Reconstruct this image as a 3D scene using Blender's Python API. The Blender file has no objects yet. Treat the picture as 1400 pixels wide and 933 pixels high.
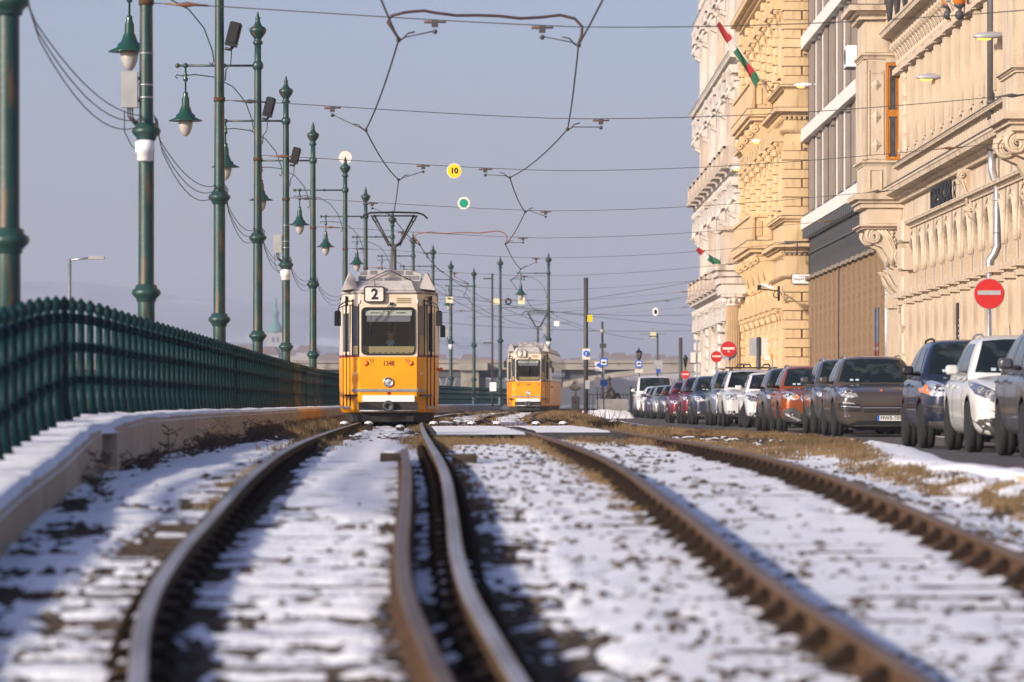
import bpy, bmesh, math, random
import numpy as np
from mathutils import Vector, Matrix
from mathutils.bvhtree import BVHTree
random.seed(7)
SC = bpy.context.scene
COL = SC.collection
R = math.radians
CZ = 0.7            # camera above the road
FP = 6000.0         # focal length in pixels of a 1400 wide picture
HAZE = 0.00021
# ---------------------------------------------------------------- camera
cam = bpy.data.cameras.new('camera'); camo = bpy.data.objects.new('camera', cam); COL.objects.link(camo)
cam.sensor_width = 36.0; cam.lens = FP / 1400 * 36.0
cam.shift_y = 84.5 / 1400
cam.clip_start = 0.5; cam.clip_end = 12000
camo.location = (0, 0, CZ); camo.rotation_euler = (R(90), 0, 0)
cam.dof.use_dof = True; cam.dof.focus_distance = 103.0; cam.dof.aperture_fstop = 3.2
SC.camera = camo
# ---------------------------------------------------------------- light
SUN_AZ, SUN_EL = 50.0, 19.0          # from behind the camera, to its left
w = bpy.data.worlds.new('World'); SC.world = w; w.use_nodes = True
nt = w.node_tree; bg = nt.nodes['Background']
sky = nt.nodes.new('ShaderNodeTexSky'); sky.sky_type = 'NISHITA'; sky.sun_disc = False
sky.sun_elevation = R(SUN_EL); sky.sun_rotation = R(180 + SUN_AZ)
sky.air_density = 1.0; sky.dust_density = 2.0; sky.ozone_density = 4.0; sky.altitude = 0
tint = nt.nodes.new('ShaderNodeMix'); tint.data_type = 'RGBA'; tint.blend_type = 'MULTIPLY'
tint.inputs['Factor'].default_value = 1.0
tint.inputs['B'].default_value = (1.09, 0.915, 1.03, 1)
nt.links.new(sky.outputs['Color'], tint.inputs['A']); nt.links.new(tint.outputs['Result'], bg.inputs['Color'])
bg.inputs['Strength'].default_value = 0.12
sun = bpy.data.lights.new('sun', 'SUN'); suno = bpy.data.objects.new('sun', sun); COL.objects.link(suno)
sun.energy = 4.6; sun.angle = R(3.0); sun.color = (1.0, 0.89, 0.75)
sd = Vector((-math.sin(R(SUN_AZ)) * math.cos(R(SUN_EL)), -math.cos(R(SUN_AZ)) * math.cos(R(SUN_EL)), math.sin(R(SUN_EL))))
suno.rotation_euler = sd.to_track_quat('Z', 'Y').to_euler()
SC.view_settings.view_transform = 'Standard'; SC.view_settings.look = 'None'
SC.view_settings.exposure = 0.34; SC.view_settings.gamma = 1.0
SC.cycles.use_denoising = True
SC.cycles.max_bounces = 6; SC.cycles.volume_bounces = 0; SC.cycles.transparent_max_bounces = 12
SC.cycles.sample_clamp_indirect = 4.0

# ---------------------------------------------------------------- helpers
def P(px, py, Y): return Vector(((px - 700) * Y / FP, Y, CZ - (py - 551) * Y / FP))
def PX(px, Y): return (px - 700) * Y / FP
def lerp(a, b, t): return a + (b - a) * t
def interp(xs, ys):
    xs = np.array(xs, float); ys = np.array(ys, float)
    m = np.gradient(ys, xs)
    def f(x):
        x = np.asarray(x, float)
        xc = np.clip(x, xs[0], xs[-1]); i = np.clip(np.searchsorted(xs, xc) - 1, 0, len(xs) - 2)
        h = xs[i+1] - xs[i]; t = (xc - xs[i]) / h
        r = ((2*t**3-3*t**2+1)*ys[i] + (t**3-2*t**2+t)*h*m[i] + (-2*t**3+3*t**2)*ys[i+1] + (t**3-t**2)*h*m[i+1])
        r = r + np.where(x < xs[0], (x - xs[0]) * m[0], 0) + np.where(x > xs[-1], (x - xs[-1]) * m[-1], 0)
        return r if r.ndim else float(r)
    return f
class MB:
    def __init__(s): s.v = []; s.f = []; s.mi = []; s.sm = []; s.m = 0
    def mat(s, i): s.m = i; return s
    def add(s, vs, fs, smooth=False):
        o = len(s.v); s.v += [tuple(v) for v in vs]
        for f in fs: s.f.append(tuple(i + o for i in f)); s.mi.append(s.m); s.sm.append(smooth)
        return s
    def box(s, x0, x1, y0, y1, z0, z1, M=None):
        vs = [Vector((x, y, z)) for z in (z0, z1) for y in (y0, y1) for x in (x0, x1)]
        if M is not None: vs = [M @ v for v in vs]
        return s.add(vs, [(0,2,3,1),(4,5,7,6),(0,1,5,4),(2,6,7,3),(0,4,6,2),(1,3,7,5)])
    def cbox(s, x0, x1, y0, y1, z0, z1, b, M=None):      # chamfered along all vertical/top edges
        vs = []; 
        for z, i in ((z0, 0), (z0 + b, b) if False else (z0, 0), (z1 - b, 0), (z1, b)):
            vs += [Vector((x0+i, y0+i, z)), Vector((x1-i, y0+i, z)), Vector((x1-i, y1-i, z)), Vector((x0+i, y1-i, z))]
        vs = vs[4:]
        if M is not None: vs = [M @ v for v in vs]
        fs = [(3,2,1,0),(8,9,10,11)]
        for k in (0, 4):
            for j in range(4): fs.append((k+j, k+(j+1)%4, k+4+(j+1)%4, k+4+j))
        return s.add(vs, fs)
    def tube(s, pts, r, n=8, caps=True, smooth=True):
        pts = [Vector(p) for p in pts]; rs = r if isinstance(r, (list, tuple)) else [r] * len(pts)
        up = Vector((0, 0, 1)); rings = []; pn = None
        for i, p in enumerate(pts):
            t = (pts[min(i+1, len(pts)-1)] - pts[max(i-1, 0)])
            if t.length < 1e-9: t = Vector((0, 0, 1))
            t.normalize()
            if pn is None: a = up if abs(t.z) < .9 else Vector((1, 0, 0)); nrm = (a - t * a.dot(t)).normalized()
            else:
                nrm = pn - t * pn.dot(t); nrm = nrm.normalized() if nrm.length > 1e-6 else pn
            pn = nrm; b = t.cross(nrm)
            rings.append([p + (nrm * math.cos(2*math.pi*k/n) + b * math.sin(2*math.pi*k/n)) * rs[i] for k in range(n)])
        vs = [v for q in rings for v in q]; fs = []
        for i in range(len(pts) - 1):
            for k in range(n): fs.append((i*n+k, i*n+(k+1)%n, (i+1)*n+(k+1)%n, (i+1)*n+k))
        s.add(vs, fs, smooth)
        if caps and n > 2: s.add(rings[0][::-1], [tuple(range(n))]); s.add(rings[-1], [tuple(range(n))])
        return s
    def lathe(s, prof, n=12, c=(0, 0, 0), M=None, smooth=True):
        vs = []; fs = []
        for (r, z) in prof:
            for k in range(n):
                a = 2*math.pi*k/n; v = Vector((r*math.cos(a), r*math.sin(a), z))
                if M is not None: v = M @ v
                vs.append(v + Vector(c))
        for i in range(len(prof)-1):
            for k in range(n): fs.append((i*n+k, i*n+(k+1)%n, (i+1)*n+(k+1)%n, (i+1)*n+k))
        if prof[0][0] > 1e-4: fs.append(tuple(range(n))[::-1])
        if prof[-1][0] > 1e-4: fs.append(tuple((len(prof)-1)*n + k for k in range(n)))
        return s.add(vs, fs, smooth)
    def prism(s, poly, d0, d1, ax='x', smooth=False):     # poly in the two other axes, in order
        n = len(poly)
        def mk(a, b, d): return {'x': (d, a, b), 'y': (a, d, b), 'z': (a, b, d)}[ax]
        vs = [mk(a, b, d0) for a, b in poly] + [mk(a, b, d1) for a, b in poly]
        fs = [tuple(range(n))[::-1], tuple(range(n, 2*n))]
        s.add(vs, fs); s.add(vs, [(i, (i+1) % n, n+(i+1) % n, n+i) for i in range(n)], smooth); return s
    def loft(s, rings, closed=True, caps=True, smooth=True):
        n = len(rings[0]); vs = [v for r in rings for v in r]; fs = []
        for i in range(len(rings)-1):
            for k in range(n if closed else n-1): fs.append((i*n+k, i*n+(k+1)%n, (i+1)*n+(k+1)%n, (i+1)*n+k))
        s.add(vs, fs, smooth)
        if caps: s.add(rings[0][::-1], [tuple(range(n))]); s.add(rings[-1], [tuple(range(n))])
        return s
    def sphere(s, c, r, n=8, sq=(1, 1, 1)):
        pr = [(math.sin(math.pi*i/n) * r, -math.cos(math.pi*i/n) * r) for i in range(n+1)]
        pr = [(max(a, 1e-5), b) for a, b in pr]
        return s.lathe(pr, max(8, n), c, Matrix.Diagonal((*sq, 1)).to_3x3() if sq != (1,1,1) else None)
    def mesh(s, name, mats, fix=True):
        me = bpy.data.meshes.new(name); me.from_pydata(s.v, [], s.f)
        for m in (mats if isinstance(mats, (list, tuple)) else [mats]): me.materials.append(m)
        me.polygons.foreach_set('material_index', s.mi); me.polygons.foreach_set('use_smooth', s.sm)
        if fix:
            bm = bmesh.new(); bm.from_mesh(me); bmesh.ops.remove_doubles(bm, verts=bm.verts, dist=1e-5)
            bmesh.ops.recalc_face_normals(bm, faces=bm.faces); bm.to_mesh(me); bm.free()
        me.update(); return me
    def build(s, name, mats, parent=None, loc=(0, 0, 0), **k): return place(name, s.mesh(name, mats), parent, loc, **k)
def place(name, me, parent=None, loc=(0, 0, 0), rz=0, label=None):
    o = bpy.data.objects.new(name, me); COL.objects.link(o); o.location = loc
    if rz: o.rotation_euler.z = rz
    if parent: o.parent = parent
    if label: o['label'] = label
    return o
def tag(o, label=None, cat=None, group=None, kind=None):
    if label: o['label'] = label
    if cat: o['category'] = cat
    if group: o['group'] = group
    if kind: o['kind'] = kind
    return o
def thing(name, label, cat, loc=(0, 0, 0), rz=0, group=None):
    o = bpy.data.objects.new(name, None); COL.objects.link(o); o.location = loc; o.rotation_euler.z = rz
    o.empty_display_size = .2
    return tag(o, label, cat, group)
def copy_tree(o, parent=None):
    c = o.copy(); COL.objects.link(c)
    if parent: c.parent = parent
    for ch in [x for x in KIDS.get(o.name, [])]: copy_tree(ch, c)
    return c
KIDS = {}
def index_kids():
    KIDS.clear()
    for o in SC.objects:
        if o.parent: KIDS.setdefault(o.parent.name, []).append(o)
def text_mesh(s, size, ext=.004, bold=0.0, sx=1.0, sp=1.0):
    cu = bpy.data.curves.new('lettering', 'FONT'); cu.body = s; cu.size = size; cu.extrude = ext; cu.offset = bold
    cu.align_x = 'CENTER'; cu.align_y = 'CENTER'; cu.space_character = sp; cu.resolution_u = 3
    o = bpy.data.objects.new('lettering', cu); COL.objects.link(o)
    dg = bpy.context.evaluated_depsgraph_get(); me = bpy.data.meshes.new_from_object(o.evaluated_get(dg))
    bpy.data.objects.remove(o); me.name = 'lettering'
    # stand it up: x right, z up, facing -y
    for v in me.vertices: v.co = Vector((v.co.x * sx, -v.co.z, v.co.y))
    me.materials.clear(); return me
def text(s, size, m, parent, loc, ext=.004, bold=0.0, sx=1.0, rz=0, name='lettering', sp=1.0):
    me = text_mesh(s, size, ext, bold, sx, sp); me.materials.append(m); return place(name, me, parent, loc, rz)

# ---------------------------------------------------------------- materials
def mat(name, c1, c2=None, sc=3.0, rough=.7, metal=0.0, bump=0.0, bsc=30.0, st=(1, 1, 1), c3=None, sc3=8.0, t3=(.58, .7), st3=(1, 1, 1), spec=.5, coat=0, lo=.35, hi=.65, rnd=0.0, emit=None):
    m = bpy.data.materials.new(name); m.use_nodes = True; t = m.node_tree; b = t.nodes['Principled BSDF']
    b.inputs['Roughness'].default_value = rough; b.inputs['Metallic'].default_value = metal
    b.inputs['Specular IOR Level'].default_value = spec; b.inputs['Coat Weight'].default_value = coat; b.inputs['Coat Roughness'].default_value = .06
    N = t.nodes.new; L = t.links.new
    tc = N('ShaderNodeTexCoord'); out = None
    def noise(scale, stretch, det=5):
        mp = N('ShaderNodeMapping'); mp.inputs['Scale'].default_value = stretch; L(tc.outputs['Object'], mp.inputs['Vector'])
        n = N('ShaderNodeTexNoise'); n.inputs['Scale'].default_value = scale; n.inputs['Detail'].default_value = det; L(mp.outputs['Vector'], n.inputs['Vector']); return n
    def mix(fac, a, bcol):
        x = N('ShaderNodeMix'); x.data_type = 'RGBA'; L(fac, x.inputs['Factor'])
        if isinstance(a, tuple): x.inputs['A'].default_value = (*a, 1)
        else: L(a, x.inputs['A'])
        if isinstance(bcol, tuple): x.inputs['B'].default_value = (*bcol, 1)
        else: L(bcol, x.inputs['B'])
        return x.outputs['Result']
    def ramp(n, lo, hi):
        r = N('ShaderNodeMapRange'); r.inputs['From Min'].default_value = lo; r.inputs['From Max'].default_value = hi; L(n.outputs['Fac'], r.inputs['Value']); return r.outputs['Result']
    if c2: out = mix(ramp(noise(sc, st), lo, hi), c1, c2)
    if c3: out = mix(ramp(noise(sc3, st3), *t3), out if out else c1, c3)
    if rnd:
        oi = N('ShaderNodeObjectInfo'); h = N('ShaderNodeHueSaturation'); r = N('ShaderNodeMapRange')
        r.inputs['To Min'].default_value = 1 - rnd; r.inputs['To Max'].default_value = 1 + rnd
        L(oi.outputs['Random'], r.inputs['Value']); L(r.outputs['Result'], h.inputs['Value'])
        if out: L(out, h.inputs['Color'])
        else: h.inputs['Color'].default_value = (*c1, 1)
        out = h.outputs['Color']
    if out: L(out, b.inputs['Base Color'])
    else: b.inputs['Base Color'].default_value = (*c1, 1)
    if bump:
        n = noise(bsc, (1, 1, 1), 4); bp = N('ShaderNodeBump'); bp.inputs['Strength'].default_value = bump; bp.inputs['Distance'].default_value = .02
        L(n.outputs['Fac'], bp.inputs['Height']); L(bp.outputs['Normal'], b.inputs['Normal'])
    if emit: b.inputs['Emission Color'].default_value = (*emit[:3], 1); b.inputs['Emission Strength'].default_value = emit[3]
    return m
M = {}
M['snow'] = mat('snow', (.86, .87, .89), (.78, .79, .82), sc=5, rough=.9, bump=.9, bsc=45, spec=.15, c3=(.50, .48, .47), sc3=16, t3=(.60, .78))
M['dirt'] = mat('dirt', (.042, .029, .02), (.085, .06, .04), sc=6, rough=1, spec=.1, bump=1, bsc=25, c3=(.02, .015, .012), sc3=14)
M['stone'] = mat('ballast', (.055, .042, .033), (.11, .09, .075), sc=2, rough=.95, spec=.2, rnd=.35)
M['grass'] = mat('dry grass', (.15, .10, .05), (.25, .17, .085), sc=1.3, rough=.95, c3=(.075, .05, .03), sc3=1.1, t3=(.5, .65), spec=.1)
M['weed'] = mat('dead weed', (.06, .038, .025), (.12, .075, .045), sc=3, rough=.9)
M['rust'] = mat('rusty steel', (.06, .034, .018), (.105, .06, .03), sc=9, rough=.9, spec=.2, c3=(.035, .022, .015), sc3=20, bump=.4, bsc=60)
M['railtop'] = mat('polished rail', (.36, .34, .34), (.20, .165, .14), sc=4, st=(1, .12, 1), rough=.42, metal=.35)
M['railtop2'] = mat('worn rail', (.17, .115, .07), (.12, .075, .045), sc=4, st=(1, .2, 1), rough=.5, metal=.35)
M['sleeper'] = mat('sleeper timber', (.04, .03, .023), (.085, .064, .048), sc=6, spec=.2, st=(1, 6, 4), rough=.95, bump=.6)
M['concrete'] = mat('weathered concrete', (.50, .37, .25), (.38, .28, .19), sc=5, st=(1, 2.2, .5), rough=.9, c3=(.20, .145, .10), sc3=5, t3=(.55, .78), st3=(2, 2, .35), bump=.4, bsc=40, rnd=.1)
M['stonewall'] = mat('dark rubble stone', (.10, .075, .06), (.17, .13, .10), sc=5, rough=.95, bump=1, bsc=12)
M['fence'] = mat('teal iron paint', (.0025, .019, .022), (.004, .029, .032), sc=4, rough=.5, c3=(.006, .014, .014), sc3=6, bump=.15, spec=.12)
M['fencerail'] = mat('teal iron rail paint', (.003, .021, .024), (.006, .032, .034), sc=4, rough=.8, spec=0.0)
M['clip'] = mat('dark rail clip', (.018, .012, .009), (.035, .022, .014), sc=9, rough=.9, spec=.1)
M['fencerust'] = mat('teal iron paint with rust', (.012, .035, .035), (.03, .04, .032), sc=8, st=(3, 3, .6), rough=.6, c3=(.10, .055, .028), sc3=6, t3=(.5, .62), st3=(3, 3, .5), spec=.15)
M['pole'] = mat('green pole paint', (.006, .034, .031), (.015, .054, .045), sc=2.5, rough=.42, c3=(.095, .058, .03), sc3=7, t3=(.555, .67), st3=(1.6, 1.6, .16), bump=.12)
M['lampgreen'] = mat('lamp enamel', (.012, .055, .04), rough=.25)
M['globe'] = mat('frosted glass', (.40, .38, .36), rough=.35, spec=.6)
M['black'] = mat('black', (.012, .012, .013), rough=.5)
M['rubber'] = mat('tyre rubber', (.007, .007, .007), (.014, .013, .012), sc=14, rough=.85, bump=.3)
M['dark'] = mat('dark grey', (.05, .05, .055), rough=.55)
M['grey'] = mat('grey box', (.34, .35, .34), (.28, .29, .28), sc=5, rough=.5)
M['white'] = mat('white plastic', (.78, .78, .77), rough=.4)
M['offwhite'] = mat('off white', (.66, .63, .56), rough=.5)
M['zinc'] = mat('zinc', (.42, .43, .45), (.32, .33, .35), sc=5, rough=.42, metal=.6)
M['wire'] = mat('wire', (.05, .045, .045), rough=.6)
M['copper'] = mat('orange feeder cable', (.32, .10, .04), (.2, .06, .03), sc=3, rough=.6)
M['ins'] = mat('brown insulator', (.16, .075, .04), rough=.4)
M['red'] = mat('sign red', (.55, .02, .018), (.48, .02, .018), sc=6, rough=.4)
M['signgrey'] = mat('sign reverse and shaded bar', (.42, .43, .44), (.36, .37, .38), sc=4, rough=.5, metal=.2)
M['blue'] = mat('sign blue', (.02, .12, .55), rough=.4)
M['yellow'] = mat('sign yellow', (.85, .58, .02), rough=.4)
M['signgreen'] = mat('sign green', (.01, .28, .17), rough=.4)
M['asphalt'] = mat('asphalt', (.05, .048, .048), (.085, .08, .078), sc=.8, rough=.8, c3=(.14, .13, .125), sc3=2.5, t3=(.55, .75), bump=.5, bsc=60)
M['pave'] = mat('pavement', (.2, .19, .18), (.28, .27, .255), sc=2, rough=.85, bump=.3)
M['glass'] = None
def glassmat(name, tint_=(.86, .9, .9), refl=.045):
    m = bpy.data.materials.new(name); m.use_nodes = True; t = m.node_tree; t.nodes.clear()
    o = t.nodes.new('ShaderNodeOutputMaterial'); mx = t.nodes.new('ShaderNodeMixShader'); tr = t.nodes.new('ShaderNodeBsdfTransparent'); gl = t.nodes.new('ShaderNodeBsdfGlossy')
    mx.inputs['Fac'].default_value = refl
    tr.inputs['Color'].default_value = (*tint_, 1); gl.inputs['Roughness'].default_value = .02
    t.links.new(tr.outputs['BSDF'], mx.inputs[1]); t.links.new(gl.outputs['BSDF'], mx.inputs[2]); t.links.new(mx.outputs['Shader'], o.inputs['Surface'])
    return m
M['glass'] = glassmat('clear glass')
M['carglass'] = mat('dark car glass', (.008, .013, .013), (.055, .07, .065), sc=2.6, rough=.03, spec=.5, lo=.5, hi=.7)
M['winglass'] = mat('window glass', (.03, .032, .036), (.06, .062, .066), sc=1.5, rough=.06, spec=.8)
M['chrome'] = mat('chrome', (.75, .75, .76), rough=.15, metal=1)
M['lens'] = mat('headlight glass', (.16, .17, .18), (.62, .64, .66), sc=16, rough=.08, spec=.9, coat=1)
M['lensdark'] = mat('dark headlight glass', (.03, .032, .036), (.16, .165, .18), sc=16, rough=.08, spec=.9, coat=1)
M['amber'] = mat('amber lens', (.75, .2, .02), rough=.2)
M['plate'] = mat('number plate white', (.72, .72, .68), rough=.4)
M['rim'] = mat('alloy rim', (.50, .49, .47), (.30, .28, .26), sc=6, rough=.4, metal=.1)
M['plasticgrey'] = mat('dusty grey cladding', (.035, .034, .033), (.075, .07, .064), sc=5, rough=.75)
# ---------------------------------------------------------------- track geometry (heights relative to the camera)
zr = interp([12, 16.5, 17.8, 19.7, 22.4, 26, 30.3, 37, 45.4, 62.5, 95, 130, 222, 320], [-1.32, -1.04, -.95, -.868, -.78, -.68, -.566, -.48, -.445, -.435, -.45, -.44, -.41, -.40])
XL = interp([12, 16.5, 17.8, 19.7, 22.4, 26, 30.3, 45.4, 62.5, 83, 95, 117, 150, 187, 222, 260, 320], [-.30, -.69, -.79, -.90, -.995, -1.07, -1.16, -1.55, -1.96, -2.42, -2.68, -3.02, -3.1, -2.6, -1.95, -.3, 4.2])
XR = interp([12, 16.5, 18.75, 20.5, 23.2, 26.9, 29.3, 34.5, 41.8, 52, 78, 95, 117, 150, 187, 222, 260, 320], [2.75, 2.27, 2.05, 1.95, 1.86, 1.76, 1.68, 1.58, 1.44, 1.24, .68, .28, -.08, -.05, .45, .95, 2.7, 7.2])
G2 = .7175
fenceX = interp([20, 27, 33, 36, 40.8, 42.5, 45.8, 54.5, 66.7, 85.7, 117.6, 154, 200, 240, 290, 330], [-3.15, -3.45, -3.82, -3.98, -4.18, -4.24, -4.3, -4.5, -4.75, -5.12, -5.68, -6.05, -5.9, -4.9, -2.2, 1.0])
copFX = interp([20, 25, 33, 40, 55, 80, 110, 150, 200, 240, 290, 330], [-2.62, -2.9, -3.35, -3.73, -3.95, -4.45, -5.0, -5.4, -5.25, -4.25, -1.55, 1.6])
copZ = interp([20, 25, 33, 36, 40, 43, 50, 80, 110, 330], [-.80, -.60, -.42, -.335, -.225, -.17, -.15, -.15, -.15, -.14])
fenceZ = interp([20, 27, 33, 36, 40.8, 43, 50, 110, 330], [-.72, -.55, -.43, -.31, -.165, -.13, -.12, -.12, -.12])
kerbX = interp([14, 30, 37, 42, 50, 60, 72, 84, 95, 120, 160, 222, 260, 320], [4.6, 4.3, 4.1, 4.05, 4.5, 5.0, 5.0, 4.3, 3.5, 3.15, 3.3, 3.7, 5.0, 9.0])
ROAD = -.7

# ---------------------------------------------------------------- noise
_rng = np.random.RandomState(5); _T = _rng.rand(256, 256)
def vnoise(x, y):
    xi = np.floor(x).astype(int); yi = np.floor(y).astype(int); fx = x - xi; fy = y - yi
    fx = fx*fx*(3-2*fx); fy = fy*fy*(3-2*fy)
    a = _T[xi & 255, yi & 255]; b = _T[(xi+1) & 255, yi & 255]; c = _T[xi & 255, (yi+1) & 255]; d = _T[(xi+1) & 255, (yi+1) & 255]
    return (a*(1-fx)+b*fx)*(1-fy) + (c*(1-fx)+d*fx)*fy
def fbm(x, y, o=4):
    r = 0; a = .5
    for i in range(o): r = r + a * vnoise(x * 2**i + 17.3*i, y * 2**i + 5.1*i); a *= .5
    return r / (1 - .5**o) - .5
def grid_object(name, X, Y, Z, mats, mi=None, smooth=True):
    ny, nx = X.shape; me = bpy.data.meshes.new(name)
    co = np.stack([X, Y, Z], -1).reshape(-1, 3).astype(np.float32)
    i = np.arange(ny*nx).reshape(ny, nx); q = np.stack([i[:-1, :-1], i[:-1, 1:], i[1:, 1:], i[1:, :-1]], -1).reshape(-1, 4)
    me.vertices.add(len(co)); me.vertices.foreach_set('co', co.ravel())
    me.loops.add(q.size); me.loops.foreach_set('vertex_index', q.ravel().astype(np.int32))
    me.polygons.add(len(q)); me.polygons.foreach_set('loop_start', np.arange(0, q.size, 4, dtype=np.int32))
    try: me.polygons.foreach_set('loop_total', np.full(len(q), 4, np.int32))
    except Exception: pass
    me.update(calc_edges=True)
    for m in mats: me.materials.append(m)
    me.polygons.foreach_set('use_smooth', np.full(len(q), smooth))
    o = bpy.data.objects.new(name, me); COL.objects.link(o); return o
# ground under the tracks
ys = [11.0]
while ys[-1] < 330: ys.append(ys[-1] + .085 * (ys[-1] / 18) ** 1.35)
ys = np.array(ys)
def railh(Y): return zr(Y)
def ground_rel(X, Y):
    z = zr(Y)
    base = z - .16 + .05 * np.clip((Y - 40) / 30, 0, 1)
    d = X - (XL(Y) - 1.5)                       # left verge sinks a little to the wall
    base = base + np.where(d < 0, d * .05, 0)
    k = kerbX(Y); m = XR(Y) + 1.1
    t = np.clip((X - m) / np.maximum(k - .25 - m, .3), 0, 1)
    base = base - .10 * np.sin(t * math.pi) * (Y < 140) + t**3 * np.maximum(0, -.73 - base)
    return base
u = np.linspace(0, 1, 150)
lo = copFX(ys) - .3; hi = kerbX(ys) + .05
XX = lo[:, None] + (hi - lo)[:, None] * u[None]; YY = np.repeat(ys[:, None], 150, 1)
G = ground_rel(XX, YY)
dirtz = G + .035 * fbm(XX * 3, YY * 1.6) + .03 * fbm(XX * 9, YY * 7, 3)
go = grid_object('ground', XX, YY, dirtz + CZ, [M['dirt']]); go['kind'] = 'structure'
# snow lying on it: a sheet of its own that sinks under the dirt where it is bare
def near(c, w_): return np.exp(-((XX - c) / w_) ** 2)
bias = np.full_like(XX, .24)
for tr, side in ((XL, -1), (XL, 1), (XR, -1), (XR, 1)):
    wd = .19 if tr is XL else .15
    bias = bias - (.50 if tr is XL and side < 0 else .36 if tr is XL else .30) * near(tr(YY) + side * G2 + (.05 if tr is XL else -.05), wd if tr is XL else .12)
bias = bias - .34 * near(XL(YY) + .42, .12) * (YY < 44)
bias = bias - .14 * near(XL(YY) + 1.10, .2) * (YY < 34) - .17 * near(XL(YY) - 1.1, .4)
bias = bias - .32 * near(copFX(YY) + .15, .28)
bias = bias - .10 * near(XL(YY), .7) * np.clip((22 - YY) / 6, 0, 1)
bias = bias + .16 * near(XL(YY) + .1, .5) * np.clip((YY - 27) / 8, 0, 1)
bias = bias + .20 * near(XR(YY) - .15, .6) + .10 * near(XL(YY) + 2.0, .4)
bias = bias - .25 * near(XR(YY) + 1.15, .25) * np.clip((60 - YY) / 20, 0, 1)
bias = bias - .22 * near(kerbX(YY) - .5, .4)
far = np.clip((YY - 54) / 12, 0, 1)
bias = bias - .44 * far + .0
slp = np.abs(((YY / .7) % 1) - .5) * 2            # 1 at a sleeper
onL = (np.abs(XX - XL(YY)) < 1.25); onR = (np.abs(XX - XR(YY)) < 1.25)
bias = bias - .62 * np.clip((slp - .64) / .14, 0, 1) * (onL * np.clip((33 - YY) / 8, 0, 1) + .10 * onR)
nz = fbm(XX * 2.4, YY * 1.2, 5) * .95 + fbm(XX * 13, YY * 9, 4) * .85
thick = np.clip((bias + nz) * .22, -.04, .017 + .03 * fbm(XX * 3 + 9, YY * 2.2, 3))
snow = grid_object('snow', XX, YY, G + .012 + thick + .008 * fbm(XX * 14, YY * 10, 2) + CZ, [M['snow']]); snow['kind'] = 'stuff'
COVER = (XX, YY, thick)

# road, pavement, far ground, water
def ribbon(name, fx0, fx1, ys_, z, m, nx=2, kind='structure'):
    yv = np.array(ys_, float); a = fx0(yv) if callable(fx0) else np.full_like(yv, fx0); b = fx1(yv) if callable(fx1) else np.full_like(yv, fx1)
    t = np.linspace(0, 1, nx); X = a[:, None] + (b - a)[:, None] * t; Y = np.repeat(yv[:, None], nx, 1); zz = z(Y) if callable(z) else np.full_like(X, z)
    o = grid_object(name, X, Y, zz + CZ, [m]); o['kind'] = kind; return o
yroad = np.arange(20, 331, 2.0)
ribbon('road', lambda y: kerbX(y) + .12, 8.7, yroad, ROAD, M['asphalt'], 6)
ribbon('pavement', 8.85, 12.6, yroad, ROAD + .13, M['pave'], 3)
mb = MB(); mb.box(8.7, 8.85, 20, 330, CZ + ROAD - .1, CZ + ROAD + .135); tag(mb.build('pavement_kerb', M['pave']), kind='structure')
big = MB(); big.box(3, 4000, 331, 6000, -3, -.06); big.box(12, 60, 20, 331, -3, -.02); tag(big.build('far_ground', M['pave']), kind='structure')
wa = MB(); wa.box(-3500, -3, -50, 6500, -7.2, -7.0)
M['water'] = mat('river water', (.05, .07, .09), rough=.15, spec=.6)
tag(wa.build('river_water', M['water']), kind='structure')
qy = MB(); qy.box(-16, -6.2, 20, 420, -7.5, -4.0); tag(qy.build('lower_quay', M['pave']), kind='structure')
# red line and kerb stones
rl = MB(); rl.add([(5.0, 49, .004), (6.9, 46.5, .004), (6.9, 47.0, .004), (5.0, 49.6, .004)], [(0, 1, 2, 3)])
M['redpaint'] = mat('faded red paint', (.32, .05, .05), (.12, .06, .06), sc=6, rough=.8)
tag(rl.build('road_marking', M['redpaint']), kind='structure')
kroot = thing('track_kerb', 'low snow topped concrete kerb between the grassy tram bed and the asphalt road', 'kerb')
yk = 26.0
while yk < 215:
    y1 = yk + 1.96; a, b = kerbX(yk), kerbX(y1); q = MB()
    z0, z1 = CZ - 1.0, CZ + ROAD + .11
    q.add([(a-.06, yk, z0), (a+.14, yk, z0), (b+.14, y1, z0), (b-.06, y1, z0), (a-.05, yk, z1), (a+.13, yk, z1), (b+.13, y1, z1), (b-.05, y1, z1)],
          [(0,1,2,3),(4,7,6,5),(0,4,5,1),(1,5,6,2),(2,6,7,3),(3,7,4,0)])
    q.build('kerb_stone', M['concrete'], kroot); yk += 2.0
yv = np.arange(24, 215, .22); t = np.linspace(0, 1, 14)
wl = .16 + .34 * np.clip(fbm(yv * .5, yv * 0 + 3) + .35, 0, 1) + .35 * np.exp(-((yv - 44) / 6) ** 2)
kx = kerbX(yv) + .16
Xk = (kx - wl)[:, None] + (wl + .1 * 0 + .16)[:, None] * t; Yk = np.repeat(yv[:, None], 14, 1)
prof = np.sin(np.clip(t, 0, 1) * math.pi) ** .5
Zk = ROAD + .085 + .055 * prof[None] * (.6 + .9 * (fbm(Xk * 4, Yk * 1.5, 3) + .5)) - .2 * (np.clip((.28 - t) / .28, 0, 1) ** 2)[None]
Zk = np.where((fbm(Yk * .35, Yk * 0 + 8, 2) < -.17) & (Yk > 62), Zk - .2, Zk)
s2 = grid_object('kerb_snow', Xk, Yk, Zk + CZ, [M['snow']]); s2['kind'] = 'stuff'

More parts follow.
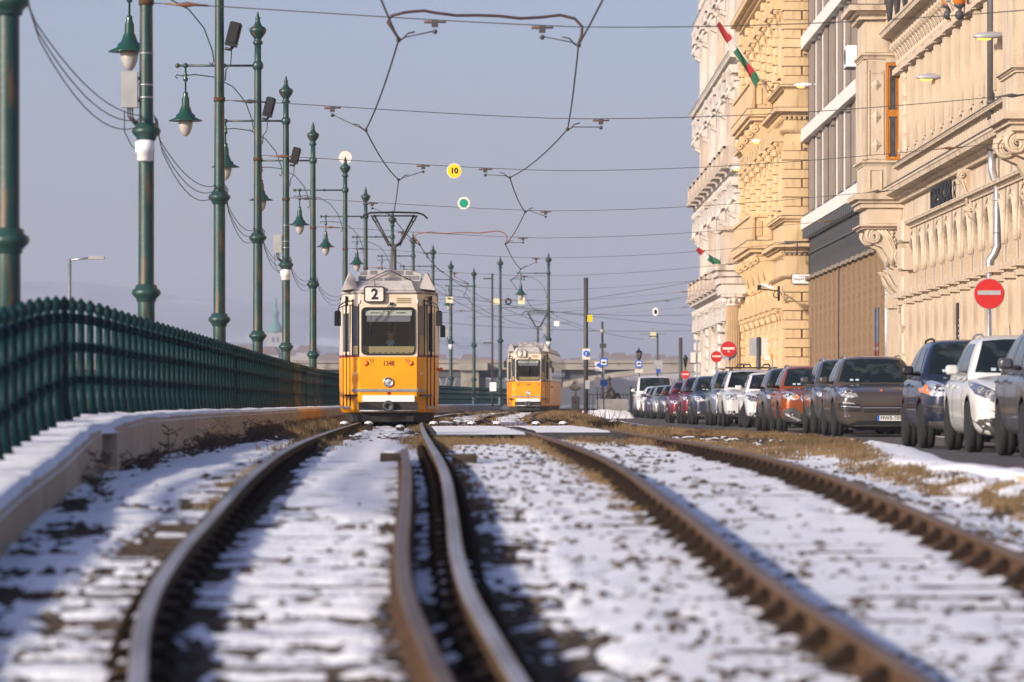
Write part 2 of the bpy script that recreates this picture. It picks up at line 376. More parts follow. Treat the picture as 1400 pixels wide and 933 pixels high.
# ---------------------------------------------------------------- tram tracks
RP = [(-.065, -.14), (.065, -.14), (.065, -.125), (.012, -.105), (.012, -.045), (.036, -.03), (.036, -.006), (.028, 0), (-.028, 0), (-.036, -.006), (-.036, -.03), (-.012, -.045), (-.012, -.105), (-.065, -.125)]
def rail(parent, fx, y0, y1, dz=0, name='rail', top='railtop'):
    yy = [y0]
    while yy[-1] < y1: yy.append(yy[-1] + max(.4, yy[-1] / 60))
    q = MB(); rings = [[Vector((float(fx(y)) + a, y, CZ + float(zr(y)) + b + dz)) for a, b in RP] for y in yy]
    q.loft(rings, smooth=False)
    n = len(RP); me = q.mesh(name, [M['rust'], M[top]])
    for p in me.polygons:
        if p.normal.z > .35 and max(abs(me.vertices[i].co.z - CZ - float(zr(me.vertices[i].co.y)) - dz) for i in p.vertices) < .0075: p.material_index = 1
    return place(name, me, parent)
trackL = thing('tram_track', 'left hand tram track with bright worn rails and a check rail, under the nearer tram', 'tram track', group='tram tracks')
trackR = thing('tram_track', 'right hand tram track with rusty brown rails on rail clips, nearer the parked cars', 'tram track', group='tram tracks')
for s in (-1, 1): rail(trackL, lambda y, s=s: XL(y) + s * G2, 11.5, 326)
for s in (-1, 1): rail(trackR, lambda y, s=s: XR(y) + s * G2, 11.5, 326, top='railtop2')
rail(trackL, lambda y: XL(y) + G2 - .285, 11.5, 42.5, .004, 'check_rail', 'railtop2')
slm = []
for k in range(3):
    q = MB(); q.cbox(-1.2, 1.2, -.12, .12, -.3, 0, .02); slm.append(q.mesh('sleeper', M['sleeper']))
clip = MB(); clip.box(-.15, .15, -.09, .09, -.03, .0); 
for s in (-1, 1): clip.tube([(s*.13, -.05, .0), (s*.1, -.05, .05), (s*.05, .0, .045), (s*.09, .05, .04), (s*.13, .05, 0)], .018, 5)
clip = clip.mesh('rail_clip', M['clip'])
hang = MB()
hang.prism([(-.085, -.03), (.085, -.03), (.06, .09), (-.06, .09)], -.045, .045, 'x')
for s in (-1, 1): hang.add([(s*.19, -.07, -.035), (s*.19, .07, -.035), (s*.03, .07, -.035), (s*.03, -.07, -.035), (s*.035, -.07, .085), (s*.035, .07, .085)], [(0,1,2,3), (0,4,5,1), (0,3,4), (1,5,2), (3,2,5,4)])
hang.box(-.17, .17, -.08, .08, -.05, -.015)
hang = hang.mesh('rail_clip', M['clip'])
y = 13.0; k = 0
while y < 64:
    for tr, fx, cm in ((trackL, XL, clip), (trackR, XR, hang)):
        h = (float(fx(y+.5)) - float(fx(y-.5)))
        o = place('sleeper', slm[k % 3], tr, (float(fx(y)), y, CZ + float(zr(y)) - .135), -math.atan(h))
        if y < 56:
            for s in (-1, 1):
                place('rail_clip', cm, tr, (float(fx(y)) + s * G2, y, CZ + float(zr(y)) - .128), -math.atan(h))
    y += .7; k += 1

# stones
def scatter_mesh(name, items, m, kind='stuff'):
    V = []; F = []
    for vs, fs in items:
        o = len(V); V += vs; F += [tuple(i + o for i in f) for f in fs]
    me = bpy.data.meshes.new(name); me.from_pydata(V, [], F); me.materials.append(m); me.update()
    o = bpy.data.objects.new(name, me); COL.objects.link(o); o['kind'] = kind; return o
ico = bmesh.new(); bmesh.ops.create_icosphere(ico, subdivisions=1, radius=1); icv = [v.co.copy() for v in ico.verts]; icf = [tuple(v.index for v in f.verts) for f in ico.faces]; ico.free()
def stone(x, y, z, r):
    a = random.random() * 6.28; c, s = math.cos(a), math.sin(a); e = (random.uniform(.8, 1.6), random.uniform(.6, 1.1), random.uniform(.4, .8))
    vs = []
    for v in icv:
        j = random.uniform(.75, 1.2) * r; X, Y_, Z_ = v.x*e[0]*j, v.y*e[1]*j, v.z*e[2]*j
        vs.append((x + X*c - Y_*s, y + X*s + Y_*c, z + Z_))
    return vs, icf
items = []
flat = COVER[2]
cand = np.argwhere((flat < .004) & (COVER[1] < 75)); np.random.RandomState(2).shuffle(cand)
for i, j in cand[:5200]:
    x, y = XX[i, j], YY[i, j]; r = random.uniform(.012, .04) * (1.3 if random.random() < .1 else 1)
    items.append(stone(x + random.uniform(-.03, .03), y + random.uniform(-.05, .05), dirtz[i, j] + CZ + r*.25, r))
for _ in range(1900):                         # loose pieces lying on the snow of the right track and verge
    y = 17 + 40 * random.random() ** 1.6
    x = float(XR(y)) + random.choice([random.gauss(-.15, .3), random.gauss(-.9, .3), random.gauss(1.3, .35), random.gauss(-1.6, .5)]); r = random.uniform(.01, .035)
    items.append(stone(x, y, CZ + float(ground_rel(np.array(x), np.array(y))) + .03, r))
scatter_mesh('ballast_stones', items, M['stone'])

# dry grass and weeds
def tuft(items, x, y, z, n, h, spread, lean=.5):
    for _ in range(n):
        a = random.random() * 6.28; r = random.random() * spread; bx, by = x + r*math.cos(a), y + r*math.sin(a)
        L = h * random.uniform(.5, 1.2); la = random.random() * 6.28; ln = L * lean * random.random(); w_ = .0022 + .002 * random.random()
        w_ *= 1 + y / 70
        tx, ty = bx + ln*math.cos(la), by + ln*math.sin(la); mx, my = bx + ln*.3*math.cos(la), by + ln*.3*math.sin(la)
        items.append(([(bx-w_, by, z), (bx+w_, by, z), (mx+w_*.8, my, z+L*.6), (mx-w_*.8, my, z+L*.6), (tx, ty, z+L*.97)], [(0, 1, 2, 3), (3, 2, 4)]))
def gz(x, y): return CZ + float(ground_rel(np.array(float(x)), np.array(float(y))))
items = []
for _ in range(1150):                          # along and between the far rails
    y = random.uniform(50, 66) if random.random() < .25 else random.uniform(80, 250); fx = random.choice([XL, XL, XR, XR])
    x = float(fx(y)) + random.choice([-1, 1]) * G2 + random.gauss(0, .16) if random.random() < .5 else float(XR(y)) + 1.1 + random.random() * max(.2, kerbX(y) - .5 - XR(y) - 1.1)
    if 66 < y < 83 and x < XR(y) + G2: continue
    if abs(x - XL(y)) < .5 and y > 98: continue
    tuft(items, x, y, gz(x, y) - .01, 36, random.uniform(.06, .17) * (1.15 if y > 90 and x > XR(y) + 1 else .8), .22)
for _ in range(420):
    y = random.uniform(70, 140); x = lerp(float(copFX(y)) + .1, float(XL(y)) - 1.0, random.random() ** 1.5)
    tuft(items, x, y, gz(x, y) - .01, 26, random.uniform(.1, .24), .25)
for _ in range(520):                           # foot of the kerb
    y = random.uniform(28, 100); x = float(kerbX(y)) - random.uniform(.3, .75)
    tuft(items, x, y, gz(x, y) - .02, 46, random.uniform(.05, .115), .16, .6)
for _ in range(520):                           # at the rails of both tracks nearer by
    y = random.uniform(29, 56); fx = random.choice([XR, XR, XL]); s = random.choice([-1, 1])
    x = float(fx(y)) + s * (G2 + random.uniform(.05, .22)); tuft(items, x, y, gz(x, y) - .01, 30, random.uniform(.04, .09), .14)
for _ in range(260):                           # before the crossing
    y = random.uniform(56, 62.3); x = random.choice([random.uniform(-1.0, .3), random.uniform(.4, 2.6), random.gauss(-.95, .2)])
    tuft(items, x, y, gz(x, y) - .01, 34, random.uniform(.05, .11), .2)
scatter_mesh('dry_grass', items, M['grass'])
items = []
for _ in range(150):                           # dark weeds at the wall foot and on the kerb
    y = random.choice([random.uniform(30, 100), random.uniform(40, 75)]); x = float(copFX(y)) + random.uniform(.05, .5)
    if random.random() < .35: continue
    z = gz(x, y); H = random.uniform(.1, .42) if random.random() < .3 else random.uniform(.06, .2)
    for b in range(random.randint(2, 5)):
        dx, dy = random.gauss(0, .07), random.gauss(0, .1); w_ = .004
        items.append(([(x-w_, y, z), (x+w_, y, z), (x+dx+w_*.5, y+dy, z+H), (x+dx-w_*.5, y+dy, z+H)], [(0, 1, 2, 3)]))
        for t_ in range(5):
            f = random.uniform(.35, 1); px_, pz_ = x + dx*f, z + H*f; a = random.uniform(-1, 1) * .09; hh = random.uniform(.01, .06)
            items.append(([(px_, y+dy*f, pz_-.006), (px_, y+dy*f, pz_+.006), (px_+a, y+dy*f, pz_+hh+.008), (px_+a, y+dy*f, pz_+hh-.004)], [(0, 1, 2, 3)]))
for _ in range(60):
    y = random.uniform(90, 230); x = float(kerbX(y)) - random.uniform(.1, 1.2); z = gz(x, y); H = random.uniform(.2, .45); dx = random.gauss(0, .1); w_ = .01
    items.append(([(x-w_, y, z), (x+w_, y, z), (x+dx+w_*.5, y, z+H), (x+dx-w_*.5, y, z+H)], [(0, 1, 2, 3)]))
scatter_mesh('dead_weeds', items, M['weed'])

# crossing: snowy panels between the rails, snow capped blocks in a row, timber baulks at the check rail
M['rubberpanel'] = mat('black crossing rubber', (.02, .02, .02), (.04, .038, .036), sc=8, rough=.8, bump=.6)
def crossing(x0, x1, label, y0s):
    r = thing('rail_crossing', label, 'rail crossing', (0, 0, 0), group='snowy crossing panels')
    q = MB(); P4 = []
    ya, yb = 62.5, 83.0
    for z in (-.2, -.012): P4 += [(x0(ya), ya, CZ + float(zr(ya)) + z), (x1(ya), ya, CZ + float(zr(ya)) + z), (x1(yb), yb, CZ + float(zr(yb)) + z), (x0(yb), yb, CZ + float(zr(yb)) + z)]
    q.add(P4, [(3,2,1,0),(4,5,6,7),(0,1,5,4),(1,2,6,5),(2,3,7,6),(3,0,4,7)]); q.build('slab', M['rubberpanel'], r)
    yv = np.linspace(y0s, 82.6, 60); t = np.linspace(0, 1, 16); a = np.array([x0(v) for v in yv]); b = np.array([x1(v) for v in yv])
    X = a[:, None] + .05 + (b - a - .1)[:, None] * t; Y = np.repeat(yv[:, None], 16, 1); n = fbm(X * 3, Y * .5, 3)
    Z = zr(Y) + .012 + .02 * n - .05 * np.clip((n * 1.2 + y0s + 1 - Y) / 1.5, 0, 1.2)
    o = grid_object('snow_cover', X, Y, Z + CZ, [M['snow']]); o.parent = r
crossing(lambda y: float(XL(y)) + G2 + .12, lambda y: float(XR(y)) - G2 - .06, 'flat snow covered crossing panel between the two tram tracks near the yellow tram', 62.4)
crossing(lambda y: float(XR(y)) - G2 + .1, lambda y: float(XR(y)) + G2 - .1, 'flat snow covered crossing panel between the rails of the right hand track', 66.5)
where = ['left of the left rail', 'just inside the left rail', 'in the middle of the left track', 'just right of the nearer tram', 'between the two tracks', 'just left of the right track', 'between the rails of the right track', 'right of the right track']
for i, (px, py) in enumerate([(471, 581), (504, 579), (547, 580), (593, 579), (645, 579.5), (680, 580), (733, 580), (770, 580)]):
    Y = 85.0; c = P(px, 583.5, Y); r = thing('crossing_block', 'small dark block with a rounded snow cap, ' + where[i], 'block', (c.x, Y, CZ + float(zr(Y)) - .1), group='snow capped blocks across the tracks')
    h = .2 if i != 2 else .13
    q = MB(); q.cbox(-.075, .075, -.12, .12, 0, h - .05, .02); q.build('block', M['sleeper'], r)
    q = MB(); q.sphere((0, 0, h - .05), 1, 8, (.085, .13, .042)); q.build('snow_cap', M['snow'], r)
for (x, Y, wd, lab, sn) in ((-1.18, 43.2, .22, 'dark timber baulk with snow on top at the end of the check rail', 1), (-.46, 42.6, .24, 'bare dark timber baulk just right of the left track', 0)):
    r = thing('timber_baulk', lab, 'timber', (x, Y, CZ + float(zr(Y)) - .17), group='timber baulks')
    q = MB()
    for j in range(3): q.cbox(-wd/2, wd/2, -.3 + j*.2, -.12 + j*.2, 0, .13 - .005*j, .012)
    q.build('timber', M['sleeper'], r)
    if sn: q = MB(); q.sphere((0, .1, .13), 1, 8, (.11, .22, .03)); q.build('snow_cap', M['snow'], r)

# ---------------------------------------------------------------- wall and fence
wall = thing('retaining_wall', 'low weathered concrete coping wall below the teal fence, snow lying along its top', 'wall')
yk = 15.0
while yk < 300:
    jog = .0 if yk > 40 or yk < 20 else -.12 * 0
    Ln = 2.4 if yk > 40 else 2.5
    y1 = yk + Ln - .025; q = MB(); vs = []
    off = 0.13 if yk >= 39.9 and yk < 44 else (.0 if yk < 40 else .05 * 0)
    for yv_ in (yk, y1):
        xf, xb, zt = float(copFX(yv_)) + off, float(fenceX(yv_)) - .35, CZ + float(copZ(yv_)); zb = zt - .40
        vs += [(xf, yv_, zb), (xf, yv_, zt - .03), (xf - .03, yv_, zt), (xb, yv_, zt), (xb, yv_, zb)]
    q.add(vs, [(0,1,2,3,4), (9,8,7,6,5), (0,5,6,1), (1,6,7,2), (2,7,8,3), (4,9,5,0)[::-1]]); q.build('coping_stone', M['concrete'], wall)
    yk += Ln
q = MB(); yy = np.arange(15, 300, 3.0)
q.loft([[Vector((float(copFX(v)) - .05, v, CZ + float(copZ(v)) - .40)), Vector((float(copFX(v)) - .05, v, CZ - 2.2)), Vector((float(copFX(v)) - .6, v, CZ - 2.2)), Vector((float(copFX(v)) - .6, v, CZ + float(copZ(v)) - .40))] for v in yy], smooth=False)
q.build('footing', M['stonewall'], wall)
yv = np.concatenate([np.arange(15, 60, .25), np.arange(60, 300, .8)]); t = np.linspace(0, 1, 16)
a = copFX(yv) + .005 + .13 * ((yv > 39.9) & (yv < 44.6)); b = fenceX(yv) - .3
X = a[:, None] + (b - a)[:, None] * t; Y = np.repeat(yv[:, None], 16, 1)
edge = np.minimum(t / .09, 1) ** .6
Z = copZ(Y) - .015 + (.045 + .05 * (fbm(X * 3, Y * 1.2, 3) + .2)) * edge[None] - .035 * (t < .01)[None]
o = grid_object('wall_snow', X, Y, Z + CZ, [M['snow']]); o['kind'] = 'stuff'
fence = thing('iron_fence', 'long teal iron railing of ball topped posts and three rails along the river wall', 'fence')
pr = [(.085, 0), (.085, .05), (.068, .08), (.066, .15), (.052, .19), (.046, .29), (.058, .305), (.068, .35), (.058, .395), (.044, .41), (.041, .62), (.056, .635), (.066, .675), (.056, .715), (.040, .73), (.038, .90), (.056, .92), (.066, .955), (.056, .985), (.036, 1.0), (.032, 1.02), (.052, 1.045), (.06, 1.08), (.052, 1.11), (.026, 1.135), (.018, 1.15), (.001, 1.16)]
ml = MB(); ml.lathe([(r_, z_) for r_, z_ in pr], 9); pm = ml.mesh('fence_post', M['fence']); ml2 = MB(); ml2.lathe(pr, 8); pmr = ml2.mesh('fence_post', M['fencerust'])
y = 26.0
posts = []
while y < 318:
    d = (float(fenceX(y+.5)) - float(fenceX(y-.5))); y += 1.16 / math.sqrt(1 + d*d); posts.append(y)
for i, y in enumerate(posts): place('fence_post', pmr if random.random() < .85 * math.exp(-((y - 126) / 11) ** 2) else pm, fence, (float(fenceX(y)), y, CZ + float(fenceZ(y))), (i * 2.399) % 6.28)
def frail(h, r, y0, y1, m):
    q = MB(); yy = [y for y in posts if y0 <= y <= y1]
    q.tube([(float(fenceX(y)), y, CZ + float(fenceZ(y)) + h) for y in yy], r, 8); return q.build('fence_rail', m, fence)
for h, r in ((.35, .04), (.675, .04), (.955, .048)):
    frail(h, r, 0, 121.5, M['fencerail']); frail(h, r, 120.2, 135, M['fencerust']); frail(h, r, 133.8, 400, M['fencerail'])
# ---------------------------------------------------------------- tram poles with lamps
PB = -.2
def lathe_mesh(name, prof, m, n=14):
    q = MB(); q.lathe(prof, n); return q.mesh(name, m)
pm_shaft = lathe_mesh('pole_shaft', [(.118, PB), (.116, 1.40), (.108, 1.6), (.106, 3.55), (.098, 3.85), (.088, 5.5), (.080, 7.5), (.072, 8.1)], M['pole'], 18)
pm_base = lathe_mesh('pole_base', [(.2, PB), (.2, PB + .1), (.16, PB + .16), (.15, PB + .5), (.12, PB + .56)], M['pole'], 16)
pm_collar = lathe_mesh('collar', [(.112, -.13), (.135, -.115), (.135, -.085), (.15, -.07), (.19, -.03), (.2, .0), (.19, .035), (.15, .06), (.145, .1), (.112, .115)], M['pole'], 18)
pm_ring = lathe_mesh('arm_collar', [(.08, -.1), (.1, -.08), (.125, -.03), (.125, .03), (.1, .08), (.08, .1)], M['pole'], 14)
pm_fin = lathe_mesh('finial', [(.075, 8.02), (.11, 8.05), (.115, 8.09), (.08, 8.12), (.085, 8.17), (.15, 8.25), (.19, 8.33), (.195, 8.37), (.17, 8.41), (.09, 8.46), (.055, 8.55), (.05, 8.6), (.065, 8.63), (.03, 8.67), (.028, 8.72), (.001, 8.78)], M['pole'], 14)
pm_band = lathe_mesh('wire_band', [(.098, 5.42), (.104, 5.42), (.104, 5.5), (.098, 5.5)], M['rust'], 12)
q = MB(); q.tube([(0, 0, 7.56), (-1.78, 0, 7.56)], .026, 8); q.sphere((-1.8, 0, 7.56), .055, 8); q.sphere((-1.62, 0, 7.56), .06, 8); q.sphere((-.75, 0, 7.56), .05, 8); pm_arm = q.mesh('lamp_arm', M['pole'])
q = MB(); q.tube([(-1.8, 0, 7.36), (-1.72, 0, 7.33), (-1.4, 0, 7.36), (-.95, 0, 7.3), (-.55, 0, 7.08), (-.28, 0, 6.75), (-.13, 0, 6.35), (-.1, 0, 6.15), (-.14, 0, 6.08), (-.18, 0, 6.13)], .013, 6); q.tube([(-1.8, 0, 7.36), (-1.85, 0, 7.31), (-1.8, 0, 7.27)], .013, 6); pm_brace = q.mesh('arm_brace', M['pole'])
q = MB(); q.lathe([(.02, 6.95), (.02, 7.2), (.05, 7.22), (.06, 7.27), (.03, 7.31), (.05, 7.35), (.03, 7.4), (.02, 7.5)], 10, (-1.62, 0, 0)); pm_hanger = q.mesh('lamp_hanger', M['lampgreen'])
q = MB(); q.lathe([(.045, 6.97), (.06, 6.93), (.055, 6.88), (.085, 6.82), (.09, 6.66), (.12, 6.6), (.15, 6.5), (.21, 6.46), (.225, 6.4), (.38, 6.33), (.38, 6.315), (.2, 6.34)][::-1], 18, (-1.62, 0, 0)); pm_shade = q.mesh('lamp_shade', M['lampgreen'])
q = MB(); q.lathe([(.001, 5.97), (.05, 5.985), (.12, 6.08), (.155, 6.2), (.165, 6.33)], 16, (-1.62, 0, 0)); pm_globe = q.mesh('lamp_globe', M['globe'])
q = MB(); M1 = Matrix.Translation((.26, -.05, 6.63)) @ Matrix.Rotation(R(14), 4, 'Y'); q.cbox(-.11, .11, -.1, .1, -.22, .22, .03, M1); q.box(-.07, .07, -.14, -.1, -.16, .2, M1); q.tube([(.1, 0, 6.38), (.2, 0, 6.36), (.25, 0, 6.42)], .03, 6); pm_flood = q.mesh('floodlight', M['black'])
q = MB(); q.tube([(.22, 0, 6.35), (.2, 0, 6.1), (.12, 0, 6.0), (.1, 0, 5.8)], .012, 5); pm_floodc = q.mesh('floodlight_cable', M['wire'])
q = MB(); q.cbox(-.335, -.115, -.09, .07, 4.02, 4.52, .02); q.box(-.14, -.09, -.02, .02, 4.1, 4.14); q.box(-.14, -.09, -.02, .02, 4.4, 4.44); pm_box = q.mesh('junction_box', M['grey'])
q = MB()
for a in (-.25, -.22, -.19): q.tube([(a, 0, 4.02), (a, 0, 3.9), (a * .6, 0, 3.78), (-.12, 0, 3.85)], .012, 5)
q.tube([(-.3, 0, 3.98), (-.3, 0, 3.7), (-.2, 0, 3.5), (-.1, 0, 3.42)], .009, 5); pm_boxc = q.mesh('box_cable', M['wire'])
q = MB(); q.lathe([(.06, 3.28), (.11, 3.3), (.11, 3.4), (.135, 3.41), (.135, 3.55), (.1, 3.57), (.06, 3.58)], 14, (-.01, -.09, 0)); pm_sensor = q.mesh('sensor_housing', M['white'])
q = MB()
for h in (4.15, 4.32, 4.75): q.lathe([(.1, h), (.104, h), (.104, h + .02), (.1, h + .02)], 12)
pm_strap = q.mesh('steel_strap', M['zinc'])
poles = [(11, 40.5, ''), (200, 59.8, 'bs'), (300, 79, 'f'), (352.5, 98.4, 'f'), (391, 117.7, 'fbs'), (428, 137, ''), (472, 156, 'd'), (500, 178, ''), (536.5, 200, ''), (565, 226, ''), (592, 243, ''), (616.5, 269, 'bs'), (648, 284, ''), (684, 262, 'n'), (750, 256, 'bs')]
lab = ['nearest green lamp pole at the left edge, cut off by the frame', 'thick green pole with a grey junction box and white sensor above the fence', 'green pole with black floodlight and a white band low on its rusty shaft', 'green finial pole with tilted black floodlight, right of the rust streaked pole',
       'green finial pole with floodlight, pale box and white sensor', 'green finial pole standing just left of the nearer tram', 'green pole topped with a white disc behind the nearer tram', 'green pole rising left of the raised pantograph', 'green pole rising directly behind the pantograph', 'green pole top just right of the pantograph',
       'green pole peeping over the right shoulder of the nearer tram', 'green pole with white sensor and yellow square sign between the trams', 'slim green pole with a hanging lamp between the trams', 'plain thick green pole left of the far tram', 'green pole with a lamp on its left arm directly behind the far tram']
POLE = []
for (px, Y, fl), lb in zip(poles, lab):
    X = PX(px, Y); r = thing('tram_pole', lb, 'lamp pole', (X, Y, CZ), group='green tram poles with lamps along the river wall')
    place('pole_shaft', pm_shaft, r); place('pole_base', pm_base, r)
    for h in (1.5, 3.7): place('collar', pm_collar, r, (0, 0, h))
    place('finial', pm_fin, r); place('wire_band', pm_band, r)
    if 'n' not in fl:
        place('arm_collar', pm_ring, r, (0, 0, 7.56)); place('lamp_arm', pm_arm, r); place('arm_brace', pm_brace, r)
        sh = place('lamp_shade', pm_shade, r); place('lamp_hanger', pm_hanger, r); place('lamp_globe', pm_globe, sh)
    if 'f' in fl: o = place('floodlight', pm_flood, r); place('floodlight_cable', pm_floodc, o)
    if 'b' in fl: o = place('junction_box', pm_box, r); place('box_cable', pm_boxc, o); place('steel_strap', pm_strap, r)
    if 's' in fl: place('sensor_housing', pm_sensor, r)
    if 'd' in fl: q = MB(); q.lathe([(.235, -.012), (.235, .012)], 24, (0, 0, 8.72), Matrix.Rotation(R(90), 3, 'X'), False); q.build('disc_sign', M['offwhite'], r)
    POLE.append((X, Y))
q = MB(); q.tube([(-.11, -.0, .92), (0, -.12, .95), (.11, -.0, 1.0)], .012, 5)
q.build('white_band', M['white'], [o for o in SC.objects if o.name == 'tram_pole.002'][0])
# sagging cables between the poles
for i in range(0, 14):
    (x0, y0), (x1, y1) = POLE[i], POLE[i+1]
    if i == 12: continue
    if i == 13: (x0, y0) = POLE[12]
    for k, sg in enumerate((.34, .46, .58)):
        if i > 6 and k == 2: continue
        q = MB(); n = 14
        q.tube([(lerp(x0, x1, t) + (.11 if t < .5 else -.1) * (1 - min(1, 8 * min(t, 1 - t))) + .02*k, lerp(y0, y1, t), CZ + 3.92 - .03*k - sg * 4*t*(1-t)) for t in [j / n for j in range(n+1)]], .0075, 5)
        tag(q.build('sagging_cable', M['wire']), ['upper', 'middle', 'lowest'][k] + ' of the black cables looping between ' + ['the two nearest poles', 'the junction box pole and the rust streaked pole', 'the rust streaked pole and the first finial pole', 'the first two finial poles', 'the second and third finial poles', 'the third finial pole and the disc pole', 'the disc pole and the next pole', 'two poles behind the nearer tram', 'the pantograph pole and its right neighbour', 'two pole tops over the nearer tram', 'the tram shoulder pole and the sensor pole', 'the sensor pole and the slim lamp pole', '', 'the slim pole and the far tram pole'][i], 'cable', 'black cables looping from pole to pole')

# ---------------------------------------------------------------- overhead line
WZ = 5.02
nodes = [   # span depth, pixel of the left and right contact wire, height of the span wire at pole, middle and right
    (38, None, None, 5.45), (59.8, (545, 55), (791, 62), 5.45), (79, (500, 178), (776, 177), 5.45), (98.4, (545, 246), (697, 243), 5.55), (117.7, (537, 296), (718, 290), 5.5), (137, (574, 335), (691, 334), 5.5),
    (156, (605, 372), (712, 368), 5.5), (178, (640, 388), (698, 383), 5.5), (200, None, None, 5.5), (226, None, None, 5.6), (250, None, None, 5.7), (275, None, None, 5.8)]
pts = {'L': [(-1.2, 25, CZ + 5.25), (-1.75, 38, CZ + 5.2)], 'R': [(1.9, 25, CZ + 5.3), (1.55, 38, CZ + 5.2)]}
for Y, a, b, h in nodes:
    if a: pts['L'].append(tuple(P(*a, Y))); pts['R'].append(tuple(P(*b, Y)))
for Y in (200, 226, 250, 275, 300): pts['L'].append((float(XL(Y)) + .2, Y, CZ + 4.9)); pts['R'].append((float(XR(Y)), Y, CZ + 4.9))
def wavy(p, n=6):
    out = []
    for a, b in zip(p, p[1:]):
        a, b = Vector(a), Vector(b)
        for k in range(n): t = k / n; v = a.lerp(b, t); v.z -= .10 * 4*t*(1-t); out.append(v)
    return out + [Vector(p[-1])]
for s, nm in (('L', 'left'), ('R', 'right')):
    q = MB(); q.tube(wavy(pts[s]), .013, 6); tag(q.build('contact_wire', M['wire']), f'dark zigzag contact wire hung above the {nm} track', 'wire', 'tram contact wires')
def ins(q, c, d=1):
    x, y, z = c; M_ = Matrix.Rotation(R(90), 3, 'Y')
    q.lathe([(.014, -.15), (.024, -.13), (.014, -.11), (.026, -.08), (.014, -.05), (.026, -.02), (.014, .05), (.014, .15)], 8, c, M_)
ilabels = ['above the upper picture edge, nearest of the spans', 'top span wire carrying the thick brown feeder loop', 'span wire with two wide set insulators below the feeder loop', 'span wire carrying the yellow disc marked 10', 'span wire carrying the green disc', 'span wire with the thin orange feeder loop behind the nearer tram', 'span wire just above the far pantograph', 'span wire behind the far pantograph, lower of the faint ones', 'faint span wire level with the far tram pole tops', 'faint span wire over the far cars', 'faint span wire near the dark post top', 'farthest faint span wire above the bridge']
feederY = {}
for i, (Y, a, b, h) in enumerate(nodes):
    if i == 0: continue
    x0 = float(np.interp(Y, [p[1] for p in POLE[:12]], [p[0] for p in POLE[:12]])); x1 = 12.0 if Y < 178 else 11.04 if Y < 255 else 13
    zz = lambda x: CZ + h + .35 * max(0, (x - 1)) / 11 - .38 * math.sin(math.pi * (x - x0) / (x1 - x0)) ** 1.2
    r = thing('span_wire', ilabels[i] if i > 1 else ilabels[1], 'span wire', (0, Y, 0), group='cross span wires from pole to facade')
    q = MB(); q.tube([(x, 0, zz(x)) for x in np.linspace(x0, x1, 24)], .0075, 5); q.build('steel_wire', M['wire'], r)
    if a:
        xa, xb = P(*a, Y).x, P(*b, Y).x; q = MB(); qi = MB()
        for xn, sg, pt in ((xa, -1, P(*a, Y)), (xb, 1, P(*b, Y))):
            out = {1: -1, 3: -1}.get(i, 1) * sg; off = .55 if i != 2 else .6
            cx = xn + out * off * (1 if i != 1 else .9); zc = zz(cx) - .03
            ins(qi, (cx, 0, zc), 1); q.box(cx - .045, cx + .045, -.025, .025, zc - .07, zc + .03)
            q.sphere((cx, 0, zc - .13), .035, 6)
            q.tube([(cx, 0, zc - .12), (xn + out*.1, 0, pt.z + .04), (xn, 0, pt.z)], .009, 5); q.sphere((xn, 0, pt.z), .035, 6)
            q.tube([(xn + out*.22, 0, pt.z + .11), (xn + out*.13, -.02, pt.z + .09), (xn + out*.04, 0, pt.z)], .012, 5)
        qi.build('insulator', M['ins'], r); q.build('pull_off', M['wire'], r)
    # turnbuckles by pole and facade
    for xx in (x0 + .55, x1 - (3.0 if i == 2 else 2.2)):
        q = MB(); q.tube([(xx - .3, 0, zz(xx - .3)), (xx - .1, 0, zz(xx)), (xx, 0, zz(xx)), (xx + .1, 0, zz(xx)), (xx + .3, 0, zz(xx + .3))], [.012, .02, .04, .02, .012], 6)
        q.build('turnbuckle', M['ins'] if i % 2 else M['wire'], r)
    if i in (1, 5):
        fa, fb = P(*a, Y), P(*b, Y); f = [(0, 0), (-.12, .16), (-.1, .28), (.12, .36), (.32, .40)]
        pt = [(fa.x + dx, 0, fa.z + dz) for dx, dz in ([(0, .02), (-.07, .13), (-.15, .24), (-.1, .33), (.1, .38), (.35, .40), (.5, .37)])]
        pt += [(lerp(fa.x + .5, fb.x - .5, t), 0, lerp(fa.z, fb.z, t) + .36 - .012 * math.sin(t * 9)) for t in (.2, .4, .6, .8)]
        pt += [(fb.x + dx, 0, fb.z + dz) for dx, dz in ([(-.5, .38), (-.25, .41), (-.05, .36), (.05, .25), (.04, .12), (0, .02)])]
        q = MB(); q.tube(pt, .02 if i == 1 else .016, 6); q.build('feeder_cable', M['copper'] if i == 5 else mat('brown feeder', (.05, .024, .022), rough=.6), r)
    if i in (3, 4):
        c = P(621, 234, Y) if i == 3 else P(634, 278, Y); name, lb = (('wire_sign', 'yellow disc marked 10 hanging from a span wire over the tracks') if i == 3 else ('wire_sign', 'white ringed green disc hanging from the span wire below the yellow one'))
        t = thing(name, lb, 'sign', (c.x, Y, c.z), group='round signs hung over the tracks')
        RX = Matrix.Rotation(R(90), 3, 'X')
        q = MB(); q.lathe([(.17, -.006), (.17, .006)], 28, (0, 0, 0), RX, False); q.build('disc', M['offwhite'], t)
        q = MB(); q.lathe([(.152 if i == 3 else .115, -.003), (.152 if i == 3 else .115, .003)], 28, (0, -.009, 0), RX, False); q.build('face', M['yellow'] if i == 3 else M['signgreen'], t)
        q = MB(); q.tube([(0, 0, .15), (0, 0, zz(c.x) - c.z)], .006, 5); q.build('hook', M['wire'], t)
        if i == 3: text('10', .17, M['black'], t, (0, -.016, 0), .003, .006)
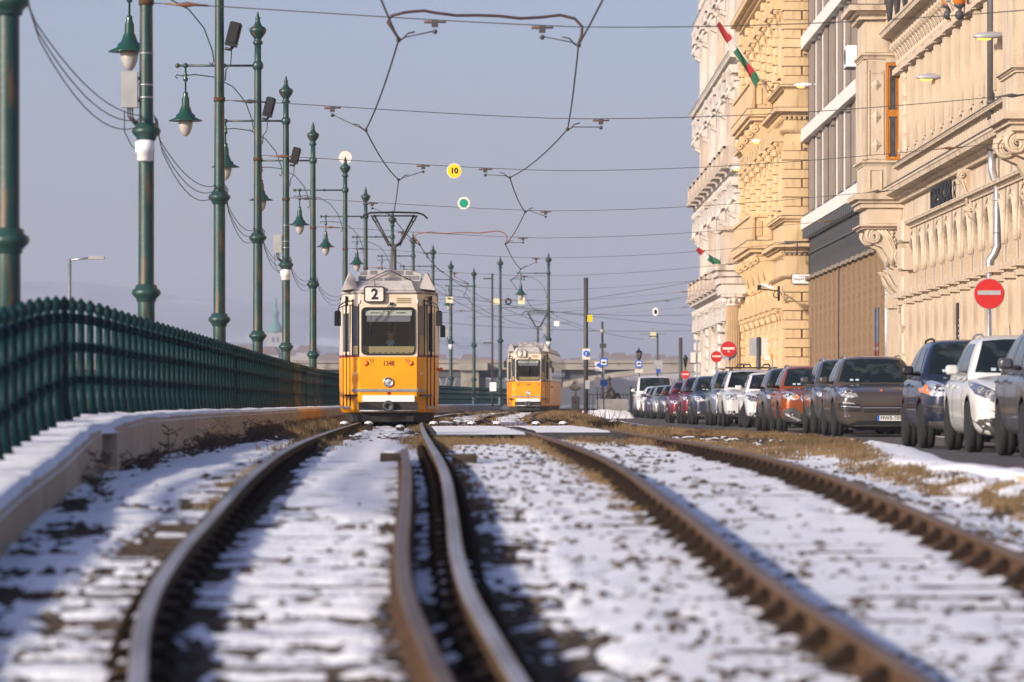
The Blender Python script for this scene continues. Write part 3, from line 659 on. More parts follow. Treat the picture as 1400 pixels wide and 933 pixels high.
# extra far wires crossing above the bridge
for k, (xa, ya, Ya, xb, yb, Yb) in enumerate([(600, 428, 250, 960, 383, 235), (640, 434, 262, 962, 402, 240), (600, 441, 275, 960, 452, 300), (690, 420, 256, 962, 430, 270), (590, 400, 240, 960, 446, 290), (760, 432, 256, 880, 464, 300), (560, 372, 226, 690, 442, 262), (620, 384, 240, 760, 448, 262)]):
    a, b = P(xa, ya, Ya), P(xb, yb, Yb); q = MB(); q.tube([a.lerp(b, t) - Vector((0, 0, .25 * 4*t*(1-t))) for t in [j/8 for j in range(9)]], .013, 5)
    tag(q.build('feeder_wire', M['wire']), ['upper faint wire from the poles to the white facade', 'second faint wire sloping to the white facade', 'low wire above the bridge, running right', 'wire from the plain thick pole towards the facades', 'wire falling from left to right above the far tram', 'short wire right of the dark post', 'wire descending to the plain thick pole', 'wire descending to the pole behind the far tram'][k], 'wire', 'far overhead wires')
# ---------------------------------------------------------------- trams
M['orange'] = mat('tram yellow paint', (.84, .34, .0), (.78, .30, .0), sc=1.2, rough=.4, coat=.08, c3=(.42, .17, .02), sc3=3, t3=(.64, .85), st3=(1, 1, .4))
M['cream'] = mat('tram cream paint', (.72, .62, .48), (.66, .56, .42), sc=1.4, rough=.35, coat=.3, c3=(.4, .32, .22), sc3=4, t3=(.64, .85), st3=(1, 1, .3))
M['maroon'] = mat('maroon stripe', (.20, .03, .02), rough=.4)
M['roofgrey'] = mat('tram roof grey', (.46, .44, .42), (.38, .36, .34), sc=2, rough=.6, c3=(.25, .23, .2), sc3=4, t3=(.6, .8))
M['under'] = mat('tram underframe', (.018, .017, .016), (.035, .03, .026), sc=5, rough=.85)
M['tan'] = mat('dashboard tan', (.42, .30, .15), rough=.6)
M['visor'] = mat('sun visor', (.25, .22, .27), rough=.8)
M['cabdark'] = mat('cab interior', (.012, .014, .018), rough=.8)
M['ochre'] = mat('cab door frame', (.33, .26, .13), rough=.6)
M['taillight'] = mat('red reflector', (.35, .01, .015), rough=.2)
plan = [(.645, 0), (.66, .02), (.83, .30), (1.08, 1.0), (1.15, 1.55), (1.15, 17.3), (1.06, 17.9), (.64, 18.4)]
def ring(z, sc, front=0.0, plan=plan):
    r = [(x*sc, y + (front if y < .9 else 0), z) for x, y in plan]
    return [Vector(p) for p in r] + [Vector((-x, y, z)) for x, y, z in r[::-1]]
def rrect(x0, x1, z0, z1, r, n=4):
    out = []
    for cx, cz, a0 in ((x1-r, z1-r, 0), (x0+r, z1-r, 90), (x0+r, z0+r, 180), (x1-r, z0+r, 270)):
        for k in range(n+1): a = R(a0 + 90*k/n); out.append((cx + r*math.cos(a), cz + r*math.sin(a)))
    return out
def frame_mesh(q, outer, inner, y0, y1):           # ring between two loops of equal length
    n = len(outer); vs = [(a, y0, b) for a, b in outer] + [(a, y0, b) for a, b in inner] + [(a, y1, b) for a, b in outer] + [(a, y1, b) for a, b in inner]; fs = []
    for k in range(n):
        j = (k+1) % n; fs += [(k, j, n+j, n+k), (2*n+k, 3*n+k, 3*n+j, 2*n+j), (k, 2*n+k, 2*n+j, j), (n+k, n+j, 3*n+j, 3*n+k)]
    q.add(vs, fs)
def panel(q, a, b, z0, z1, u0, u1, d=.012, bev=0, lean=0):   # proud panel on the wall a->b (plan points), between fractions u0,u1
    A, B = Vector((*a, 0)), Vector((*b, 0)); t = (B - A); n = Vector((t.y, -t.x, 0)).normalized()
    if n.y > 0 and abs(n.y) > abs(n.x): n = -n
    if abs(n.x) >= abs(n.y) and n.x * (A.x + B.x) < 0: n = -n
    p, p2 = A + t*u0, A + t*u1; vs = []
    for dd in (-.02, d):
        for v, z in ((p, z0), (p2, z0), (p2, z1), (p, z1)): vs.append(v + n*dd + Vector((0, 0, z)))
    q.add(vs, [(0,1,2,3), (4,7,6,5), (0,4,5,1), (1,5,6,2), (2,6,7,3), (3,7,4,0)])
def make_tram(label, num=True):
    t = thing('tram', label, 'tram', group='yellow and cream trams')
    q = MB(); q.loft([ring(.23, .955, .04), ring(.30, .985, .015), ring(.75, 1.0), ring(1.5, 1.0)], smooth=False); lower = q.build('lower_body', M['orange'], t)
    # upper body: two side walls, corners, front wall with the windscreen opening
    q = MB(); zz = [1.5, 2.68, 2.93]; sc = [1.0, .985, .95]
    half = plan[1:]
    for s in (-1, 1):
        rows = [[Vector((s*x*k, y, z)) for x, y in half] for z, k in zip(zz, sc)]
        q.loft(rows, closed=False, caps=False, smooth=False)
    q.add([(-.64, 18.4, 1.5), (.64, 18.4, 1.5), (.608, 18.4, 2.93), (-.608, 18.4, 2.93)], [(0, 1, 2, 3)])
    inn = rrect(-.6, .6, 1.56, 2.61, .09); out = []
    for a, b in inn:                               # push each inner point out to the front wall's edge
        k = min(.66 / max(abs(a), 1e-6), (1.44 - .57) / max(abs(b - 2.07), 1e-6) if b > 2.07 else .57 / max(abs(b - 2.07), 1e-6))
        out.append((a*k, 2.07 + (b - 2.07)*k))
    out = [(max(-.66, min(.66, a)), max(1.5, min(2.94, b))) for a, b in out]
    frame_mesh(q, out, inn, .012, .09); q.box(-.655, .655, .016, .088, 2.66, 2.935); q.box(-.655, -.61, .014, .086, 1.5, 2.7); q.box(.61, .655, .014, .086, 1.5, 2.7); q.build('upper_body', M['cream'], t)
    q = MB(); frame_mesh(q, rrect(-.618, .618, 1.538, 2.63, .11), rrect(-.585, .585, 1.575, 2.595, .09), -.012, .03); fr = q.build('windscreen_frame', M['black'], t)
    q = MB(); q.prism(rrect(-.59, .59, 1.57, 2.6, .08), .004, .010, 'y'); q.build('windscreen', M['glass'], t)
    # cab
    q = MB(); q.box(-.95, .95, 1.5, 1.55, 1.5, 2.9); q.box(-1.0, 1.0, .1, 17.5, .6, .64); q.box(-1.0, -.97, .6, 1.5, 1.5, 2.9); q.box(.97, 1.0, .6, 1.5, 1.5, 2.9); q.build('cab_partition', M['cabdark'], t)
    q = MB()
    for x, w_ in ((-.02, .03), (.12, .025), (.45, .035), (-.46, .03), (.52, .02)): q.box(x, x + w_, 1.46, 1.5, 1.5, 2.75)
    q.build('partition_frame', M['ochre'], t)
    q = MB(); q.box(-.62, .62, .1, .55, 1.5, 1.74); dash = q.build('dashboard', M['tan'], t)
    q = MB()
    for k in range(8): x = -.5 + k*.135; q.box(x, x + .06, .092, .1, 1.585, 1.6)
    q.build('dash_vent', M['black'], dash)
    q = MB(); q.box(-.53, .53, .05, .06, 2.44, 2.56); bd = q.build('route_strip', M['offwhite'], t)
    text('2', .11, M['black'], bd, (.0, .044, 2.50), .002, .004)
    text('Jászai Mari tér', .042, M['black'], bd, (-.28, .044, 2.505), .002); text('Közvágóhíd', .045, M['black'], bd, (.28, .044, 2.505), .002)
    q = MB(); q.box(-.5, .5, .07, .08, 2.3, 2.44); q.build('sun_visor', M['visor'], t)
    # stripe, belt trim, lamps
    q = MB(); q.loft([ring(1.49, 1.004), ring(1.545, 1.004)], caps=False, smooth=False); st = q.mesh('stripe', M['maroon'])
    bm = bmesh.new(); bm.from_mesh(st); bmesh.ops.delete(bm, geom=[f for f in bm.faces if f.calc_center_median().y < .03], context='FACES'); bm.to_mesh(st); bm.free(); place('maroon_stripe', st, t)
    q = MB()
    for s in (-1, 1): panel(q, (s*.66, .02), (s*.83, .30), .705, .765, 0, 1, .022)
    q.box(-.665, .665, -.025, .01, .705, .765); q.build('belt_trim', M['zinc'], t)
    RX = Matrix.Rotation(R(90), 3, 'X')
    q = MB(); q.lathe([(.112, -.02), (.118, .03), (.1, .045), (.09, .035)], 24, (0, 0, .92), RX); hl = q.build('headlight', M['chrome'], t)
    q = MB(); q.lathe([(.095, .02), (.07, .035), (.001, .042)], 20, (0, 0, .92), RX); q.build('lens', M['lens'], hl)
    q = MB(); q.lathe([(.03, .03), (.02, .06), (.001, .066)], 12, (0, 0, .92), RX); q.build('bulb_cap', M['chrome'], hl)
    for s in (-.505, .515):
        q = MB(); q.lathe([(.05, -.01), (.05, .012), (.03, .035), (.001, .042)], 14, (s, 0, 1.35), RX); o = q.build('indicator', M['amber'], t)
        q = MB(); q.lathe([(.058, -.01), (.058, .01)], 14, (s, 0, 1.35), RX); q.build('bezel', M['maroon'], o)
        x = s * .8; q = MB(); q.tube([(x-.03, -.012, 1.46), (x-.03, -.03, 1.42), (x-.015, -.035, 1.39), (x+.015, -.035, 1.39), (x+.03, -.03, 1.42), (x+.03, -.012, 1.46)], .007, 5); q.build('hook', M['ochre'], t)
    if num: text('1348', .165, M['maroon'], t, (.005, -.004, 1.345), .003, .0025, .8, name='fleet_number')
    q = MB(); q.lathe([(.035, -.01), (.035, .02), (.001, .03)], 12, (0, 0, .672), RX); q.build('tail_lamp', M['taillight'], t)
    q = MB(); q.cbox(-.595, .595, -.05, .0, .475, .62, .012); q.build('bumper_panel', M['white'], t)
    q = MB(); q.box(-.68, .68, -.012, .05, .24, .462); rc = q.build('coupling_recess', M['under'], t)
    q = MB(); q.lathe([(.06, -.05), (.06, .1), (.135, .105), (.135, .14), (.12, .15), (.05, .15), (.045, .1)], 20, (0, 0, .37), RX); cp = q.build('coupler', M['dark'], t)
    q = MB(); q.tube([(-.66, -.05, .265), (.66, -.05, .265)], .025, 8); q.build('coupling_bar', M['zinc'], t)
    q = MB(); q.loft([ring(.26, .93, .1), ring(.02, .88, .14)], smooth=False); q.box(-.8, .8, 1.5, 5, -.05, .1); q.build('underframe', M['under'], t)
    # corner windows and doors
    for s in (-1, 1):
        q = MB(); panel(q, (s*.66, .02), (s*.83, .30), 1.55, 2.66, .12, .86, .012); wn = q.build('corner_window', M['winglass'], t)
        q = MB(); panel(q, (s*.66, .02), (s*.83, .30), 1.56, 1.98 if s > 0 else 1.75, .2, .78, .016); q.build('blind', M['tan'], wn)
        q = MB(); panel(q, (s*.66, .02), (s*.83, .30), 1.52, 2.72, .0, .1, .02); panel(q, (s*.66, .02), (s*.83, .30), 1.52, 2.72, .88, .98, .02); q.build('window_rubber', M['black'], wn)
        dr = MB()
        for (ua, ub) in ((.22, .50), (.54, .82)): panel(dr, (s*.83, .30), (s*1.08, 1.0), 1.56, 2.66, ua, ub, .01)
        door = dr.build('folding_door', M['cream'], t)
        q = MB()
        for (ua, ub) in ((.27, .46), (.58, .78)): panel(q, (s*.83, .30), (s*1.08, 1.0), 1.62, 2.5, ua, ub, .016)
        q.build('door_glass', M['winglass'], door)
        q = MB()
        for uu in (.18, .50, .84): panel(q, (s*.83, .30), (s*1.08, 1.0), .33, 2.68, uu, uu + .035, .014)
        q.build('door_seal', M['black'], door)
        q = MB(); panel(q, (s*.83, .30), (s*1.08, 1.0), .32, .37, .15, .9, .035); q.build('step_plate', M['zinc'], door)
        text('bkv', .11, M['white'], t, (s*.755 , .165 - .012, 1.12), .002, .002, .7, rz=s * math.atan2(.28, .17), name='operator_mark')
        for k in range(9):                         # side windows
            y = 1.9 + k*1.68; q = MB(); panel(q, (s*1.143, y), (s*1.143, y + 1.4), 1.66, 2.58, 0, 1, .012); sw = q.build('side_window', M['winglass'], t)
            q = MB(); panel(q, (s*1.143, y), (s*1.143, y + 1.4), 2.28, 2.31, 0, 1, .018); q.build('window_bar', M['zinc'], sw)
        # mirror
        q = MB(); q.tube([(s*.80, .28, 2.78), (s*.98, .08, 2.76), (s*1.12, -.02, 2.66), (s*1.14, -.02, 2.55)], .016, 6); q.tube([(s*.80, .28, 2.68), (s*.98, .08, 2.68), (s*1.1, -.02, 2.62)], .011, 6); q.tube([(s*.82, .28, 2.62), (s*.82, .28, 2.82)], .014, 6); ar = q.build('mirror_arm', M['black'], t)
        q = MB(); q.cbox(s*1.155 - .075, s*1.155 + .075, -.07, .02, 2.2, 2.55, .035); q.build('mirror', M['black'], ar)
    q = MB(); q.cbox(1.18, 1.3, .5, .6, 1.95, 2.23, .03); q.tube([(1.1, .7, 2.3), (1.22, .55, 2.25)], .014, 5); q.build('mirror', M['black'], t)
    q = MB(); q.tube([(1.12, 1.25, 1.22), (1.2, 1.22, 1.22)], .03, 6); q.sphere((1.2, 1.2, 1.22), .05, 8); q.build('side_marker', M['amber'], t)
    # wiper
    q = MB(); q.tube([(.07, -.03, 2.72), (.0, -.05, 2.66), (-.36, -.03, 2.22)], .009, 5); q.tube([(.1, -.03, 2.69), (.03, -.05, 2.64), (-.3, -.03, 2.24)], .006, 5); q.tube([(-.39, -.02, 2.45), (-.41, -.02, 1.98)], .008, 5); q.box(.03, .11, -.05, .01, 2.68, 2.74); q.build('wiper', M['black'], t)
    # roof
    q = MB(); q.loft([ring(2.93, .955, .0), ring(2.965, .985, -.05), ring(2.99, .98, -.03), ring(3.03, .9, .05)], smooth=False); q.build('roof_edge', M['roofgrey'], t)
    q = MB(); q.loft([ring(3.02, .93, .0), ring(3.06, .9, .02), ring(3.24, .80, .25)], smooth=False); q.build('roof_fairing', M['roofgrey'], t)
    for s in (-1, 1):
        q = MB(); q.loft([[Vector((s*a, y, z)) for a, z in pts] for y, pts in ((.28, ((1.07, 3.02), (.70, 3.06), (.84, 3.42), (.88, 3.41))), (.42, ((1.08, 3.02), (.72, 3.06), (.86, 3.44), (.92, 3.42))), (3.4, ((1.08, 3.02), (.72, 3.06), (.80, 3.34), (.86, 3.32))))], smooth=False); q.build('roof_wing', M['roofgrey'], t)
    q = MB(); q.prism([(-.70, 3.2), (.72, 3.2), (.74, 3.42), (.5, 3.5), (-.5, 3.5), (-.7, 3.42)], .9, 4.6, 'y'); bx = q.build('resistor_box', M['roofgrey'], t)
    for (x, z) in [(-.60, 3.45), (-.36, 3.46), (.24, 3.46), (.46, 3.45), (-.62, 3.34), (-.24, 3.29), (-.03, 3.29), (.18, 3.29), (.42, 3.34), (.6, 3.34)]:
        q = MB()
        for k in range(3): q.box(x - .075, x + .075, .875, .91, z - .045 + k*.03, z - .03 + k*.03)
        q.build('louvre', M['dark'] if False else M['zinc'], bx)
    q = MB(); q.tube([(-.55, .85, 3.24), (-.05, .84, 3.48), (.05, .84, 3.48), (.55, .85, 3.24)], .012, 5); q.box(-.56, -.4, .8, .88, 3.225, 3.25); q.box(.4, .56, .8, .88, 3.225, 3.25); q.build('roof_rail', M['dark'], t)
    q = MB(); q.tube([(-.31, .1, 3.06), (-.31, .1, 3.24)], .01, 5); q.tube([(.02, .05, 3.05), (.16, .02, 2.99), (.3, .05, 3.0)], .014, 5); q.box(.48, .55, .04, .12, 2.99, 3.05); q.build('roof_fitting', M['black'], t)
    q = MB(); q.prism(rrect(-.555, -.085, 2.735, 3.105, .06), -.07, .02, 'y'); bo = q.build('route_board', M['black'], t)
    q = MB(); q.prism(rrect(-.525, -.115, 2.765, 3.075, .04), -.08, -.06, 'y'); q.build('board_face', M['offwhite'], bo)
    text('2', .33, M['black'], bo, (-.31, -.083, 2.915), .003, .012, .95)
    q = MB()
    for k in range(3): q.box(.18, .5, -.008, .02, 2.73 + k*.045, 2.75 + k*.045)
    q.build('vent_grille', M['ochre'], t)
    for s in (-1, 1): q = MB(); q.sphere((s*.66, .02, 2.75), .045, 8, (.7, .7, 1.3)); q.build('marker_lamp', M['offwhite'], t)
    # pantograph
    PYc, pz = 13.4, 5.42; q = MB(); q.box(-.5, .5, PYc - .6, PYc + .6, 3.3, 3.4); q.tube([(0, PYc, 3.3), (0, PYc, 4.45)], .06, 8); q.box(-.06, .06, PYc - .1, PYc + .1, 4.4, 4.55)
    pg = q.build('pantograph', M['dark'], t)
    q = MB()
    for s in (-1, 1):
        q.tube([(s*.08, PYc, 4.5), (s*.16, PYc, 4.62), (s*.52, PYc, 5.3)], .026, 6); q.tube([(s*.14, PYc + .1, 4.5), (s*.2, PYc + .1, 4.62), (s*.6, PYc + .1, 5.3)], .018, 6)
        q.tube([(s*.52, PYc, 5.3), (s*.56, PYc, 5.18), (s*.4, PYc, 5.1)], .014, 5)
    q.tube([(-.2, PYc, 4.62), (-.05, PYc, 4.5), (.05, PYc, 4.5), (.2, PYc, 4.62)], .03, 6); q.tube([(-.56, PYc, 5.28), (.56, PYc, 5.28)], .02, 6); q.build('folding_frame', M['black'], pg)
    q = MB(); c = [(-.86, -.15), (-.76, -.05), (-.6, 0), (0, .015), (.6, 0), (.76, -.05), (.86, -.15)]
    for dy in (-.12, .12): q.tube([(x, PYc + dy, 5.36 + z) for x, z in c], .02, 6)
    q.build('contact_bow', M['black'], pg)
    return t
tram = make_tram('nearer yellow tram with 1348 on its front, a driver behind the windscreen')
def put_tram(t, Y, px, sl):
    t.location = (PX(px, Y), Y, CZ + float(zr(Y)) + .0); t.rotation_euler.z = -math.atan(sl)
put_tram(tram, 100, 531, -.017)
index_kids(); tram2 = copy_tree(tram); tram2['label'] = 'farther, smaller yellow tram standing on the right hand track near the bridge'
put_tram(tram2, 224, 722, .043)
for o in SC.objects:
    if o.parent == tram2 and o.name.startswith('fleet_number'): o['label'] = 'fleet number too small to read'

# ---------------------------------------------------------------- people: bodies grown from a skinned skeleton
def skin_body(name, nodes, edges, mats, pick, loc, parent=None, rz=0, sub=2):
    me = bpy.data.meshes.new(name); me.from_pydata([n[:3] for n in nodes], edges, []); o = bpy.data.objects.new(name, me); COL.objects.link(o)
    md = o.modifiers.new('s', 'SKIN'); md.use_smooth_shade = True; o.modifiers.new('d', 'SUBSURF').levels = sub
    for v, n in zip(me.skin_vertices[0].data, nodes): v.radius = (n[3], n[4] if len(n) > 4 else n[3])
    me.skin_vertices[0].data[0].use_root = True
    dg = bpy.context.evaluated_depsgraph_get(); m2 = bpy.data.meshes.new_from_object(o.evaluated_get(dg)); bpy.data.objects.remove(o)
    m2.materials.clear(); [m2.materials.append(m) for m in mats]
    for p in m2.polygons: p.material_index = pick(p.center, p.normal); p.use_smooth = True
    m2.name = name; return place(name, m2, parent, loc, rz)
M['skin'] = mat('skin', (.52, .29, .2), (.46, .25, .17), sc=20, rough=.55)
M['jacket'] = mat('dark jacket', (.035, .04, .05), (.06, .065, .075), sc=8, rough=.85)
M['shirt'] = mat('pale blue shirt', (.42, .52, .6), rough=.8)
M['hair'] = mat('dark hair', (.02, .016, .014), rough=.7)
dn = [(0, .05, .0, .17, .13), (0, .02, .22, .17, .12), (0, .0, .42, .20, .12), (0, .0, .54, .15, .10), (0, -.01, .62, .062, .062), (0, -.02, .70, .07, .08), (0, -.025, .80, .083, .1), (0, -.01, .88, .07, .085),
      (-.2, 0, .50, .075), (-.27, -.03, .26, .058), (-.2, -.28, .17, .045), (-.15, -.37, .18, .035), (.2, 0, .50, .075), (.27, -.03, .26, .058), (.2, -.28, .17, .045), (.15, -.37, .18, .035), (-.11, -.32, -.02, .08), (-.12, -.4, -.4, .06), (.11, -.32, -.02, .08), (.12, -.4, -.4, .06)]
de = [(0,1),(1,2),(2,3),(3,4),(4,5),(5,6),(6,7),(3,8),(8,9),(9,10),(10,11),(3,12),(12,13),(13,14),(14,15),(0,16),(16,17),(0,18),(18,19)]
def dpick(c, n):
    if c.z > .625: return 0
    if c.y < -.33 and abs(c.z - .18) < .1: return 0
    if c.z > .40 and abs(c.x) < .055 + (c.z - .45) * .2 and c.y < 0: return 2
    return 1
drv = thing('person', 'tram driver in dark jacket and pale open collar sitting behind the windscreen, wearing sunglasses', 'person')
Dz = 2.03 - .76
seat = MB(); seat.cbox(-.25, .25, .6, 1.05, .64, 1.1, .03); seat.cbox(-.24, .24, 1.08, 1.16, 1.1, 1.75, .03); seat.build('driver_seat', M['cabdark'], tram)
skin_body('body', dn, de, [M['skin'], M['jacket'], M['shirt']], dpick, (0, 0, 0), drv)
q = MB()
for s in (-1, 1): q.sphere((s*.036, -.115, .80), 1, 8, (.03, .014, .022)); q.tube([(s*.06, -.105, .805), (s*.085, -.02, .81)], .006, 5)
q.tube([(-.02, -.122, .805), (.02, -.122, .805)], .006, 5); q.build('sunglasses', M['black'], drv)
q = MB(); q.lathe([(.082, .83), (.088, .86), (.08, .91), (.05, .945), (.001, .955)], 12, (0, .0, 0), Matrix.Diagonal((1, 1.22, 1)), True); q.build('hair', M['hair'], drv)
q = MB()
q.sphere((0, -.13, .77), .018, 6, (.8, 1, 1.3)); q.sphere((0, -.108, .733), 1, 6, (.032, .012, .008))
for s in (-1, 1): q.sphere((s*.09, -.01, .785), 1, 6, (.014, .026, .04))
q.build('face_features', M['skin'], drv)
for s in (-1, 1):
    q = MB(); 
    for k in range(5): a = (k - 2) * .016; q.tube([(s*.15 + a*.6, -.38, .18 + a), (s*.12 + a*.5, -.42, .19 + a), (s*.10 + a*.5, -.415, .16 + a)], [.011, .010, .008], 6)
    q.build('fingers', M['skin'], drv)
drv.location = tram.matrix_world.to_translation() if False else (PX(531, 100) + .02, 100.85, CZ + float(zr(100)) + Dz)
sw = thing('steering_control', 'black round control wheel before the tram driver', 'control wheel', (PX(531, 100) + .02, 100.42, CZ + float(zr(100)) + 1.42))
q = MB(); q.tube([(.16*math.cos(a), .06*math.sin(a), .10*math.sin(a)) for a in [j*2*math.pi/20 for j in range(21)]], .014, 6, False); q.tube([(0, 0, 0), (0, -.02, -.2)], .02, 6); q.tube([(-.15, 0, 0), (.15, 0, 0)], .012, 6); q.build('wheel_rim', M['black'], sw)
# ---------------------------------------------------------------- parked cars
def paint(name, c, dirt=(.16, .14, .12), amt=(.55, .8), metal=.3, rough=.32):
    return mat(name, c, tuple(v*.85 for v in c), sc=2, rough=rough, metal=metal, coat=.7, c3=dirt, sc3=2.2, t3=amt)
def car_body(L, W, Hh, hn, hh, belt, ws0, ws1, r1, gc, wr, fa, ra, tail=.35, roofw=.72):
    hw = W / 2; q = MB()
    def half(w_, zb, zt, crown=.0):
        zm = lerp(zb, zt, .5)
        return [(0, zb), (.75*w_, zb), (.97*w_, zb + .10), (w_, zm), (.985*w_, zt - .13), (.91*w_, zt - .02), (.5*w_, zt + crown), (0, zt + crown)]
    def full(h, y): return [Vector((x, y, z)) for x, z in h] + [Vector((-x, y, z)) for x, z in h[-2:0:-1]]
    st = [(0, .70, gc+.06, hn-.09, 0), (.025, .80, gc+.01, hn-.035, .0), (.11, .88, gc-.01, hn, .01), (.34, .955, gc, hn+.05, .02), (.7, .99, gc, lerp(hn, hh, .5)+.02, .025), (ws0, 1, gc, hh, .02), (ws0+.35, 1, gc, belt, 0), (L*.55, 1, gc, belt, 0),
          (L-.9, 1, gc, belt+.02, 0), (L-.35, .97, gc+.03, belt+.03, 0), (L-.08, .90, gc+.10, belt, 0), (L, .80, gc+.18, belt-.08, 0)]
    q.loft([full(half(hw*a, zb, zt, cr), y) for y, a, zb, zt, cr in st])
    me = q.mesh('tmp', []); o = bpy.data.objects.new('tmp', me); COL.objects.link(o); o.modifiers.new('s', 'SUBSURF').levels = 2
    c = MB()
    for y in (fa, ra):
        for s in (-1, 1): c.lathe([(wr + .055, -.2), (wr + .055, .3)], 28, (s*(hw - .05), y, wr), Matrix.Rotation(R(90)*s, 3, 'Y'), False)
    cm = c.mesh('cut', []); co = bpy.data.objects.new('cut', cm); COL.objects.link(co)
    b = o.modifiers.new('b', 'BOOLEAN'); b.object = co; b.operation = 'DIFFERENCE'; b.solver = 'FAST'
    dg = bpy.context.evaluated_depsgraph_get(); lower = bpy.data.meshes.new_from_object(o.evaluated_get(dg)); bpy.data.objects.remove(o); bpy.data.objects.remove(co)
    # cabin
    def cab(zr_, wb, wt, y, zb):
        h = [(0, zb), (wb, zb), (lerp(wb, wt, .5)+.012, lerp(zb, zr_, .5)), (wt, zr_ - .085), (wt*.86, zr_ - .015), (wt*.45, zr_), (0, zr_+.008)]
        return [Vector((x, y, z)) for x, z in h] + [Vector((-x, y, z)) for x, z in h[-2:0:-1]]
    q = MB(); zb = belt - .12; wb = hw*.93; wt = hw*roofw; span = ws1 - ws0
    q.loft([cab(hh + .01, wb*.96, wb*.90, ws0 - .03, zb), cab(lerp(hh, Hh, .12), wb, lerp(wb, wt, .12), ws0 + .10*span, zb), cab(lerp(hh, Hh, .90), wb, lerp(wb, wt, .93), ws0 + .88*span, zb), cab(Hh - .022, wb, wt, ws1 + .1, zb), cab(Hh, wb, wt, ws1 + .55, zb),
            cab(Hh - .01, wb, wt, lerp(ws1, r1, .7), zb), cab(Hh - .06, wb, wt*.98, r1, zb), cab(lerp(belt, Hh, .45), wb*.97, wt*1.06, lerp(r1, L - .06, .72), zb), cab(belt + .03, wb*.94, wb*.86, L - .07, zb)])
    me = q.mesh('tmp', []); o = bpy.data.objects.new('tmp', me); COL.objects.link(o); o.modifiers.new('s', 'SUBSURF').levels = 2
    dg = bpy.context.evaluated_depsgraph_get(); cabin = bpy.data.meshes.new_from_object(o.evaluated_get(dg)); bpy.data.objects.remove(o)
    bm = bmesh.new(); bm.from_mesh(lower); nl = len(bm.faces); bm.from_mesh(cabin); bm.faces.ensure_lookup_table()
    for i, f in enumerate(bm.faces):
        f.smooth = True; c_ = f.calc_center_median(); f.material_index = 0
        if i < nl:
            for y in (fa, ra):
                d = math.hypot(c_.y - y, c_.z - wr)
                if d < wr + .065 and abs(c_.x) < hw - .02 and (d < wr + .05 or abs(f.normal.x) < .5): f.material_index = 1; f.smooth = False
                elif d < wr + .05: f.material_index = 1
    return bm
class Shell:
    def __init__(s, bm): s.t = BVHTree.FromBMesh(bm)
    def front(s, poly, off=.008, cuts=2, back=False): return s.proj(poly, 'f', off, cuts)
    def side(s, poly, sg, off=.008, cuts=2): return s.proj(poly, 'l' if sg < 0 else 'r', off, cuts)
    def proj(s, poly, ax, off, cuts):
        bm = bmesh.new(); n = len(poly)
        mk = (lambda a, b: Vector((a, -3, b))) if ax == 'f' else (lambda a, b: Vector((-3 if ax == 'l' else 3, a, b)))
        f = bm.faces.new([bm.verts.new(mk(a, b)) for a, b in poly]); bmesh.ops.triangulate(bm, faces=[f])
        for _ in range(6):
            lg = [e for e in bm.edges if e.calc_length() > .085]
            if not lg: break
            bmesh.ops.subdivide_edges(bm, edges=lg, cuts=1); bmesh.ops.triangulate(bm, faces=bm.faces[:])
        d = Vector((0, 1, 0)) if ax == 'f' else Vector((1 if ax == 'l' else -1, 0, 0))
        bad = []
        for v in bm.verts:
            h, nrm, i, dist = s.t.ray_cast(v.co, d)
            if h is None: bad.append(v); continue
            if nrm.dot(d) > 0: nrm = -nrm
            v.co = h + (-d * .6 + nrm * .4).normalized() * off
        bmesh.ops.delete(bm, geom=bad, context='VERTS')
        ext = bmesh.ops.extrude_face_region(bm, geom=bm.faces[:])
        new = [e for e in ext['geom'] if isinstance(e, bmesh.types.BMVert)]
        old = set(bm.verts) - set(new)
        for v in old: v.co += d * (off + .015)
        bmesh.ops.recalc_face_normals(bm, faces=bm.faces[:])
        return bm
def bm_part(bm, name, m, parent):
    me = bpy.data.meshes.new(name); bm.to_mesh(me); bm.free()
    for x in (m if isinstance(m, list) else [m]): me.materials.append(x)
    return place(name, me, parent)
WHEELS = {}
def wheel_meshes(r, wd=.23):
    k = (round(r, 3), wd)
    if k in WHEELS: return WHEELS[k]
    RY = Matrix.Rotation(R(90), 3, 'Y')
    q = MB(); q.lathe([(r*.66, -wd/2), (r*.9, -wd/2), (r*.975, -wd/2+.025), (r, -wd/2+.055), (r, -.02), (r*.985, -.015), (r*.985, .015), (r, .02), (r, wd/2-.055), (r*.975, wd/2-.025), (r*.9, wd/2), (r*.66, wd/2)], 32, (0, 0, 0), RY); ty = q.mesh('tyre', M['rubber'])
    q = MB(); q.lathe([(r*.68, -wd/2+.005), (r*.66, -wd/2), (r*.6, -wd/2+.03), (r*.58, wd/2)], 28, (0, 0, 0), RY)
    for a in range(5):
        Mx = Matrix.Rotation(R(72*a), 4, 'X'); 
        for e in (-.13, .13): q.prism([(-.022 + e*.2, .05), (.022 + e*.2, .05), (.03 + e, r*.61), (-.02 + e, r*.61)], -wd/2 + .03, -wd/2 + .065, 'x'); 
        for i in range(len(q.v) - 16*2 if False else len(q.v) - 32, len(q.v)): q.v[i] = tuple(Mx @ Vector(q.v[i]))
    q.lathe([(.001, -wd/2+.02), (.07, -wd/2+.025), (.075, -wd/2+.06)], 16, (0, 0, 0), RY); rm = q.mesh('rim', M['rim'])
    q = MB(); q.lathe([(.001, 0), (r*.58, 0), (r*.58, .02), (.001, .02)], 20, (0, 0, 0), RY); dk = q.mesh('brake_disc', M['under'])
    WHEELS[k] = (ty, rm, dk); return WHEELS[k]
BODY = {}
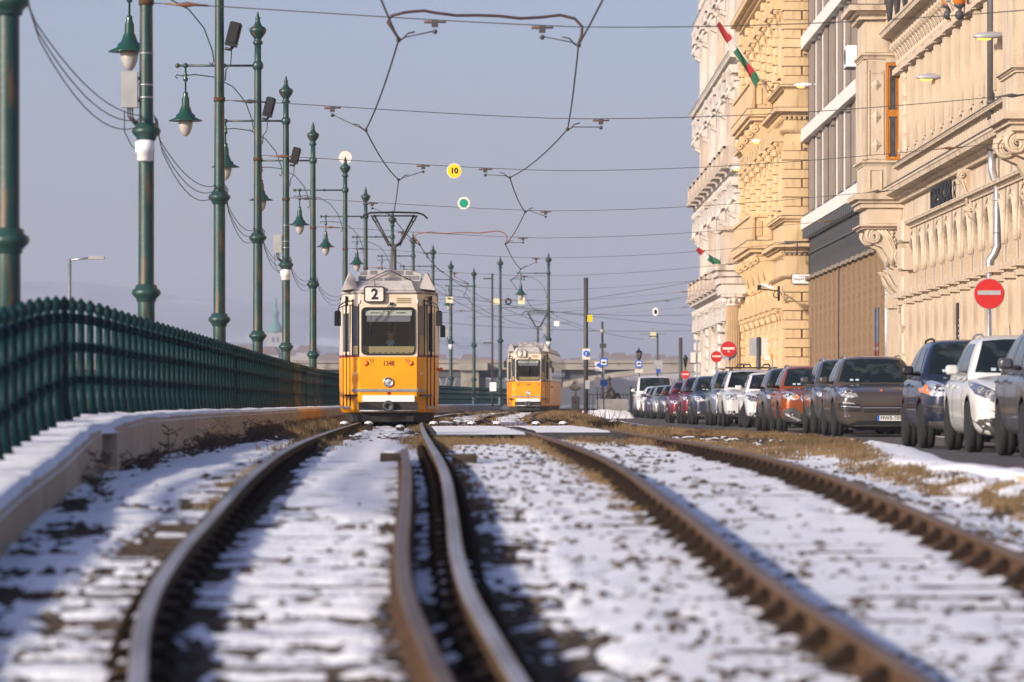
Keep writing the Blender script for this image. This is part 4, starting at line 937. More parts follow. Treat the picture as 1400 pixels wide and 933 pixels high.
TYPES = {
 'suv':  dict(L=4.85, W=1.93, Hh=1.69, hn=.93, hh=1.10, belt=1.07, ws0=1.42, ws1=2.12, r1=4.0, gc=.20, wr=.375, fa=.93, ra=3.80, roofw=.69),
 'suv2': dict(L=4.65, W=1.89, Hh=1.70, hn=.96, hh=1.12, belt=1.10, ws0=1.30, ws1=1.98, r1=4.05, gc=.25, wr=.36, fa=.92, ra=3.68, roofw=.71),
 'cross': dict(L=4.3, W=1.79, Hh=1.58, hn=.92, hh=1.06, belt=1.02, ws0=1.15, ws1=1.90, r1=3.75, gc=.21, wr=.34, fa=.86, ra=3.46, roofw=.72),
 'hatch': dict(L=4.1, W=1.74, Hh=1.48, hn=.80, hh=.98, belt=.95, ws0=1.02, ws1=1.80, r1=3.5, gc=.18, wr=.315, fa=.82, ra=3.32, roofw=.70),
 'sedan': dict(L=4.6, W=1.80, Hh=1.45, hn=.75, hh=.95, belt=.93, ws0=1.25, ws1=2.0, r1=3.5, gc=.17, wr=.32, fa=.88, ra=3.58, roofw=.68),
 'van':  dict(L=4.9, W=1.92, Hh=2.0, hn=1.02, hh=1.24, belt=1.2, ws0=.80, ws1=1.5, r1=4.75, gc=.22, wr=.34, fa=.9, ra=3.9, roofw=.82)}
def mir(poly): return [(-x, z) for x, z in poly[::-1]]
def car(label, typ, pm, X, Y, spec, heading=0.0, plate=None, name='parked_car'):
    D = TYPES[typ]; hw = D['W'] / 2; Hh, hh, hn, belt, gc, wr, L = D['Hh'], D['hh'], D['hn'], D['belt'], D['gc'], D['wr'], D['L']
    t = thing(name, label, spec.get('cat', 'car'), (X + hw, Y, CZ + ROAD), -heading, group='cars parked along the kerb')
    if typ not in BODY:
        bm = car_body(**D); sh = Shell(bm); me = bpy.data.meshes.new('body'); bm.to_mesh(me); bm.free(); BODY[typ] = (me, sh)
    me, sh = BODY[typ]; me = me.copy(); me.materials.append(pm); me.materials.append(M['black']); me.materials.append(M['plasticgrey'])
    if spec.get('clad', True):
        for p in me.polygons:
            if p.material_index == 0 and p.center.z < gc + spec.get('cladh', .13) and not p.center.z < .0: p.material_index = 2
    place('body', me, t)
    F = lambda poly, nm, m, off=.008, both=False, cuts=2: [bm_part(sh.front(pp, off, cuts), nm, m, t) for pp in ([poly, mir(poly)] if both else [poly])]
    # glass
    zb, zt = hh + .035, Hh - .10; wb = hw*.80; wt = hw*D['roofw']*.90
    F([(-wb, zb), (-wb*.5, zb-.01), (wb*.5, zb-.01), (wb, zb), (wt, zt), (wt*.5, zt+.025), (-wt*.5, zt+.025), (-wt, zt)], 'windscreen', M['carglass'], .006, cuts=3)
    for x in (-.7, -.55): F([(wb*x, zb+.02), (wb*x+.07, zb+.02), (wb*x+.07, zb+.06), (wb*x, zb+.06)], 'windscreen_sticker', M['shirt'], .010, cuts=0)
    ys0, ys1, rr = D['ws0'], D['ws1'], D['r1']
    for sg in (-1, 1):
        mid = lerp(ys1, rr, .42); z0, z1 = belt + .045, Hh - .13
        bm_part(sh.side([(ys0 + .42, z0), (mid - .04, z0), (mid - .04, z1), (ys1 + .22, z1 - .01)], sg, .006), 'side_window', M['carglass'], t)
        bm_part(sh.side([(mid + .04, z0), (rr - .28, z0), (rr - .34, z1 - .02), (mid + .04, z1)], sg, .006), 'side_window', M['carglass'], t)
        bm_part(sh.side([(rr - .2, z0 + .02), (lerp(rr, L, .45), z0 + .06), (rr - .05, z1 - .08), (rr - .24, z1 - .05)], sg, .006), 'quarter_window', M['carglass'], t)
        if sg < 0:
            for yy in (mid - .25, rr - .42): q = MB(); q.cbox(-hw - .02, -hw + .02, yy - .1, yy + .1, belt - .14, belt - .10, .01); q.build('door_handle', spec.get('handle', pm), t)
            for yy in (mid, lerp(ys0, ys1, .2), rr - .1):
                bm_part(sh.side([(yy - .006, gc + .2), (yy + .006, gc + .2), (yy + .006, belt), (yy - .006, belt)], sg, .003, 1), 'door_gap', M['black'], t)
        # mirror
        q = MB(); mx, my, mz = sg*(hw + .10), ys0 + .38, belt + .10
        q.loft([[Vector((mx + a*k, my + dy, mz + b*k)) for a, b in rrect(-.095, .095, -.07, .075, .05, 3)] for dy, k in ((-.075, .55), (-.06, .82), (-.02, .98), (.05, 1.0), (.065, .92))]); q.tube([(sg*(hw - .1), my + .05, mz - .06), (mx, my, mz - .04)], .026, 6)
        q.build('wing_mirror', spec.get('mirror', pm), t)
    # wheels
    ty, rm, dk = wheel_meshes(wr)
    for y in (D['fa'], D['ra']):
        for sg in (-1, 1):
            e = place('tyre', ty, None); e.name = 'wheel'; e.parent = t; e.location = (sg*(hw - .125), y, wr)
            if sg > 0: e.rotation_euler.z = math.pi
            if y == D['fa'] and spec.get('steer'): e.rotation_euler.z += spec['steer']
            place('rim', rm, e); place('brake_disc', dk, e)
    # front end
    for nm, poly, mm, off, both in spec['front']:
        sc_ = lambda P_: [(x*hw, z) for x, z in P_]
        F(sc_(poly), nm, M[mm] if isinstance(mm, str) else (mm or pm), off, both)
    for (x, z, r, mm) in spec.get('round', []):
        for s in (-1, 1):
            h, nr, i, d = sh.t.ray_cast(Vector((s*x*hw, -3, z)), Vector((0, 1, 0)))
            if h is None: continue
            q = MB(); q.lathe([(r, -.02), (r*1.05, .012), (r*.8, .02), (r*.7, .008), (.001, .014)], 16, (0, 0, 0), Matrix.Rotation(R(90), 3, 'X')); q.build('lamp_reflector', M[mm], t, h + Vector((0, -.008, 0)))
    hz = spec.get('plate_z', gc + .22)
    h, nr, i, d = sh.t.ray_cast(Vector((spec.get('plate_x', 0), -3, hz)), Vector((0, 1, 0)))
    if h is not None:
        q = MB(); q.box(-.26, .26, -.03, .0, -.055, .055); pl = q.build('number_plate', M['plate'], t, h + Vector((0, -.01, 0)))
        q = MB(); q.box(-.26, -.215, -.034, -.028, -.055, .055); q.build('plate_band', M['blue'], pl)
        q = MB()
        for b in ((-.27, .27, .055, .065), (-.27, .27, -.065, -.055), (-.27, -.26, -.055, .055), (.26, .27, -.055, .055)): q.box(b[0], b[1], -.034, .004, b[2], b[3])
        q.build('plate_frame', M['black'], pl)
        if plate: text(plate, .108, M['black'], pl, (.022, -.033, 0), .002, .0, .95)
        else:
            pass
    if spec.get('rails', True):
        for s in (-1, 1):
            xx = s*hw*D['roofw']*.86; q = MB()
            rz = lambda yy: (sh.t.ray_cast(Vector((xx, yy, 5)), Vector((0, 0, -1)))[0] or Vector((0, 0, Hh - .08))).z
            q.tube([(xx, ys1 + .15, rz(ys1 + .15) - .02), (xx, ys1 + .24, rz(ys1 + .24) + .035), (xx, ys1 + .5, rz(ys1 + .5) + .045)] + [(xx, yy, rz(yy) + .045) for yy in np.linspace(ys1 + .8, rr - .5, 4)] + [(xx, rr - .3, rz(rr - .3) - .02)], .018, 7); q.build('roof_rail', spec.get('railm', M['zinc']), t)
    if spec.get('aerial'): q = MB(); q.tube([(0, rr - .2, Hh - .02), (0, rr - .05, Hh + .16)], .006, 5); q.build('aerial', M['black'], t)
    # dark sill and bumper insert
    q = MB(); q.box(-hw*.66, hw*.66, .35, L - .4, gc - .06, gc + .02); q.build('underbody', M['under'], t)
    return t
def grille(z0, z1, w_, n, mm='black', bar='zinc'):
    out = [('grille', [(-w_, z1), (-w_*.9, z0), (w_*.9, z0), (w_, z1)], mm, .008, False)]
    for k in range(n): z = lerp(z0, z1, (k+.5)/n); out.append(('grille_bar', [(-w_*.94, z-.011), (w_*.94, z-.011), (w_*.94, z+.011), (-w_*.94, z+.011)], bar, .018, False))
    return out
lowgrille = lambda gc, w_=.6: [('lower_intake', [(-w_, gc+.15), (-w_*.85, gc+.03), (w_*.85, gc+.03), (w_, gc+.15)], 'black', .008, False)]
P_brown = paint('bronze brown paint', (.095, .075, .062), metal=.35, amt=(.62, .88))
P_white = paint('white car paint', (.66, .67, .64), (.36, .33, .29), metal=0, amt=(.52, .78))
P_white2 = paint('clean white car paint', (.72, .72, .71), (.42, .39, .35), metal=0, amt=(.6, .85))
P_navy = paint('navy paint', (.016, .024, .05), (.09, .085, .08), metal=.4)
P_grey = paint('mid grey paint', (.10, .10, .11), (.19, .18, .165), metal=.5)
P_orange = paint('copper orange paint', (.36, .085, .022), (.13, .075, .045), metal=.45, amt=(.58, .85))
P_dgrey = paint('dusty dark grey paint', (.075, .072, .07), (.2, .18, .16), metal=.4, amt=(.45, .7))
P_blue = paint('slate blue paint', (.055, .07, .105), (.15, .145, .14), metal=.5)
P_silverblue = paint('silver blue paint', (.21, .24, .29), (.2, .19, .18), metal=.5)
P_maroon = paint('maroon paint', (.16, .012, .03), (.14, .09, .08), metal=.3)
P_silver = paint('silver paint', (.38, .39, .40), (.24, .22, .2), metal=.6)
# front of the brown one, in half widths and metres
S_brown = dict(front=[('headlight', [(.50, .83), (.66, .80), (.84, .83), (.90, .91), (.84, .99), (.72, 1.02), (.60, .95)], 'lens', .01, True),
    ('side_intake', [(.44, .53), (.80, .515), (.90, .56), (.90, .69), (.82, .72), (.46, .67)], 'black', .008, True), ('intake_bar', [(.46, .60), (.86, .62), (.86, .64), (.46, .62)], 'zinc', .018, True), ('intake_bar', [(.46, .565), (.87, .57), (.87, .585), (.46, .58)], 'plasticgrey', .016, True),
    ('daytime_light', [(.55, .665), (.84, .69), (.82, .72), (.6, .70)], 'lens', .012, True),
    ('grille', [(-.42, .64), (-.37, .50), (.37, .50), (.42, .64)], 'black', .008, False), ('grille_bar', [(-.4, .59), (.4, .59), (.4, .605), (-.4, .605)], 'zinc', .016, False), ('grille_bar', [(-.38, .545), (.38, .545), (.38, .56), (-.38, .56)], 'plasticgrey', .016, False),
    ('fog_lamp', [(.66, .40), (.8, .41), (.78, .46), (.68, .455)], 'lensdark', .01, True), ('lower_intake', [(-.5, .335), (-.8, .22), (.8, .22), (.5, .335)], 'black', .008, False), ('bumper_lip', [(-.85, .25), (-.8, .22), (.8, .22), (.85, .25)], 'plasticgrey', .02, False),  # black lower intake also carries the shadow below the bumper in its colour
    ('badge', [(-.03, .93), (.03, .93), (.025, .97), (-.025, .97)], 'amber', .01, False), ('bonnet_line', [(.52, 1.06), (.535, 1.06), (.44, .86), (.425, .86)], 'black', .003, True)],
    round=[(.70, .91, .075, 'chrome')], plate_z=.385, cladh=.08, plate_x=.16)
S_white = dict(front=[('headlight', [(.52, .76), (.68, .70), (.92, .82), (.95, .93), (.98, 1.02), (.88, .98), (.70, .88)], 'lensdark', .012, True),
    ('grille', [(-.44, .86), (-.40, .60), (.40, .60), (.44, .86)], 'black', .008, False), ('grille_bar', [(-.42, .72), (.42, .72), (.42, .735), (-.42, .735)], 'chrome', .018, False), ('grille_bar', [(-.42, .79), (.42, .79), (.42, .805), (-.42, .805)], 'chrome', .018, False),
    ('bumper_cladding', [(.30, .44), (.35, .26), (.93, .26), (.95, .46), (.80, .48)], 'plasticgrey', .009, True), ('fog_surround', [(.50, .42), (.55, .34), (.72, .34), (.80, .42), (.74, .49), (.56, .49)], 'chrome', .018, True), ('fog_lamp', [(.53, .42), (.57, .36), (.70, .36), (.76, .42), (.71, .475), (.58, .475)], 'black', .024, True),
    ('tow_cover', [(.62, .60), (.68, .57), (.73, .60), (.68, .585)], 'plasticgrey', .008, True)], round=[(.63, .42, .05, 'lensdark'), (.74, .82, .06, 'lens'), (.85, .88, .05, 'lens')], cladh=.05, plate_z=.5, aerial=True)
S_navy = dict(front=[('headlight', [(.60, .80), (.86, .80), (.96, .86), (.96, 1.0), (.8, 1.04), (.66, .98)], 'lens', .01, True), ('indicator', [(.88, .82), (.975, .86), (.975, .98), (.90, 1.0)], 'amber', .013, True),
    ('side_intake', [(.62, .66), (.66, .52), (.92, .56), (.90, .70)], 'black', .008, True), ('intake_bar', [(.64, .62), (.91, .645), (.91, .66), (.64, .635)], 'plasticgrey', .014, True), ('lower_bumper', [(-.9, .42), (-.8, .27), (.8, .27), (.9, .42)], 'plasticgrey', .012, False)] + grille(.62, .84, .40, 3), round=[(.76, .92, .06, 'chrome')], mirror=M['black'], railm=M['black'], cladh=.12)
S_orange = dict(front=[('headlight', [(.46, .80), (.60, .76), (.84, .80), (.92, .93), (.78, .96), (.62, .93), (.52, .88)], 'lens', .01, True), ('indicator', [(.48, .81), (.58, .785), (.62, .84), (.54, .87)], 'amber', .016, True),
    ('grille_surround', [(-.42, .90), (-.46, .80), (-.33, .64), (.33, .64), (.46, .80), (.42, .90)], 'chrome', .012, False), ('grille', [(-.38, .875), (-.41, .80), (-.30, .665), (.30, .665), (.41, .80), (.38, .875)], 'black', .018, False)] +
    [('grille_bar', [(x-.016, .675), (x+.016, .675), (x+.016, .865), (x-.016, .865)], 'chrome', .026, False) for x in (-.30, -.18, -.06, .06, .18, .30)] +
    [('bumper_cladding', [(-.97, .52), (-.9, .22), (.9, .22), (.97, .52), (.62, .60), (.40, .44), (-.40, .44), (-.62, .60)], 'plasticgrey', .010, False), ('skid_plate', [(.42, .30), (.5, .27), (.84, .42), (.82, .46)], 'zinc', .022, True), ('lower_intake', [(-.42, .42), (-.5, .28), (.5, .28), (.42, .42)], 'black', .02, False)],
    round=[(.68, .44, .05, 'lensdark'), (.72, .87, .055, 'chrome')], mirror=M['black'], plate_z=.55)
def S_gen(hn, gc, lights='lens', style=0, **k):
    a = hn - .09; hl = [[(.50, a-.06), (.88, a-.03), (.95, a+.07), (.70, a+.07)], [(.56, a-.10), (.9, a-.10), (.93, a+.08), (.58, a+.08)], [(.52, a-.07), (.8, a-.10), (.95, a+.02), (.92, a+.10), (.66, a+.05)]][style % 3]
    d = dict(front=[('headlight', hl, lights, .01, True), ('fog_lamp', [(.62, gc+.14), (.84, gc+.14), (.84, gc+.22), (.64, gc+.22)], 'black', .01, True), ('fog_light', [(.70, gc+.155), (.8, gc+.155), (.8, gc+.21), (.70, gc+.21)], 'lens', .016, True)] + grille(a - .16, a + .03, .42, 3) + lowgrille(gc), round=[(.74, a, .05, 'chrome')], plate_z=gc + .22)
    d.update(k); return d
XW = 6.40
cars = [
 ('mid grey car cut off by the right edge, only its rear wheel and flank showing', 'suv2', P_grey, 6.42, 54.5, S_gen(.96, .25, 'lens', 2)),
 ('dusty white SUV with black swept headlights and chrome fog lamp rings at the right', 'suv', P_white, 6.42, 61.2, S_white),
 ('navy blue SUV with orange cornered headlight, tucked behind the white SUV', 'suv2', P_navy, 6.25, 66.6, S_navy),
 ('bronze brown SUV facing the camera with round eyed headlights and plate MWB-789', 'suv', P_brown, 6.62, 90.0, S_brown),
 ('grey car almost hidden behind the bronze brown SUV, only its mirror and left flank showing', 'suv2', P_grey, 6.64, 96.4, S_gen(.96, .25)),
 ('copper orange crossover with chrome barred grille and black bumper cladding', 'cross', P_orange, 6.16, 101.2, S_orange),
 ('dusty dark grey car peeping out behind the copper orange crossover, black mirror', 'cross', P_dgrey, 6.12, 106.5, S_gen(.92, .21, mirror=M['black'])),
 ('bright white crossover with its front wheels turned, left of the copper orange one', 'cross', P_white2, 6.50, 122.5, S_gen(.92, .21, 'lensdark', 2, steer=.35, rails=False)),
 ('white boxy estate with a black roof rack, beside the crossover with turned wheels', 'suv2', P_white2, 6.16, 128.0, S_gen(.96, .25, 'lens', 1, mirror=M['plasticgrey'], railm=M['black'])),
 ('silver blue SUV with orange tinted headlight corner, left of the white boxy estate', 'suv2', P_silverblue, 6.02, 133.4, S_gen(.96, .25, 'lens', 2, mirror=M['navy'] if 'navy' in M else M['black'])),
 ('slate blue people carrier with pale headlight, between the maroon cars and the silver blue SUV', 'cross', P_blue, 5.72, 139.6, S_gen(.92, .21, 'lens', 2, rails=False)),
 ('maroon car with its windscreen partly hidden by the slate blue people carrier', 'cross', P_maroon, 5.60, 145.6, S_gen(.92, .21, rails=False)),
 ('smaller maroon car half hidden, leftmost of the two maroon ones', 'hatch', P_maroon, 5.42, 152.0, S_gen(.80, .18, rails=False)),
 ('dark grey hatchback with pale headlight and chrome lower lip, left of the maroon pair', 'hatch', P_grey, 6.28, 186.0, S_gen(.80, .18, 'lens', 2, rails=False)),
 ('silver hatchback between the dark grey hatchback and the white van', 'hatch', P_silver, 6.08, 191.0, S_gen(.80, .18, 'lens', 1, rails=False)),
 ('dark blue saloon squeezed behind the silver hatchback', 'sedan', P_blue, 6.02, 196.5, S_gen(.75, .17, rails=False)),
 ('white hatchback directly in front of the white van', 'hatch', P_white2, 6.0, 203.0, S_gen(.80, .18, rails=False)),
 ('tall white van at the far end of the row of parked cars', 'van', P_white2, 5.98, 212.0, S_gen(1.02, .22, 'lens', 1, rails=False, cat='van'))]
for i, (lb, ty, pm, X, Y, sp) in enumerate(cars):
    car(lb, ty, pm, X, Y, sp, heading=0, plate='MWB-789' if i == 3 else None, name='parked_van' if ty == 'van' else 'parked_car')
# roof load on the white boxy estate: crossbars with ski carriers
t = thing('roof_carrier', 'black crossbars with clamps lying across the roof of the white boxy estate', 'roof rack', (7.1, 129.9, CZ + ROAD + 1.72))
q = MB(); q.box(-.75, .75, -.04, .04, 0, .04); q.box(-.75, .75, .9, .98, 0, .04); q.build('crossbar', M['black'], t)
q = MB()
for x in (-.35, -.15, .42): q.tube([(x-.1, 0, .04), (x-.08, 0, .11), (x+.08, 0, .12), (x+.12, 0, .05)], .025, 6)
q.build('clamp', M['dark'], t)
# ---------------------------------------------------------------- facades on the right
def stonemat(name, a, b, stain, **k): return mat(name, a, b, sc=1.2, rough=.85, c3=stain, sc3=1.8, t3=(.50, .74), st3=(1.6, 1.6, .22), bump=.6, bsc=16, **k)
M['beige'] = stonemat('beige plaster', (.56, .465, .345), (.49, .40, .295), (.27, .20, .145))
M['yellowp'] = stonemat('yellow plaster', (.64, .47, .265), (.58, .42, .23), (.36, .24, .12))
M['greyst'] = stonemat('pale limestone', (.62, .57, .51), (.54, .49, .43), (.22, .185, .16))
M['greywarm'] = stonemat('warm limestone', (.54, .45, .36), (.46, .38, .30), (.2, .16, .13))
M['modern'] = stonemat('grey brown render', (.27, .22, .175), (.23, .19, .15), (.16, .13, .11))
M['pebble'] = mat('brown pebble dash and arch shade', (.27, .18, .10), (.20, .13, .072), sc=14, rough=.95, c3=(.13, .085, .05), sc3=2.5, t3=(.55, .75), st3=(1, 2.2, .25), bump=1, bsc=9)
M['whiteband'] = mat('white painted band', (.68, .655, .60), (.62, .595, .545), sc=1.5, rough=.7)
M['slate'] = mat('dark flashing', (.055, .052, .055), (.09, .085, .085), sc=4, rough=.6)
M['orangewood'] = mat('varnished window timber', (.50, .19, .02), (.40, .14, .015), sc=4, st=(4, 4, .5), rough=.35, coat=.4)
M['fin'] = mat('grey metal fin', (.11, .11, .115), (.08, .08, .085), sc=3, rough=.5, metal=.3)
M['glowwarm'] = mat('lamp lens', (.8, .45, .1), rough=.3, emit=(1, .5, .08, 1.6))
M['darkpipe'] = mat('dark downpipe', (.075, .07, .07), (.1, .095, .09), sc=4, rough=.5)
MC = {}
class Bd:
    def __init__(s, name, label, m): s.r = thing(name, label, 'building', (12, 100, 0)); s.m = m; s.o = Vector((12, 100, 0))
    def box(s, name, x0, x1, y0, y1, h0, h1, m=None, bev=0):
        m = m or s.m; key = (name, round(x1-x0, 3), round(y1-y0, 3), round(h1-h0, 3), m.name, bev)
        if key not in MC:
            q = MB(); dx, dy, dz = (x1-x0)/2, (y1-y0)/2, (h1-h0)
            if bev:
                vs = [(-dx+bev, -dy+bev, 0+bev), (dx, -dy+bev, bev)]; b = bev
                q.add([(dx, -dy, 0), (dx, dy, 0), (dx, dy, dz), (dx, -dy, dz), (-dx+b, -dy, 0), (-dx+b, dy, 0), (-dx+b, dy, dz), (-dx+b, -dy, dz), (-dx, -dy+b, b), (-dx, dy-b, b), (-dx, dy-b, dz-b), (-dx, -dy+b, dz-b)],
                      [(0,1,2,3), (0,3,7,4), (1,5,6,2), (0,4,5,1), (3,2,6,7), (4,7,11,8), (5,9,10,6), (4,8,9,5), (7,6,10,11), (8,11,10,9)])
            else: q.box(-dx, dx, -dy, dy, 0, dz)
            MC[key] = q.mesh(name, m)
        return place(name, MC[key], s.r, Vector(((x0+x1)/2, (y0+y1)/2, h0 + CZ)) - s.o)
    def put(s, name, me, x, y, h, rz=0, parent=None):
        o = place(name, me, s.r, Vector((x, y, h + CZ)) - s.o, rz); return o
    def raw(s, q, name, m=None): return q.build(name, m or s.m, s.r, -s.o + Vector((0, 0, CZ)))
    def prof(s, name, prof, y0, y1, h, x, m=None):        # moulding: profile (out, up) run along y
        key = (name, tuple(prof), round(y1-y0, 3), (m or s.m).name)
        if key not in MC:
            q = MB(); q.prism([(0, prof[0][1])] and [(-a, b) for a, b in prof] , 0, y1-y0, 'y'); MC[key] = q.mesh(name, m or s.m)
        return place(name, MC[key], s.r, Vector((x, y0, h + CZ)) - s.o)
CORN = lambda d, t: [(-.1, 0), (d*.25, 0), (d*.3, t*.25), (d*.45, t*.3), (d*.5, t*.5), (d*.9, t*.55), (d*.95, t*.8), (d, t*.85), (d, t), (-.1, t)]
def scroll_mesh(name, w_, hgt, dep, m):              # console: S shaped bracket, top at z=0, against x=0, reaching to -dep
    out = [(0, 0), (-dep, 0), (-dep*1.02, -.12*hgt), (-dep*.92, -.22*hgt), (-dep*.7, -.30*hgt), (-dep*.5, -.42*hgt), (-dep*.42, -.6*hgt), (-dep*.34, -.8*hgt), (-dep*.22, -.95*hgt), (0, -hgt)]
    q = MB(); q.prism(out, -w_/2, w_/2, 'y')
    RX = Matrix.Rotation(R(90), 3, 'X')
    for yy in (-w_/2, w_/2):
        for cx, cz, r in ((-dep*.80, -.12*hgt, .15*dep + .04), (-dep*.20, -.80*hgt, .16*dep + .03)):
            q.lathe([(r, -.03), (r, .03), (r*.75, .05), (r*.6, .03), (r*.35, .03), (r*.3, .06), (.001, .07)], 14, (cx, yy, cz), RX if yy < 0 else Matrix.Rotation(R(-90), 3, 'X'))
        q.tube([(-dep*.72, yy, -.26*hgt), (-dep*.45, yy, -.45*hgt), (-dep*.34, yy, -.7*hgt)], .035*max(dep, .8), 5)
    return q.mesh(name, m)
def arch_mesh(w_, hgt, thick, m, r_in, spring, pointed=False):
    n = 12; inn = [(-r_in, 0)] + [(-r_in*math.cos(math.pi*k/n), spring + r_in*math.sin(math.pi*k/n)*(1.25 if pointed else 1)) for k in range(n+1)] + [(r_in, 0)]
    out = [(-w_/2, 0)]
    for a, b in inn[1:-1]:
        k = min(w_/2 / max(abs(a), 1e-5), (hgt - spring) / max(b - spring, 1e-5)); out.append((a*k, spring + (b - spring)*k))
    out += [(w_/2, 0)]; q = MB(); L = len(inn)
    vs = [(0, a, b) for a, b in out] + [(0, a, b) for a, b in inn] + [(thick, a, b) for a, b in out] + [(thick, a, b) for a, b in inn]; fs = []
    for k in range(L-1): fs += [(k, k+1, L+k+1, L+k), (L+k, L+k+1, 3*L+k+1, 3*L+k), (2*L+k, 3*L+k, 3*L+k+1, 2*L+k+1)]
    q.add(vs, fs)
    # archivolt moulding, proud of the panel
    q.tube([(-.02, a*1.13, spring + (b - spring)*1.13) for a, b in inn[1:-1]], .055, 6)
    q.tube([(-.01, a*1.33, spring + (b - spring)*1.33) for a, b in inn[1:-1]], .035, 6)
    return q.mesh('arch_panel', m)
def window_obj(B, x, y, h, w_, hgt, fm, gm, depth=.25, pediment=None, name='window'):
    """window on a wall facing -x: surround, recessed pane"""
    key = ('win', w_, hgt, fm.name, depth)
    if key not in MC:
        q = MB(); t = .16
        q.box(-.08, .06, -w_/2 - t, -w_/2, 0, hgt); q.box(-.08, .06, w_/2, w_/2 + t, 0, hgt); q.box(-.08, .06, -w_/2 - t, w_/2 + t, hgt, hgt + t); q.box(-.16, .06, -w_/2 - t - .05, w_/2 + t + .05, -.14, 0)
        a = q.mesh('window', fm); q = MB(); q.box(-.004, .03, -w_/2, w_/2, 0, hgt); b = q.mesh('pane', gm)
        q = MB(); q.box(-.03, .03, -.035, .035, 0, hgt); q.box(-.03, .03, -w_/2, w_/2, hgt*.68, hgt*.68+.07); q.box(-.03, .02, -w_/2, -w_/2+.07, 0, hgt); q.box(-.03, .02, w_/2-.07, w_/2, 0, hgt); c = q.mesh('sash', M['offwhite'])
        MC[key] = (a, b, c)
    a, b, c = MC[key]; o = B.put(name, a, x, y, h); place('pane', b, o); place('sash', c, o); return o
# ---- beige palace (nearest)
Bg = Bd('beige_palace', 'nearest beige palace with pilasters, blind arches, a corner bay on scroll brackets and dark lettering', M['beige'])
Y0, Y1 = 66.0, 134.6
Bg.box('wall', 12.35, 24, Y0, 140.4, -.62, 5.45); Bg.box('wall', 12, 24, Y0, 139.79, 5.45, 22)
Bg.box('plinth', 11.8, 12.3, Y0, 139.7, -.62, .55)
arch = arch_mesh(2.5, 2.12, .34, M['beige'], .78, .55, True)
cap = [(0, 0), (.04, 0), (.06, .12), (.14, .16), (.16, .26), (.26, .30), (.26, .40), (0, .40)]
yb = [Y0 + 1.6]
k = 0
while yb[-1] < Y1 - 2.4: yb.append(yb[-1] + 2.6)
for i, y in enumerate(yb):
    Bg.box('pilaster', 11.72, 12.36, y - .36, y + .36, .55, 2.95); Bg.box('pilaster_panel', 11.68, 11.73, y - .22, y + .22, .8, 2.7)
    Bg.box('capital', 11.64, 12.36, y - .44, y + .44, 2.95, 3.08); Bg.box('capital', 11.56, 12.36, y - .52, y + .52, 3.16, 3.32); Bg.box('capital_neck', 11.70, 12.36, y - .38, y + .38, 3.08, 3.16)
    if i < len(yb) - 1:
        Bg.put('arch_panel', arch, 12.0, y + 1.3, 3.33)
        q = 'blind'; Bg.box('arch_recess', 12.33, 12.36, y + .55, y + 2.05, 3.34, 4.95, M['pebble'])  # recess coloured brown to stand in for the shading inside the arch
        Bg.box('jamb', 11.9, 12.36, y + .37, y + .62, .55, 3.3); Bg.box('jamb', 11.9, 12.36, y + 1.98, y + 2.23, .55, 3.3)
    # upper order
    Bg.box('pilaster', 11.76, 12.02, y - .30, y + .30, 7.35, 10.0); Bg.box('pilaster_strip', 11.70, 11.77, y - .12, y + .12, 7.6, 9.8)
    Bg.box('capital', 11.66, 12.02, y - .40, y + .40, 10.0, 10.14)
    window_obj(Bg, 12.0, y + 1.3, 7.75, 1.05, 2.1, M['beige'], M['winglass'])
    Bg.box('window_hood', 11.66, 12.02, y + .5, y + 2.1, 10.02, 10.2)
    Bg.box('window_pier', 11.9, 12.02, y + .42, y + .60, 7.35, 10.0); Bg.box('window_pier', 11.9, 12.02, y + 2.0, y + 2.18, 7.35, 10.0)
    window_obj(Bg, 12.0, y + 1.3, 12.7, 1.05, 1.9, M['beige'], M['winglass']); Bg.box('pilaster', 11.8, 12.02, y - .28, y + .28, 12.2, 16.4)
    q = MB(); q.prism([(-1.2, 0), (1.2, 0), (0, .95)], -.5, .05, 'x'); key = 'pedbeige'
    if key not in MC: MC[key] = q.mesh('gable', M['beige'])
    Bg.put('gable', MC[key], 11.95, y + 1.3, 11.35)
    q = MB(); q.add([(-.58, -1.28, -.02), (.05, -1.28, -.02), (.05, 0, 1.0), (-.58, 0, 1.0), (-.58, 1.28, -.02), (.05, 1.28, -.02)], [(0,1,2,3), (3,2,5,4)])
    q.add([(-.58, -1.28, .04), (.05, -1.28, .04), (.05, 0, 1.07), (-.58, 0, 1.07), (-.58, 1.28, .04), (.05, 1.28, .04)], [(0,3,2,1), (3,4,5,2)])
    if 'gabroof' not in MC: MC['gabroof'] = q.mesh('gable_flashing', M['slate'])
    Bg.put('gable_flashing', MC['gabroof'], 11.95, y + 1.3, 11.35)
    for yy in (y, y + .87, y + 1.73):
        if 'scr1' not in MC: MC['scr1'] = scroll_mesh('console', .34, 1.0, .42, M['beige'])
        Bg.put('console', MC['scr1'], 12.0, yy, 10.98)
        if 'ball' not in MC: q = MB(); q.sphere((0, 0, 0), .13, 7); q.sphere((0, 0, -.24), .07, 6); MC['ball'] = q.mesh('drop_ornament', M['beige'])
        Bg.put('drop_ornament', MC['ball'], 11.84, yy + .43, 10.35)
for z, d, t in ((5.25, .22, .2), (6.12, .62, .42), (10.95, .75, .42), (16.4, .9, .5), (12.1, .25, .14)):
    Bg.prof('cornice', CORN(d, t), Y0, 134.58, z, 12.0)
Bg.box('cornice_flashing', 11.36, 12.0, Y0, 134.58, 6.545, 6.575, M['slate'])
Bg.prof('string_course', CORN(.34, .2), Y0, 134.58, 7.08, 12.0); Bg.box('string_flashing', 11.64, 12.0, Y0, 134.58, 7.283, 7.305, M['slate'])
y = Y0 + .3
